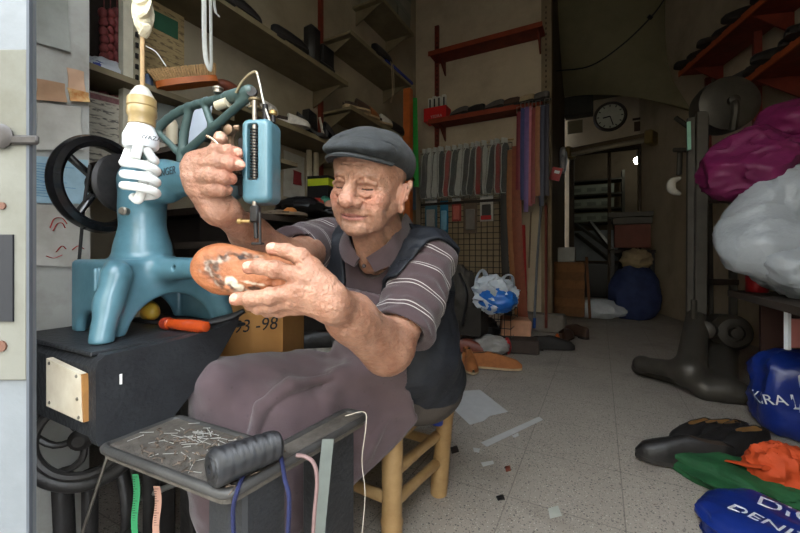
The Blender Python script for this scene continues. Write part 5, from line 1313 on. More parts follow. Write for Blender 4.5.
b = MB(); b.tube(spline([on(-1.69, 2.98, 2.56), on(-1.66, 2.98, 2.50), on(-1.66, 3.0, 2.25), on(-1.655, 2.96, 2.15)], 16), .007, 6, flat=.4); b.tube(spline([on(-1.69, 3.02, 2.56), on(-1.665, 3.02, 2.50), on(-1.66, 3.03, 2.3), on(-1.655, 2.97, 2.15)], 16), .007, 6, flat=.4); b.one('hanging_strap', mat('beige_strap', C(168, 152, 124), .8), 'beige straps hanging over the edge of the shelf with blue strip', 'strap')
for i, (yy, zz_, lb_) in enumerate(((3.05, 3.055, 'lower grey box nearest the room on the topmost shelf'), (3.34, 3.055, 'lower grey box at the far end of the topmost shelf'), (3.08, 3.225, 'upper grey box nearest the room on the topmost shelf'), (3.35, 3.225, 'upper grey box at the far end of the topmost shelf'))):
    t = thing('shoe_box', lb_, 'box', (-1.83, yy, zz_)); b = MB(); b.box((-1.83, yy, zz_ + .07), (.24, .26, .14)); b.obj('box_body', mat('grey_card_%d' % i, C(112 + 6 * i, 110 + 6 * i, 96 + 6 * i), .85, 0, .1, 10), t, smooth=False); b = MB(); b.box((-1.83, yy, zz_ + .145), (.25, .27, .04)); b.obj('lid', mat('grey_lid_%d' % i, C(122, 122, 110), .85, 0, .1, 10), t, smooth=False)
make_shoe('shoe', 'black shoe on the low shelf right beside the cap', 'shoe', M_leather[0], L=.27, loc=on(-1.70, 3.05, 1.512), rot=(0, 0, -.7))
make_shoe('shoe', 'grey shoe on the low shelf next to the orange post', 'shoe', M_leather[4], L=.27, loc=on(-1.71, 3.30, 1.512), rot=(0, 0, -.5))
# dark counter below with its clutter
ct = thing('wall_counter', 'dark counter along the left wall, cluttered with tools', 'counter', (-1.75, 2.2, 0))
b = MB(); b.box((-1.75, 2.3, .985), (.50, 2.5, .03)); b.obj('counter_top', mat('dark_counter', C(66, 56, 48), .7, 0, .25, 10, .1), ct, smooth=False); b = MB(); b.box((-1.80, 2.3, .48), (.38, 2.4, .96)); b.obj('counter_body', mat('dark_front', C(44, 38, 34), .85, 0, .2, 8), ct, smooth=False)
def clutter(name, c, r, seed, m, label, cat, amp=.3, base=1.002): return crumple(c, r, seed, amp, nu=22, nv=14, base=base).one(name, m, label, cat)
M_blackp = mat('black_plastic', C(26, 26, 28), .4, 0, .2, 30); 
clutter('cable_heap', P(300, 207, 2.2), (.14, .12, .05), 21, M_blackp, 'black heap of cables and straps on the dark counter', 'cables')
clutter('black_pouch', P(322, 213, 2.35), (.16, .10, .035), 22, M_blackp, 'flat black pouch on the counter just left of the man', 'pouch')
clutter('rag', P(284, 216, 2.1), (.12, .12, .03), 23, mat('grey_brown_rag', C(120, 104, 88), .9, 0, .3, 30), 'grey-brown rag on the counter behind the needle', 'rag')
for px, py, d_, col, lb_ in ((318, 204, 2.4, C(150, 52, 42), 'small red lump on the counter'), (325, 202, 2.5, C(60, 130, 110), 'small teal lump on the counter'), (330, 206, 2.45, C(170, 130, 110), 'small pinkish lump on the counter beside the face'), (290, 214, 2.05, C(190, 120, 60), 'small orange scrap on the counter behind the needle')):
    clutter('scrap_piece', P(px, py, d_), (.035, .035, .035), px, mat('scrap_%d' % px, col, .7), lb_, 'scrap')
t = thing('display_box', 'black box with a yellow-green band on the counter', 'box', P(325, 205, 2.7)); q0 = P(325, 184, 2.75); b = MB(); b.box((q0[0], q0[1], 1.17), (.16, .22, .34), rot3(0, 0, .2)); b.obj('box_body', M_blackp, t, smooth=False); b = MB(); b.box((q0[0] + .004, q0[1], 1.295), (.162, .222, .05), rot3(0, 0, .2)); b.obj('band', mat('yellow_green', C(176, 190, 40), .5), t, smooth=False)
for px, lb_ in ((309, 'pale vertical pipe on the wall behind the needle head'), (316, 'cream vertical pipe on the wall, right of a pale one')):
    b = MB(); p = PX(px, 253, -1.93); b.tube([np.append(p[:2], 1.0), np.append(p[:2], 1.57)], .022, 8); b.one('wall_pipe', mat('pipe_%d' % px, C(176, 166, 144), .6), lb_, 'pipe')
sheet('paper_sheet', [(283, 150), (304, 158), (304, 200), (283, 196)], -1.985, M_paperw, 'pale poster on the wall behind the needle head', 'paper')
sheet('paper_sheet', [(293, 170), (301, 173), (301, 186), (293, 184)], -1.975, mat('red_print', C(130, 40, 44), .8), 'small dark red picture on the pale poster', 'picture')

# ---- cardboard box and things behind the knees
t = thing('cardboard_box', 'brown cardboard box with handwritten numbers behind the knees', 'box', np.append(P(236, 253, 1.10)[:2], 0))
fx, fy = nz(cam_dir(1, 0, -.12)), nz(cam_dir(.12, 0, 1)); fx[2] = fy[2] = 0
b = MB(); c_ = np.append((P(240, 340, 1.08) + fy * .08)[:2], .315); b.box(c_, (.255, .16, .63), np.stack([nz(fx), nz(fy), A(0, 0, 1)], 1)); b.obj('box_body', mat('kraft_card', C(176, 128, 72), .85, 0, .1, 6, .05, 60, col2=C(156, 108, 58)), t, smooth=False)
text('lettering', '-93 -98', .050, P(252, 326, 1.055), fx + A(0, 0, .12), A(0, 0, 1), M_ink, t, shear=.25)
b = MB(); b.box(np.append(P(314, 400, 1.56)[:2], .21), (.30, .26, .42), rot3(0, 0, .5)); b.one('stool_box', mat('grey_crate', C(104, 98, 88), .85, 0, .2, 8), 'grey crate standing behind the right knee', 'crate', smooth=False)
make_shoe('shoe', 'black sneaker with grey stripes on the crate behind the lap', 'shoe', M_leather[0], M_leather[3], L=.27, loc=P(310, 349, 1.44) * A(1, 1, 0) + A(0, 0, .422), rot=(0, 0, 2.2))
clutter('cloth', P(294, 344, 1.52), (.09, .07, .03), 31, mat('pale_cloth', C(170, 160, 140), .9, 0, .2, 20), 'pale cloth on the crate beside the black sneaker', 'cloth', base=.421)
# ================================================================= back wall
YB = 4.21
def wall_rack(z, label):
    t = thing('wall_shelf', label, 'shelf', (-1.1, YB, z)); x0, x1 = -1.72, -.50
    b = MB(); b.box(((x0 + x1) / 2, YB - .13, z), (x1 - x0, .26, .02)); b.obj('board', M_redw, t, smooth=False)
    b = MB(); b.box(((x0 + x1) / 2, YB - .262, z - .006), (x1 - x0, .012, .05)); b.obj('front_lip', mat('red_lip', C(138, 54, 30), .6, 0, .15, 10), t, smooth=False)
    for x in (-1.62, -.56): b = MB(); b.prism([(0, 0), (.22, 0), (0, -.16)], A(x, YB, z - .012), A(0, -1, 0), A(0, 0, 1), A(.014, 0, 0)); b.obj('bracket', M_redw, t, smooth=False)
    return t
wall_rack(3.06, 'empty red-brown shelf high on the back wall'); wall_rack(2.29, 'red-brown shelf on the back wall holding a red box and shoes')
for px, lb_ in ((437, 'red-brown slotted upright at the left end of the red shelves'), (546, 'thin red-brown upright at the right end of the red shelves')):
    t = thing('shelf_upright', lb_, 'upright', PY(px, 253, YB - .015) * A(1, 1, 0)); b = MB(); b.box(PY(px, 253, YB - .015) * A(1, 1, 0) + A(0, 0, 2.3), (.05 if px < 500 else .03, .03, 2.4)); b.obj('post', M_redw, t, smooth=False)
    b = MB()
    for k in range(40): b.box(PY(px, 253, YB - .032) * A(1, 1, 0) + A(0, 0, 1.2 + k * .055), (.010, .006, .022))
    b.obj('slots', mat('slot_dark_%d' % px, C(40, 18, 12), .9), t, smooth=False)
# red box of polish brushes
zs = 2.305; q = PY(436, 111, 4.02)
t = thing('red_box', 'small red box holding white-striped sticks on the back-wall shelf', 'box', (q[0], 4.02, zs))
b = MB(); b.box((q[0], 4.06, zs + .075), (.27, .16, .15)); b.obj('box_body', mat('bright_red_card', C(206, 34, 34), .5, 0, .06, 20), t, smooth=False)
text('lettering', 'YEDRA', .045, (q[0] + .02, 3.978, zs + .04), (1, 0, 0), (0, 0, 1), mat('white_print', C(200, 190, 186), .6), t)
for i, dx in enumerate((-.085, -.03, .025, .085)):
    b = MB(); b.box((q[0] + dx, 4.06, zs + .185 + .012 * (i % 2)), (.046, .05, .20), bev=.004); st = props(b.obj('polish_stick', mat('striped_pack_%d' % i, C(206, 204, 196), .5), t, smooth=False), 'white polish pack with a dark band', None)
    b = MB(); b.box((q[0] + dx + .006, 4.033, zs + .19), (.016, .006, .15)); b.obj('dark_band', M_ink, st, smooth=False)
items = ((461, .055, M_leather[4], 'grey shoe just right of the red box on the red shelf'), (476, .05, M_leather[0], 'dark shoe, second right of the red box'), (495, .05, M_leather[4], 'grey shoe in the middle of the red shelf'), (510, .05, M_leather[1], 'brown shoe right of the middle on the red shelf'), (524, .045, M_solew, 'beige shoe towards the right end of the red shelf'), (538, .05, M_leather[4], 'grey shoe at the right end of the red shelf above the belts'))
for i, (px, hh, m, lb_) in enumerate(items):
    p = PY(px, 112, 4.06); make_shoe('shoe', lb_, 'shoe', m, L=.24, loc=(p[0], 3.985, zs), rot=(0, 0, 1.2 + .5 * R3.random()), H=1.1)
# rail with insole packs
rz = 1.99; xa, xb = PY(424, 150, 4.05)[0], PY(509, 146, 4.05)[0]
t = thing('hanging_rail', 'thin metal rail under the red shelf carrying insole packs', 'rail', ((xa + xb) / 2, 4.05, rz)); b = MB(); b.tube([(xa - .05, 4.05, rz), (xb + .05, 4.05, rz)], .008, 8); b.obj('rod', M_brass, t)
for x in (xa, xb): b = MB(); b.tube([(x, 4.05, rz), (x, YB, rz + .02)], .006, 6); b.obj('stay', M_brass, t)
M_clear = mat('clear_film', C(198, 200, 196), .3, 0, .1, 40, .35, 60, alpha=.14); M_ins = mat('black_insole', C(34, 34, 34), .8, 0, .2, 40); M_insr = mat('red_insole', C(150, 38, 34), .7, 0, .15, 40); M_insg = mat('grey_insole', C(186, 184, 178), .8, 0, .15, 40)
npk = 14
cols = [M_ins, M_insg, M_insg, M_ins, M_insr, M_ins, M_insg, M_ins, M_ins, M_insr, M_insg, M_ins, M_insr, M_ins]
for i in range(npk):
    x = xa + .03 + (xb - xa - .06) * i / (npk - 1); m = cols[i]
    kind = {M_ins: 'black', M_insg: 'grey', M_insr: 'red'}
    c_ = 'black' if m is M_ins else 'grey' if m is M_insg else 'red'
    t = thing('insole_pack', 'clear pack of %s insoles hanging in the row on the back-wall rail' % c_, 'insole pack', (x, 4.02, rz - .58), 'packs of %s insoles' % c_)
    R = rot3(0, R3.uniform(-.05, .10), .95 + R3.uniform(-.2, .2)); c0 = A(x, 4.00, rz - .30)
    def outl(s, w): return [c0 + R @ A(sx * w * ww + .012 * math.sin(zz * 7), 0, zz * s) for sx, ww, zz in [(-1, .55, -.26), (-1, .8, -.20), (-1, .70, -.05), (-1, .95, .10), (-1, .85, .22), (-.5, .7, .26), (.5, .7, .26), (1, .85, .22), (1, .95, .10), (1, .70, -.05), (1, .8, -.20), (1, .55, -.26)]]
    b = MB(); o_ = outl(1, .048); n_ = len(o_); dpt = R @ A(0, .018, 0); b.add(o_ + [p + dpt for p in o_], [tuple(range(n_)), tuple(range(n_, 2 * n_))[::-1]] + [(k, (k + 1) % n_, n_ + (k + 1) % n_, n_ + k) for k in range(n_)]); b.obj('insole', m, t, smooth=False)
    b = MB(); b.tube([(p + dpt * .5) for p in o_], .0065, 5, closed=True); b.obj('sealed_edge', M_insg if m is not M_insg else M_ins, t)
    b = MB(); rows = []
    for k in range(7):
        zz = -.29 + k * .098; rows.append([c0 + R @ A(u * .062 + .008 * mnoise.noise(Vector((i, k, u * 3))), .010 + (.022 * math.cos(u * 1.5)) * s_, zz) for u, s_ in [(-1, 1), (-.5, -1), (0, -1), (.5, -1), (1, 1), (.5, 1.6), (0, 1.6), (-.5, 1.6)]])
    b.grid(rows, close_u=True); b.obj('film', M_clear, t)
    b = MB(); b.tube([c0 + R @ A(0, .01, .26), A(x, 4.05, rz + .008)], .003, 5); b.box(c0 + R @ A(0, .008, .285), (.07, .012, .05), R); b.obj('header', M_insg, t, smooth=False)
b = MB(); b.box(((xa + xb) / 2 - .02, 4.10, 1.37), (xb - xa + .06, .04, .03)); b.one('rack_bar', mat('dark_bar', C(44, 36, 30), .7), 'dark bar below the row of insole packs', 'bar', smooth=False)
# wire grid with small blister packs
gx0, gx1 = PY(421, 253, 4.12)[0], PY(512, 253, 4.12)[0]
b = MB()
for k in range(17): x = gx0 + (gx1 - gx0) * k / 16; b.tube([(x, 4.12, .45), (x, 4.12, 1.98)], .0045, 5)
for k in range(25): z = .45 + 1.53 * k / 24; b.tube([(gx0, 4.128, z), (gx1, 4.128, z)], .0045, 5)
b.one('wire_grid', mat('dark_wire', C(62, 54, 46), .5, .5, .2, 60), 'dark wire grid panel on the back wall behind the small packs', 'wire grid')
b = MB(); b.box(((gx0 + gx1) / 2, 4.19, 1.2), (gx1 - gx0, .02, 1.5)); b.one('backing_board', mat('beige_board', C(156, 138, 112), .8, 0, .1, 5), 'beige board behind the wire grid', 'board', smooth=False)
for i, (x0, x1, y0, y1, cc, lb_, hole) in enumerate(((425, 437, 200, 232, C(70, 110, 130), 'blue and clear blister pack, first under the insole rack', 1), (440, 448, 201, 233, C(40, 120, 160), 'bright blue narrow pack, second under the insole rack', 0), (452, 461, 198, 221, C(170, 70, 64), 'small pink-red pack with white header under the insole rack', 1), (464, 477, 199, 233, C(104, 88, 74), 'brown clear-fronted pack on the wire grid', 0), (480, 493, 196, 221, C(190, 186, 180), 'white, black and red pack at the right of the wire grid', 1))):
    p0, p1 = PY(x0, y0, 4.09), PY(x1, y1, 4.09); w_, h_ = abs(p1[0] - p0[0]), abs(p0[2] - p1[2]); c_ = A((p0[0] + p1[0]) / 2, 4.095, (p0[2] + p1[2]) / 2)
    t = thing('blister_pack', lb_, 'pack', c_); b = MB(); b.box(c_, (w_, .006, h_)); b.obj('card', mat('pack_card_%d' % i, cc, .5, 0, .15, 30), t, smooth=False)
    b = MB(); b.box(c_ + A(0, -.012, -.04), (w_ * .7, .02, h_ * .6), bev=.008); b.obj('contents', mat('pack_in_%d' % i, (C(150, 150, 150), C(120, 170, 200), C(200, 110, 100), C(130, 124, 120), C(60, 56, 56))[i], .4), t)
    if hole: b = MB(); b.box(c_ + A(0, -.004, h_ * .42), (w_ * .96, .006, h_ * .14)); b.obj('header', mat('pack_head_%d' % i, C(206, 204, 200), .5), t, smooth=False)
    if i == 4: b = MB(); b.box(c_ + A(0, -.024, -h_ * .36), (w_ * .8, .006, h_ * .16)); b.obj('red_corner', mat('pack_red', C(190, 40, 44), .5), t, smooth=False)
# leather straps and belts
def strap(label, pts, Y, wpx, m, name='leather_strap', cat='strap', th=.006, belt=False):
    q = [PY(px, py, Y) for px, py in pts]; q = spline(q, 18); hw = wpx * Y / (FPX * 1.0) / 2
    b = MB(); b.grid([[p + A(-hw, .0, 0), p + A(0, -.006, 0), p + A(hw, 0, 0)] for p in q], th); return b.one(name, m, label, cat)
def lm(n, c, r=.55): return mat(n, c, r, 0, .15, 20, .1, 80)
strap('black leather strap hanging at the right of the wire grid', [(505, 148), (504, 200), (505, 260), (509, 318)], 4.02, 7, lm('strap_black', C(48, 44, 42)))
strap('light tan leather strap hanging beside the black one', [(511, 150), (510, 210), (514, 280), (519, 322)], 3.98, 6, lm('strap_tan', C(150, 96, 56)))
strap('broad red-brown leather strap hanging to the floor', [(517, 146), (517, 220), (521, 290), (525, 335)], 3.94, 9, lm('strap_redbrown', C(132, 66, 40)))
strap('bright red cloth strip behind the hanging belts', [(522, 225), (523, 260), (524, 310)], 4.0, 6, lm('strip_red', C(150, 28, 28), .8), 'cloth_strip')
belts = ((519, 112, 190, C(120, 30, 44), 'dark crimson belt, leftmost of the hanging belts'), (523, 108, 200, C(54, 58, 110), 'navy blue belt, second of the hanging belts'), (527, 107, 212, C(110, 84, 140), 'lilac belt among the hanging belts'), (530.5, 106, 206, C(190, 110, 120), 'pink belt among the hanging belts'), (534, 108, 204, C(128, 52, 52), 'brick red belt right of the pink one'), (538, 106, 196, C(150, 96, 60), 'tan belt right of the brick red one'), (542.5, 105, 206, C(56, 60, 80), 'dark blue studded belt among the hanging belts'), (547, 104, 196, C(40, 36, 52), 'blackish belt, rightmost of the hanging belts'))
for i, (px, y0, y1, cc, lb_) in enumerate(belts):
    Y = 3.90 - .012 * (i % 3); t = thing('belt', lb_, 'belt', PY(px, y1, Y)); m = lm('belt_%d' % i, cc, .5); hw = 4.0 * Y / FPX / 2
    q = spline([PY(px, y0, Y), PY(px - .5, (y0 + y1) / 2, Y), PY(px - 1 + .8 * (i % 2), y1, Y)], 12)
    b = MB(); b.grid([[p + A(-hw, 0, 0), p + A(0, -.006, 0), p + A(hw, 0, 0)] for p in q], .005); b.obj('strap', m, t)
    b = MB(); b.tube([q[0] + A(hw * sx, -.004, sz * .03 + .02) for sx, sz in ((-1, -1), (1, -1), (1, 1), (-1, 1))], .004, 6, closed=True); b.obj('buckle', M_steel, t)
b = MB(); b.tube([PY(514, 104, 3.90), PY(551, 99, 3.90)], .010, 8); b.one('belt_rail', M_dark, 'dark rail from which the belts hang', 'rail')
for i, (pts, r, cc, lb_) in enumerate((([(541, 205), (537, 262), (534, 327)], .012, C(110, 112, 116), 'grey metal rod leaning on the pillar, blue at its foot'), ([(546, 205), (546, 260), (546, 328)], .014, C(112, 52, 44), 'dark red stick leaning on the pillar'), ([(531, 212), (530, 240), (529, 268)], .008, C(120, 100, 80), 'thin brown cord hanging below the belts'))):
    t = thing('cord' if i == 2 else 'rod', lb_, 'cord' if i == 2 else 'rod', PY(*pts[-1], 4.0)); b = MB(); b.tube([PY(*p, 4.06 - .04 * k) for k, p in enumerate(pts)], r, 8); b.obj('shaft', lm('rod_%d' % i, cc, .4), t)
    if i == 0: b = MB(); b.tube([PY(534.6, 318, 3.98), PY(534, 328, 3.98)], r * 1.25, 8); props(b.obj('tip', lm('rod_tip', C(40, 80, 150)), t), 'blue rod tip')
# orange post, green and blue strips at the wall corner
t = thing('wooden_post', 'orange-brown wooden post at the corner behind the cap', 'post', PX(408, 253, -1.66) * A(1, 1, 0)); b = MB(); b.box(PX(408, 253, -1.66) * A(1, 1, 0) + A(0, 0, 1.2), (.07, .07, 2.4)); b.obj('post', lm('orange_wood_post', C(176, 92, 40)), t, smooth=False)
def vstrip(label, x0, x1, y0, y1, Y, cc):
    b = MB(); a0, a1, c0, c1 = PY(x0, y0, Y), PY(x0 + (x1 - x0) * .7, y0, Y), PY(x0 + 1, y1, Y), PY(x1, y1, Y); b.grid([[a0, a1], [c0, c1]], .006); b.one('fabric_strip', lm('strip_%d' % x0, cc, .8), label, 'strip')
vstrip('bright green strip hanging right of the orange post', 413, 419, 98, 187, 3.55, C(50, 160, 70)); vstrip('slim grey-blue strip between the orange post and the green strip', 411, 416, 110, 210, 3.60, C(84, 104, 130))

# ================================================================= floor things before the back wall
def sit(px, py): return PZ(px, py, 0.0)
bp = thing('backpack', 'dark grey backpack leaning behind the man, beside the wire grid', 'backpack', sit(462, 352)); p = P(461, 297, 3.1)
crumple(p, (.14, .12, .24), 41, .22, base=.222).obj('bag_body', mat('dark_canvas', C(62, 58, 54), .85, 0, .2, 20, .2, 120), bp); b = MB(); b.tube(spline([p + A(.02, -.10, .2), p + A(.10, -.16, .05), p + A(.06, -.14, -.2)], 14), .014, 6, flat=.4); b.obj('strap', M_blackp, bp)
b = MB(); b.box(np.append(p[:2] + A(.02, .02), .26), (.34, .22, .22)); b.one('bag_stand', mat('dark_crate', C(46, 42, 38), .85, 0, .2, 12), 'dark crate carrying the backpack', 'crate', smooth=False)
b = MB(); b.tube([sit(451, 350) + A(0, 0, 0), P(450, 285, 2.9)], .024, 10); b.one('white_pole', mat('white_pole_paint', C(180, 178, 172), .5), 'white pole standing between the man and the backpack', 'pole')
bk = thing('wire_basket', 'dark wire basket under the blue and white bag', 'basket', sit(489, 350)); p = sit(486, 350); b = MB()
for k in range(5):
    z = .05 + k * .07; b.tube([p + A(sx * .2, sy * .14 + .14, z) for sx, sy in ((-1, -1), (1, -1), (1, 1), (-1, 1))], .004, 5, closed=True)
for k in range(9): x = -.2 + .05 * k; b.tube([p + A(x, 0, .05), p + A(x, 0, .33)], .003, 5); b.tube([p + A(x, .28, .05), p + A(x, .28, .33)], .003, 5)
b.obj('wires', M_dark, bk)
clutter('dark_cloth', p + A(-.06, .14, .14), (.13, .11, .10), 43, M_blackp, 'black cloth bundle inside the wire basket', 'cloth', base=.06)
bl = thing('plastic_bag', 'crumpled blue and white plastic carrier bag on the wire basket', 'bag', P(495, 312, 3.0))
pc = P(494, 295, 2.98); crumple(pc, (.16, .13, .13), 48, .42, freq=2.0, nu=56, nv=36).obj('bag', mat('white_film_bag', C(196, 204, 214), .35, 0, .1, 14, .3, 40), bl)
crumple(pc + cam_dir(.01, -.03, -.06), (.14, .10, .095), 45, .2, freq=2.0).obj('blue_print', mat('blue_print_film', C(36, 104, 190), .35, 0, .12, 20, .2, 40), bl)
for s_, q_ in ((-1, ((-.14, .02), (-.13, .14), (-.08, .19), (-.03, .07))), (1, ((.03, .06), (.08, .15), (.14, .14), (.14, -.02)))): b = MB(); b.tube(spline([pc + cam_dir(u, v, -.02 * s_) for u, v in q_], 18), [.05 - .022 * math.sin(PI * k / 18) for k in range(19)], 10, flat=.25); b.obj('handle', mat('white_film_%d' % s_, C(186, 196, 206), .35, 0, .1, 30, .3, 50), bl)
p = sit(507, 349); b = MB(); b.box(p + A(.04, .12, .125), (.24, .20, .24), rot3(0, .06, .3), bev=.01); b.one('cardboard_box', mat('pinkish_kraft', C(186, 138, 110), .85, 0, .15, 14), 'battered pinkish cardboard box under the blue and white bag', 'box')
cb = thing('plastic_bag', 'clear plastic bag with a red end lying by the brown shoes', 'bag', sit(492, 353)); crumple(sit(490, 354) + A(0, 0, .07), (.14, .09, .075), 46, .25, base=.001).obj('bag', mat('clear_grey_bag', C(150, 146, 142), .3, 0, .15, 20, .3, 40), cb); crumple(sit(507, 354) + A(0, 0, .06), (.03, .03, .065), 47, .2, base=.001).obj('red_end', mat('red_plastic', C(180, 34, 40), .4), cb)
M_tan = mat('tan_suede', C(150, 92, 50), .8, 0, .15, 30, .2, 160)
make_shoe('shoe', 'tan shoe seen toe-on nearest the man on the floor', 'shoe', M_tan, M_solew, L=.36, H=1.7, loc=sit(465, 372) + A(0, .1, 0), rot=(0, 0, PI + .45))
make_shoe('shoe', 'tan shoe lying sideways before the clear bag', 'shoe', M_tan, M_solew, L=.40, H=1.6, loc=sit(491, 370) + A(0, .02, 0), rot=(0, 0, -PI / 2 + .25))
make_shoe('shoe', 'reddish brown shoe behind the tan toe-on shoe', 'shoe', M_leather[5], L=.36, H=1.6, loc=sit(464, 358) + A(0, .12, 0), rot=(0, 0, -1.3))
make_shoe('shoe', 'reddish brown shoe behind the sideways tan shoe', 'shoe', M_leather[5], L=.36, H=1.6, loc=sit(480, 357) + A(.0, .12, 0), rot=(0, 0, -1.5))
b = MB(); p = sit(514, 354); b.box(p + A(0, .1, .055), (.34, .18, .11), rot3(0, 0, .2), bev=.01); b.one('dark_box', mat('dark_brown_box', C(58, 48, 42), .8, 0, .2, 14), 'dark flat box on the floor below the leather straps', 'box')
for i, (px, py, lb_) in enumerate(((553, 350, 'dark shoe on the floor at the foot of the pillar'), (566, 341, 'dark boot shoe behind, by the wooden crate'), (574, 336, 'dark shoe at the corner of the wooden crate'))):
    make_shoe('shoe', lb_, 'shoe', M_leather[1 if i else 0], L=.34, loc=sit(px, py), rot=(0, 0, -1.2 + i), H=1.6)
b = MB(); p = sit(565, 341); b.ell(p + A(-.05, -.16, .05), (.02, .03, .045)); b.one('orange_scrap', mat('orange_scrap', C(190, 90, 30), .6), 'small orange scrap among the dark shoes by the crate', 'scrap')
cr_ = thing('wooden_crate', 'worn wooden crate standing against the passage wall', 'crate', PY(569, 315, 5.0) * A(1, 1, 0)); p = PY(568, 300, 5.05) * A(1, 1, 0); b = MB(); b.box(p + A(0, .12, .36), (.36, .26, .66)); b.obj('crate_body', lm('crate_wood', C(112, 76, 46), .8), cr_, smooth=False)
for z in (.2, .42, .62): b = MB(); b.box(p + A(0, -.016, z), (.37, .02, .10)); b.obj('slat', lm('crate_slat_%d' % (z * 100), C(124, 84, 50), .8), cr_, smooth=False)
b = MB(); b.box(p + A(-.02, .1, .78), (.20, .16, .18), bev=.01); b.one('white_carton', mat('grey_white_carton', C(150, 150, 146), .7, 0, .1, 10), 'small whitish carton on the wooden crate', 'box')
b = MB(); b.bar(p + A(.24, -.02, .02), p + A(.20, .10, .75), .05, .03); b.one('wooden_board', lm('board_brown', C(104, 66, 40), .8), 'narrow brown board leaning on the wooden crate', 'board', smooth=False)
# pillar bits
pb = thing('plastic_bag', 'small grey plastic bag hanging on the passage corner', 'bag', PX(563, 185, -.47)); crumple(PX(563, 160, -.46), (.05, .10, .17), 51, .3).obj('bag', M_bagw, pb)
rb = thing('packet', 'small red and white packet hanging on the pillar edge', 'packet', PY(556, 180, 4.16)); b = MB(); b.box(PY(556, 174, 4.165), (.10, .02, .13), rot3(0, .3, 0)); b.obj('card', mat('red_packet', C(160, 40, 44), .5, 0, .2, 30), rb, smooth=False); b = MB(); b.box(PY(557, 172, 4.15), (.05, .006, .03), rot3(0, .3, 0)); b.obj('white_strip', M_white, rb, smooth=False)
# hanging cable across the vault
b = MB(); b.tube(spline([P(556, 71, 4.9), P(590, 66, 4.85), P(622, 45, 4.6), P(652, 16, 4.4), P(668, -6, 4.3)], 30), .009, 6); b.tube(spline([P(652, 18, 4.4), P(648, 16, 4.4)], 4), .022, 6); b.one('ceiling_cable', M_blackp, 'black cable slung across the vault', 'cable')

# ================================================================= rear wall, clock, lamp and the store room
YR = 6.69
cl = thing('wall_clock', 'round wall clock high on the rear wall', 'clock', PY(610, 117, YR)); c_ = PY(610, 117, YR - .01); k = 5.3 / FPX
b = MB(); b.lathe(c_, (0, -1, 0), [(15.5 * k, 0), (16.5 * k, .02), (15 * k, .05), (13.2 * k, .045), (13.2 * k, .02)], 36, caps=False); b.obj('rim', mat('dark_clock_rim', C(54, 44, 34), .5), cl)
b = MB(); b.lathe(c_, (0, -1, 0), [(13.4 * k, .03), (0, .031)], 36, caps=False); b.obj('dial', mat('clock_dial', C(196, 196, 180), .5, 0, .1, 8), cl)
b = MB()
for i in range(12): a = PI / 6 * i; b.bar(c_ + A(math.sin(a) * 10.5 * k, -.036, math.cos(a) * 10.5 * k), c_ + A(math.sin(a) * 12.6 * k, -.036, math.cos(a) * 12.6 * k), .014, .003, up=(0, 1, 0))
b.obj('hour_marks', M_ink, cl, smooth=False)
b = MB(); b.bar(c_ + A(0, -.038, 0), c_ + A(-7 * k, -.038, -1 * k), .02, .004, up=(0, 1, 0)); b.bar(c_ + A(0, -.040, 0), c_ + A(3 * k, -.040, -10 * k), .014, .004, up=(0, 1, 0)); b.obj('hands', M_ink, cl, smooth=False)
b = MB(); p = PY(579, 107, YR - .10); b.box(p, (.40, .2, .30)); b.one('wall_speaker', mat('dark_grey_box', C(62, 60, 54), .8, 0, .1, 10), 'dark grey box on the rear wall left of the clock', 'box', smooth=False)
t = thing('wall_calendar', 'small dark calendar on the rear wall right of the clock', 'calendar', PY(640, 131, YR)); b = MB(); b.box(PY(640, 126, YR - .01), (.15, .015, .14)); b.obj('sheet', mat('dark_calendar', C(80, 60, 44), .8, 0, .15, 20), t, smooth=False); b = MB(); b.box(PY(640, 118.5, YR - .015), (.19, .02, .03)); b.obj('header', mat('cal_head', C(60, 44, 34), .8), t, smooth=False)
b = MB(); b.box(PY(575, 127, YR - .01), (.22, .02, .20)); b.one('wall_notice', mat('faded_notice', C(110, 100, 76), .8, 0, .1, 10), 'faded paper under the grey box on the rear wall', 'paper', smooth=False)
fl = thing('tube_light', 'unlit fluorescent tube fitting above the rear doorway', 'lamp', PY(615, 150, 6.5)); p0, p1 = PY(567, 153, 6.5), PY(655, 136, 6.0)
b = MB(); b.bar(p0, p1, .16, .10, bev=.02); b.obj('fitting', mat('brown_fitting', C(96, 80, 60), .5, 0, .15, 10), fl); b = MB(); b.tube([p0 + A(.05, -.08, -.05), p1 + A(-.05, -.08, -.05)], .035, 12); b.obj('tube', mat('grey_tube', C(150, 140, 120), .3), fl)
for p, s_ in ((p0, 1), (p1, -1)): dxx = nz(p1 - p0) * s_; b = MB(); b.bar(p + A(0, -.03, -.02), p + A(0, -.03, -.02) + dxx * .10, .22, .18, bev=.02); b.obj('end_cap', mat('gold_cap', C(150, 130, 84), .4, .4), fl)
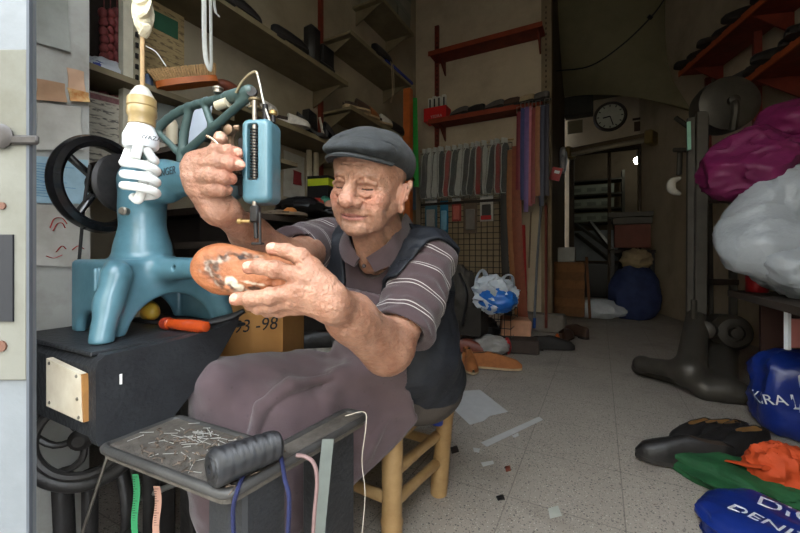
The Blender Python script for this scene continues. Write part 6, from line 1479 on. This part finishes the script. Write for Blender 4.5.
# store room seen through the doorway
M_dkshelf = mat('store_shelf', C(70, 70, 60), .8, 0, .15, 8)
rk = thing('storage_rack', 'dark storage rack with shoe boxes in the rear room', 'shelf', (-.35, 8.6, 0))
for z in (1.40, 1.68, 1.96, 2.24): b = MB(); b.box((-.15, 8.62, z), (1.10, .40, .03)); b.obj('rack_board', M_dkshelf, rk, smooth=False)
for x in (-.70, .40): b = MB(); b.box((x, 8.62, 1.2), (.05, .4, 2.4)); b.obj('rack_post', M_dkshelf, rk, smooth=False)
for r_, z in enumerate((1.415, 1.695, 1.975)):
    for i in range(3):
        px = 577 + 14.5 * i; p = PY(px, 200, 8.5); t = thing('shoe_box', 'pale shoe box on the %s row of the rear-room rack, %s' % (('lowest', 'middle', 'top')[r_], ('nearest the door frame', 'in the middle', 'farthest right')[i]), 'box', (p[0], 8.55, z), 'shoe boxes on the rear-room rack'); b = MB(); b.box((p[0], 8.55, z + .09), (.27, .26, .17)); b.obj('box_body', mat('pale_box_%d%d' % (r_, i), C(150, 160, 144), .8, 0, .1, 10), t, smooth=False); b = MB(); b.box((p[0], 8.415, z + .08), (.16, .008, .07)); b.obj('box_label', mat('box_label_%d%d' % (r_, i), C(120, 128, 118), .8), t, smooth=False)
b = MB(); b.box((-.15, 8.7, .95), (.95, .06, .62)); b.one('grey_panel', mat('blue_grey_sheet', C(140, 150, 156), .4, 0, .15, 6), 'blue-grey sheet leaning under the rear-room rack', 'panel', smooth=False)
t = thing('folding_frame', 'dark folded metal frame leaning in the rear room', 'frame', (0, 7.6, 0))
for a_, c_ in ((PY(576, 224, 8.0), PY(636, 268, 7.3)), (PY(590, 222, 8.0), PY(612, 250, 7.4)), (PY(576, 234, 8.0), PY(612, 262, 7.4))): b = MB(); b.bar(a_, c_, .06, .05); b.obj('frame_bar', mat('frame_metal', C(84, 86, 82), .4, .5, .2, 20), t, smooth=False)
b = MB(); b.box((.05, 7.9, .30), (.9, .5, .60)); b.one('dark_chest', M_blackp, 'dark low chest in the rear room', 'chest', smooth=False)
b = MB(); b.box((.42, 7.1, .62), (.30, .40, 1.2)); b.one('dark_cupboard', mat('brown_black', C(40, 34, 30), .8, 0, .2, 8), 'dark cupboard just inside the rear doorway', 'cupboard', smooth=False)
t = thing('pendant_bulb', 'small glowing bulb far back in the rear room', 'lamp', PY(637, 165, 8.2)); p = PY(637, 160.5, 8.2); b = MB(); b.ell(p, (.055, .055, .065), nu=14, nv=10); b.obj('bulb', mat('lit_bulb', C(255, 250, 235), .4, 0, 0, emit=(1, .96, .86, 1), estr=40), t); b = MB(); b.tube([p + A(0, 0, .06), np.append(p[:2], 3.19)], .008, 6); b.obj('flex', M_blackp, t)
# things right of the rear doorway
M_sack = mat('blue_sack', C(44, 54, 92), .8, 0, .2, 12, .2, 80)
b = MB(); p = PZ(656, 316, 0) - A(.26, .1, 0); b.box(p + A(0, .2, .82), (.50, .36, .04)); 
tb = thing('side_table', 'dark narrow table by the right wall near the rear door', 'table', p + A(0, .2, 0)); b.obj('tabletop', mat('table_dark', C(58, 50, 44), .7, 0, .2, 8), tb, smooth=False)
for sx in (-1, 1):
    for sy in (-1, 1): b = MB(); b.box(p + A(sx * .22, .2 + sy * .15, .40), (.04, .04, .80)); b.obj('leg', M_dark, tb, smooth=False)
b = MB(); b.box(p + A(0, .2, 1.02), (.40, .30, .30)); b.one('dull_red_box', mat('dull_red_paint', C(112, 64, 54), .7, 0, .15, 8), 'dull red case standing on the dark side table', 'case', smooth=False)
b = MB(); b.box(p + A(-.02, .2, 1.30), (.50, .34, .06)); b.box(p + A(.0, .2, 1.22), (.44, .3, .08)); b.one('top_tray', mat('tray_grey', C(84, 80, 72), .6, 0, .15, 10), 'grey tray lying on the dull red case', 'tray', smooth=False)
crumple(p + A(0, -.27, .30), (.26, .20, .34), 61, .18, base=.001).one('blue_sack', M_sack, 'dark blue sack standing before the side table', 'sack')
crumple(p + A(.02, -.25, .72), (.16, .12, .13), 62, .25).one('beige_bundle', mat('beige_cloth', C(150, 132, 104), .9, 0, .15, 12), 'beige cloth bundle on top of the dark blue sack', 'bundle')
t = thing('plastic_bag', 'white plastic bag with a red end lying on the passage floor', 'bag', sit(602, 318)); crumple(sit(598, 318) + A(0, .05, .10), (.30, .18, .12), 63, .22, base=.001).obj('bag', M_bagw, t); crumple(sit(620, 314) + A(0, .02, .05), (.10, .07, .05), 64, .2, base=.001).obj('red_end', mat('red_cloth', C(150, 34, 44), .8), t)
crumple(sit(640, 304) + A(0, 0, .08), (.18, .12, .10), 65, .22, base=.001).one('plastic_bag', M_bagw, 'small pale plastic bag before the dark blue sack', 'bag')
# ================================================================= bamboo stool
st = thing('bamboo_stool', 'low bamboo stool the old man sits on', 'stool', P(380, 500, 1.2) * A(1, 1, 0))
def g(r, d, z): return cam_dir(r, 0, d) * A(1, 1, 0) + A(0, 0, z)
FL_, RR_ = (-.024, 1.0), (.130, 1.26); LL_, BB_ = (-.29, 1.16), (-.136, 1.42)
M_bam = mat('bamboo', C(168, 138, 96), .45, 0, .18, 14, .1, 60, col2=C(138, 108, 70), spec=.4); M_ring = mat('bamboo_node', C(214, 178, 120), .5, 0, .1, 30); M_rush = mat('rush_seat', C(140, 112, 72), .9, 0, .25, 60, .4, 140)
def bam(name, p0, p1, r, nodes, parent):
    b = MB(); p0, p1 = A(*p0), A(*p1); N_ = 30; prof = []
    for k in range(N_ + 1):
        t = k / N_; rr = r * (1 + .04 * math.sin(9 * t)); 
        for n in nodes: rr += r * .10 * math.exp(-((t - n) / .015) ** 2)
        prof.append((rr, t * np.linalg.norm(p1 - p0)))
    b.lathe(p0, p1 - p0, prof, 18); return b.obj(name, M_bam, parent)
for (bt, tp, nd) in ((g(-.022, .995, 0), g(-.020, 1.0, .318), (.30, .62)), (g(.128, 1.262, 0), g(.156, 1.245, .36), (.12, .52)), (g(*LL_, 0), g(*LL_, .318), (.3, .7)), (g(*BB_, 0), g(*BB_, .318), (.4, .8))):
    bam('leg', bt, tp, .0275, nd, st)
for a_, c_, z0, z1 in ((FL_, RR_, .215, .20), (FL_, RR_, .135, .11), (RR_, BB_, .17, .17), (FL_, LL_, .15, .15), (LL_, BB_, .16, .16)):
    bam('stretcher', g(*a_, z0), g(*c_, z1), .015, (.4,), st)
b = MB(); c_ = g(-.075, 1.21, .300); e1, e2 = nz(g(*RR_, 0) - g(*FL_, 0)), nz(g(*LL_, 0) - g(*FL_, 0)); b.box(c_, (.33, .33, .03), np.stack([e1, e2, A(0, 0, 1)], 1), bev=.012); b.obj('seat', M_rush, st)
b = MB(); p = P(437.5, 424, 1.20); b.lathe(p, A(0, 0, 1), [(.017, 0), (.018, .004), (.018, .022), (.012, .026), (.012, .040), (.010, .043)], 16); props(b.obj('rubber_cap', mat('blue_cap', C(30, 48, 130), .4), st), 'blue cap pushed on the stool leg')

# ================================================================= litter on the floor
def flat(name, pts, m, label, cat, h=.0012):
    q = [PZ(px, py, 0) for px, py in pts]; b = MB(); n = len(q); b.add([p + A(0, 0, .0008) for p in q] + [p + A(0, 0, .0008 + h) for p in q], [tuple(range(n))[::-1], tuple(range(n, 2 * n))] + [(k, (k + 1) % n, n + (k + 1) % n, n + k) for k in range(n)]); return b.one(name, m, label, cat, smooth=False)
M_pap = mat('white_floor_paper', C(186, 186, 186), .8, 0, .06, 20)
flat('paper_sheet', [(452, 392), (480, 390), (508, 412), (490, 416), (484, 421), (470, 425), (452, 408)], M_pap, 'white paper sheet on the floor right of the stool', 'paper')
flat('paper_strip', [(481, 443), (539, 417), (543, 420), (487, 447)], M_pap, 'long narrow white paper strip on the floor', 'paper')
flat('paper_scrap', [(481, 463), (493, 461), (494, 464), (483, 467)], M_pap, 'small white paper scrap left of the long strip\'s near end', 'paper scrap')
flat('paper_scrap', [(473, 448), (480, 449), (479, 453), (474, 452)], M_pap, 'tiny white paper bit beside the stool leg', 'paper scrap')
flat('paper_scrap', [(548, 509), (558, 506), (562, 516), (550, 519)], mat('pale_card', C(170, 172, 164), .8), 'pale square scrap near the bottom edge of the floor', 'paper scrap')
flat('paper_scrap', [(512, 436), (518, 433), (519, 436), (514, 438)], M_pap, 'tiny white paper bit beside the long strip', 'paper scrap')
flat('leather_scrap', [(496, 497), (503, 495), (505, 500), (498, 501)], M_leather[0], 'black leather scrap on the floor in front', 'leather scrap', .002)
flat('leather_scrap', [(505, 467), (510, 466), (511, 471), (506, 472)], M_leather[5], 'brown leather scrap on the floor in front of the strip', 'leather scrap', .002)
flat('leather_scrap', [(450, 448), (457, 446), (459, 452), (452, 454)], M_leather[0], 'dark leather scrap right beside the stool leg', 'leather scrap', .002)

# ================================================================= shoe finishing machine
M_mach = mat('grey_brown_machine', C(70, 66, 60), .45, .35, .2, 10, .12, 50); M_machd = mat('greasy_iron', C(60, 56, 50), .5, .4, .25, 14, .15, 60)
fm = thing('finishing_machine', 'tall grey shoe finishing machine with a round hood standing by the right wall', 'machine', PZ(695, 385, 0))
D = 2.45
BM = Model(); bz = lambda px, py, d=D: P(px, py, d)
BM.cap(PZ(642, 364, .10), PZ(690, 372, .13), .045, .055, 0); BM.cap(PZ(642, 364, .10), PZ(640, 368, .03), .045, .05, .03); BM.cap(PZ(640, 370, .03), PZ(700, 385, .035), .035, .04, .02)
BM.cap(PZ(690, 372, .13), bz(697, 318, 2.42), .075, .060, .05); BM.cap(PZ(690, 376, .10), PZ(706, 388, .04), .07, .06, .05); BM.cap(PZ(706, 390, .05), PZ(740, 394, .05), .06, .06, .04); BM.cap(PZ(722, 388, .06), bz(722, 345, 2.45), .07, .08, .05); BM.ell(bz(714, 348, 2.45), (.11, .11, .09), None, .04)
lo, hi = BM.bounds(); lo[2] = 0
V, F = sdf_mesh(lambda Q, blk: np.maximum(BM.eval(Q, blk, .05), -Q[:, 2] + .002), lo, hi, .010); mesh_obj('base', V, F, M_mach, fm)
for (p0, p1, w_, m) in ((bz(690, 360), bz(691, 118), .045, M_mach), (bz(700, 330, 2.40), bz(702, 112, 2.40), .065, M_mach), (bz(733, 330, 2.6), bz(733, 150, 2.6), .045, M_machd), (bz(711, 320, 2.6), bz(709, 150, 2.6), .03, M_machd)):
    b = MB(); b.bar(p0, p1, w_, w_ * .8, up=(0, 1, 0), bev=.006); b.obj('upright', m, fm)
for y in (200, 282): b = MB(); b.bar(bz(702, y, 2.45), bz(735, y, 2.6), .05, .04, bev=.005); b.obj('crossbar', M_machd, fm)
b = MB(); c_ = bz(723, 107, 2.42); ax_ = nz(cam_dir(-.25, 0, -1)); b.lathe(c_, ax_, [(.02, .10), (.12, .095), (.165, .07), (.172, .0), (.165, -.06), (.05, -.07)], 36); b.obj('round_hood', M_mach, fm); b = MB(); b.tube(spline([c_ + ax_ * .10 + A(0, 0, .02), c_ + ax_ * .13 + A(0, 0, -.06), c_ + ax_ * .10 + A(0, 0, -.18)], 10), .022, 8); b.lathe(c_ + ax_ * .095, ax_, [(.03, 0), (.03, .03), (.012, .04)], 14); b.obj('hood_arm', M_machd, fm)
b = MB(); c_ = bz(730, 332, 2.35); ax_ = nz(cam_dir(-.35, .1, -1)); b.lathe(c_, ax_, [(.06, -.2), (.105, -.16), (.11, .02), (.085, .05), (.085, .06), (.05, .07), (.05, .05), (.03, .05), (.03, .09), (.01, .095)], 30); b.obj('motor', M_machd, fm)
b = MB(); b.lathe(bz(706, 330, 2.34), nz(cam_dir(-.8, .1, -.6)), [(.04, -.05), (.055, -.03), (.055, .03), (.03, .05)], 20); b.obj('pulley', M_mach, fm)
b = MB(); b.bar(bz(689, 150, 2.41), bz(688.5, 122, 2.41), .02, .02); b.obj('green_reflection', mat('painted_reflection', C(150, 200, 180), .1), fm, smooth=False)  # greenish reflection on the upright, put in as a pale bar
for i, (p0, p1) in enumerate(((bz(676, 118, 2.6), bz(690, 128, 2.5)), (bz(674, 150, 2.6), bz(690, 150, 2.5)), (bz(680, 150, 2.6), bz(679, 175, 2.6)), (bz(694, 300, 2.36), bz(694, 365, 2.36)))): b = MB(); b.tube([p0, p1], .016, 8); b.obj('control_rod', M_machd, fm)
b = MB(); b.tube(spline([bz(680, 178, 2.5), bz(672, 182, 2.5), bz(672, 190, 2.5), bz(680, 194, 2.5)], 14), [.012 + .016 * math.sin(PI * k / 14) for k in range(15)], 10); b.one('bent_pipe', mat('pale_pipe', C(176, 170, 160), .4), 'short pale bent pipe at the left of the finishing machine', 'pipe')

# ================================================================= right wall shelves
wn = nz(A(.965, .263, 0))
def right_shelf(label, fl, fr):
    t = thing('wall_shelf', label, 'shelf', (fl + fr) / 2); z = fl[2]; fr = A(fr[0], fr[1], z); d_ = nz(fr - fl); nn = A(-d_[1], d_[0], 0); nn = nn if nn @ wn > 0 else -nn
    b = MB(); b.box((fl + fr) / 2 + nn * .15, (np.linalg.norm(fr - fl), .30, .022), np.stack([d_, nn, A(0, 0, 1)], 1)); b.obj('board', M_redw, t, smooth=False)
    b = MB(); b.box((fl + fr) / 2 + A(0, 0, .006), (np.linalg.norm(fr - fl), .014, .05), np.stack([d_, nn, A(0, 0, 1)], 1)); b.obj('front_lip', mat('red_lip_r', C(164, 76, 40), .6, 0, .15, 10), t, smooth=False)
    for s_ in (.12, .8): b = MB(); b.prism([(0, 0), (-.26, 0), (0, -.16)], fl + (fr - fl) * s_ + nn * .30 - A(0, 0, .012), nn, A(0, 0, 1), d_ * .014); b.obj('bracket', M_redw, t, smooth=False)
    return fl, fr, d_, nn
S1 = right_shelf('upper red-brown shelf on the right wall', P(679, 75, 3.8), P(770, -12, 2.62)); S2 = right_shelf('lower red-brown shelf on the right wall, above the magenta bag', P(739, 87, 2.94), P(850, 3, 1.95))
for (fl, fr, d_, nn), n_, lb_, g_ in ((S1, 6, 'dark shoe lined up on the upper shelf of the right wall', 'dark shoes on the upper right-wall shelf'), (S2, 7, 'dark shoe heaped on the lower shelf of the right wall', 'dark shoes on the lower right-wall shelf')):
    L = np.linalg.norm(fr - fl); proto = None
    for i in range(n_):
        loc = fl + d_ * (L * (i + .4) / n_) + nn * (.03 + .05 * (i % 2)) + A(0, 0, .012); rz = math.atan2(nn[1], nn[0]) + PI / 2 + R3.uniform(-.6, .6)
        if proto is None: proto = make_shoe('shoe', lb_, 'shoe', M_leather[0], L=.28, group=g_, H=1.35, loc=loc, rot=(0, 0, rz))
        else: o = copy_tree(proto); o.location = tuple(loc); o.rotation_euler = (0, 0, rz)
for px, lb_ in ((708, 'red-brown post under the upper right-wall shelf'), (757, 'red-brown post under the lower right-wall shelf')):
    d_ = 3.9 if px < 730 else 3.05; p = P(px, 253, d_) * A(1, 1, 0); b = MB(); b.box(p + A(0, 0, 1.95), (.05, .05, 1.3)); b.one('shelf_post', M_redw, lb_, 'post', smooth=False)

# ================================================================= right-hand bench, bags, shoes
rb = thing('work_table', 'dark cluttered table by the right wall under the bags', 'table', (1.28, 2.0, 0))
b = MB(); b.box((1.08, 2.0, .60), (.98, .95, .03), rot3(0, 0, .05)); b.obj('tabletop', mat('dark_table', C(54, 46, 40), .7, 0, .25, 10), rb, smooth=False); b = MB(); b.box((.97, 2.45, .30), (.56, .03, .57)); b.obj('back_panel', mat('dark_red_brown', C(56, 34, 28), .8, 0, .2, 8), rb, smooth=False)
for x, y in ((.70, 1.62), (1.50, 1.62), (1.12, 2.40), (1.45, 2.40)): b = MB(); b.box((x, y, .29), (.05, .05, .585)); b.obj('leg', M_dark, rb, smooth=False)
b = MB(); b.box((1.27, 2.10, .28), (.34, .6, .55), rot3(0, 0, .1)); b.one('dark_chest', mat('brown_dark_chest', C(50, 36, 30), .8, 0, .2, 8), 'dark brown chest under the right-hand table', 'chest', smooth=False)
b = MB(); b.box((1.33, 2.1, .740), (.40, .6, .24), rot3(0, 0, .1)); b.one('dark_crate', mat('blackish_crate', C(40, 36, 34), .85, 0, .2, 8), 'blackish crate on the right-hand table under the white bag', 'crate', smooth=False)
for i, (dx, dy, rz, cc, lb_) in enumerate(((0, 0, .3, C(156, 132, 96), 'tan board on the right-hand table, lowest of three'), (.03, .05, .1, C(120, 104, 84), 'brown board in the middle of the small stack of boards'), (.06, .02, .45, C(176, 172, 160), 'pale sheet on top of the small stack of boards'))):
    b = MB(); b.box((.98 + dx, 1.66 + dy, .624 + .016 * i), (.26, .20, .014), rot3(0, 0, rz)); b.one('flat_board', mat('flat_board_%d' % i, cc, .8, 0, .15, 16), lb_, 'board', smooth=False)
b = MB(); p = P(757, 288, 1.78); p[2] = .617; b.lathe(p, A(0, 0, 1), [(.04, 0), (.042, .004), (.042, .13), (.038, .136), (.038, .14)], 20); b.one('red_can', mat('red_tin', C(150, 26, 32), .35, .3), 'small red can standing in the shade under the white bag', 'can')
t = thing('wall_card', 'pink card with white edge hanging at the table front', 'card', P(793, 345, 1.45)); b = MB(); b.box(P(797, 333, 1.46), (.09, .012, .11), Rc_); b.obj('card', mat('pink_card', C(176, 110, 104), .7), t, smooth=False); b = MB(); b.box(P(787.5, 330, 1.45), (.012, .016, .15), Rc_); b.obj('white_edge', M_white, t, smooth=False)
# bags
M_mag = mat('magenta_film', C(112, 28, 76), .55, 0, .15, 8, .4, 30, spec=.35, col2=C(92, 20, 62)); M_film = mat('milky_film', C(158, 163, 168), .42, 0, .1, 8, .45, 30, spec=.45, trans=.1)
mb = thing('plastic_bag', 'large crumpled magenta bag heaped above the white one', 'bag', P(755, 190, 1.75))
RM = np.stack([nz(cam_dir(1, .30, .1)), nz(cam_dir(0, 0, 1)), nz(cam_dir(-.30, 1, 0))], 1)
crumple(P(762, 160, 1.75), (.24, .22, .150), 71, .50, RM, 100, 60, 1.3, film=True).obj('bag', M_mag, mb)
crumple(P(808, 130, 1.78), (.24, .20, .14), 72, .45, RM, 80, 50, 1.3, film=True).obj('bag_neck', M_mag, mb)
wbag = thing('plastic_bag', 'big crumpled milky white bag under the magenta one', 'bag', P(775, 270, 1.6))
crumple(P(788, 230, 1.62), (.22, .20, .22), 73, .50, None, 100, 60, 1.4, film=True).obj('bag', M_film, wbag); crumple(P(818, 200, 1.62), (.20, .20, .20), 74, .45, None, 80, 50, 1.4, film=True).obj('bag_fold', M_film, wbag); crumple(P(804, 268, 1.5), (.13, .13, .12), 75, .50, None, 70, 44, 1.5, film=True).obj('bag_end', M_film, wbag)
# blue woven bags
def blue_bag(label, c, r, seed, R=None, amp=.14, texts=(), panels=(), base=.001):
    t = thing('woven_bag', label, 'bag', A(c[0], c[1], 0)); R = np.eye(3) if R is None else R
    def disp(q):
        v = Vector(q) * 1.4 + Vector((seed * 3.1, seed * 1.7, seed * .9)); se = (abs(q[0]) ** 4 + abs(q[1]) ** 4 + abs(q[2]) ** 4) ** -.25
        return se * (1 + amp * ((1 - 2 * abs(mnoise.noise(v))) * .8 + (1 - 2 * abs(mnoise.noise(v * 2.7))) * .35 - .3))
    b = MB(); b.ell(c, r, R, 64, 44, disp); b.v = [(p[0], p[1], max(p[2], base)) for p in b.v]; b.obj('bag', mat('blue_woven_%d' % seed, C(20, 42, 116), .35, 0, .15, 10, .12, 60, spec=.5), t)
    def onto(p, k=1.012):
        q = (A(*p) - c) @ R / A(*r); q = q / np.linalg.norm(q); return c + R @ (q * disp(q) * k * A(*r))
    def inside(p):
        q = (p - c) @ R / A(*r); l_ = np.linalg.norm(q); return l_ <= disp(q / l_) * 1.012
    def hit(px, py):
        d_ = .9
        while d_ < 2.3:
            p = P(px, py, d_)
            if inside(p): return p
            d_ += .003
        return P(px, py, 1.6)
    for s_, sz, px, py, dx, dy in texts:      # lettering printed on the side that faces the door
        h_ = hit(px, py); x = hit(px + dx * 5, py + dy * 5) - hit(px - dx * 5, py - dy * 5); y = hit(px + dy * 5, py - dx * 5) - hit(px - dy * 5, py + dx * 5)
        x = nz(x); y = nz(y - x * (x @ y)); zn = np.cross(x, y)
        tm = text('lettering', s_, sz, h_ + zn * .06, x, y, M_white, t, ext=.0012); me = tm.data; loc = WL[t.name]
        for v in me.vertices:
            w_ = A(*v.co) + loc; k = 0.0
            while k < .2 and not inside(w_ - zn * k): k += .003
            v.co = Vector(w_ - zn * (k - .0015) - loc)
    for quad in panels:
        rows = []
        for u in np.linspace(0, 1, 10): rows.append([onto((A(*quad[0]) * (1 - v) + A(*quad[1]) * v) * (1 - u) + (A(*quad[3]) * (1 - v) + A(*quad[2]) * v) * u, 1.015) for v in np.linspace(0, 1, 8)])
        b = MB(); b.grid(rows, .002); b.obj('white_panel', mat('bag_print', C(176, 180, 186), .4, 0, .12, 40), t)
    return t
rx, fwd = cam_dir(1, 0, 0), cam_dir(0, 0, -1)
cU = P(817, 398, 1.66); cU[2] = .17
blue_bag('upright blue woven bag with white lettering beside the table leg', cU, (.20, .14, .175), 81, None, .16, [('KIRA', .062, 766, 400, 1, .08), ('L', .085, 797, 403, 1, .05)], [[P(775, 350, 1.5), P(792, 352, 1.5), P(796, 378, 1.5), P(779, 376, 1.5)], [P(786, 382, 1.5), P(793, 382, 1.5), P(786, 430, 1.5), P(779, 430, 1.5)]])
cD = PZ(818, 556, .03)
blue_bag('flat blue woven bag with bold white lettering at the bottom corner of the floor', cD, (.22, .13, .055), 82, rot3(0, 0, -.5), .14, [('DENIZ', .058, 768, 523, 1, .42), ('DIO', .075, 790, 512, 1, .42)])
gg = crumple(PZ(742, 480, .03), (.235, .13, .05), 83, .40, rot3(0, 0, -.62), 90, 50, 1.8, base=.001, film=True); gg.one('green_jacket', mat('green_cloth', C(34, 92, 52), .7, 0, .2, 10, .25, 60, col2=C(24, 66, 38)), 'crumpled green garment on the floor before the blue bag', 'garment')
oc = thing('orange_cloth', 'rolled orange cloth lying on the green garment', 'cloth', PZ(778, 475, .05)); M_or = mat('orange_cloth_m', C(190, 70, 28), .75, 0, .15, 12, .3, 60)
crumple(PZ(782, 470, .09), (.085, .075, .075), 84, .32, None, 50, 34, 2.0).obj('roll', M_or, oc); b = MB(); b.tube(spline([PZ(766, 468, .12), PZ(750, 466, .10), PZ(734, 462, .085), PZ(726, 461, .075)], 16), [.018 - .009 * k / 16 for k in range(17)], 8, flat=.4); b.obj('trailing_strip', M_or, oc)
ol = crumple(PZ(797, 480, .05), (.08, .08, .05), 85, .3, None, 40, 24, 2.0, base=.001); ol.one('olive_cloth', mat('olive_cloth_m', C(92, 88, 48), .8, 0, .2, 12), 'olive cloth between the orange roll and the blue bag', 'cloth')
make_shoe('shoe', 'large black shoe lying nearest on the floor at the right', 'shoe', M_leather[0], L=.31, loc=PZ(683, 466, 0), rot=(0, 0, math.radians(27.8) + 1.25), H=1.55)
M_linT = mat('tan_lining', C(150, 112, 66), .8, 0, .15, 30); _ml, M_lin = M_lin, M_linT
for i, (px, py, rz, lb_) in enumerate(((694, 444, 1.9, 'black pump, left of the row behind the large black shoe'), (712, 443, 1.7, 'black pump with tan lining, second of the row'), (728, 447, 2.0, 'black pump, third of the row before the blue bag'), (742, 452, 1.8, 'black pump, last of the row beside the blue bag'))):
    make_shoe('pump', lb_, 'shoe', M_leather[0], L=.25, loc=PZ(px, py, 0), rot=(0, 0, math.radians(27.8) + rz), H=1.25, open_=.62)
M_lin = _ml
make_shoe('shoe', 'dark shoe lying between the pumps and the green garment', 'shoe', M_leather[0], L=.27, loc=PZ(716, 452, 0), rot=(0, 0, math.radians(27.8) + 1.9))
flat('paper_scrap', [(638, 443), (645, 446), (650, 452), (643, 450)], M_pap, 'white scrap at the toe of the large black shoe', 'paper scrap')
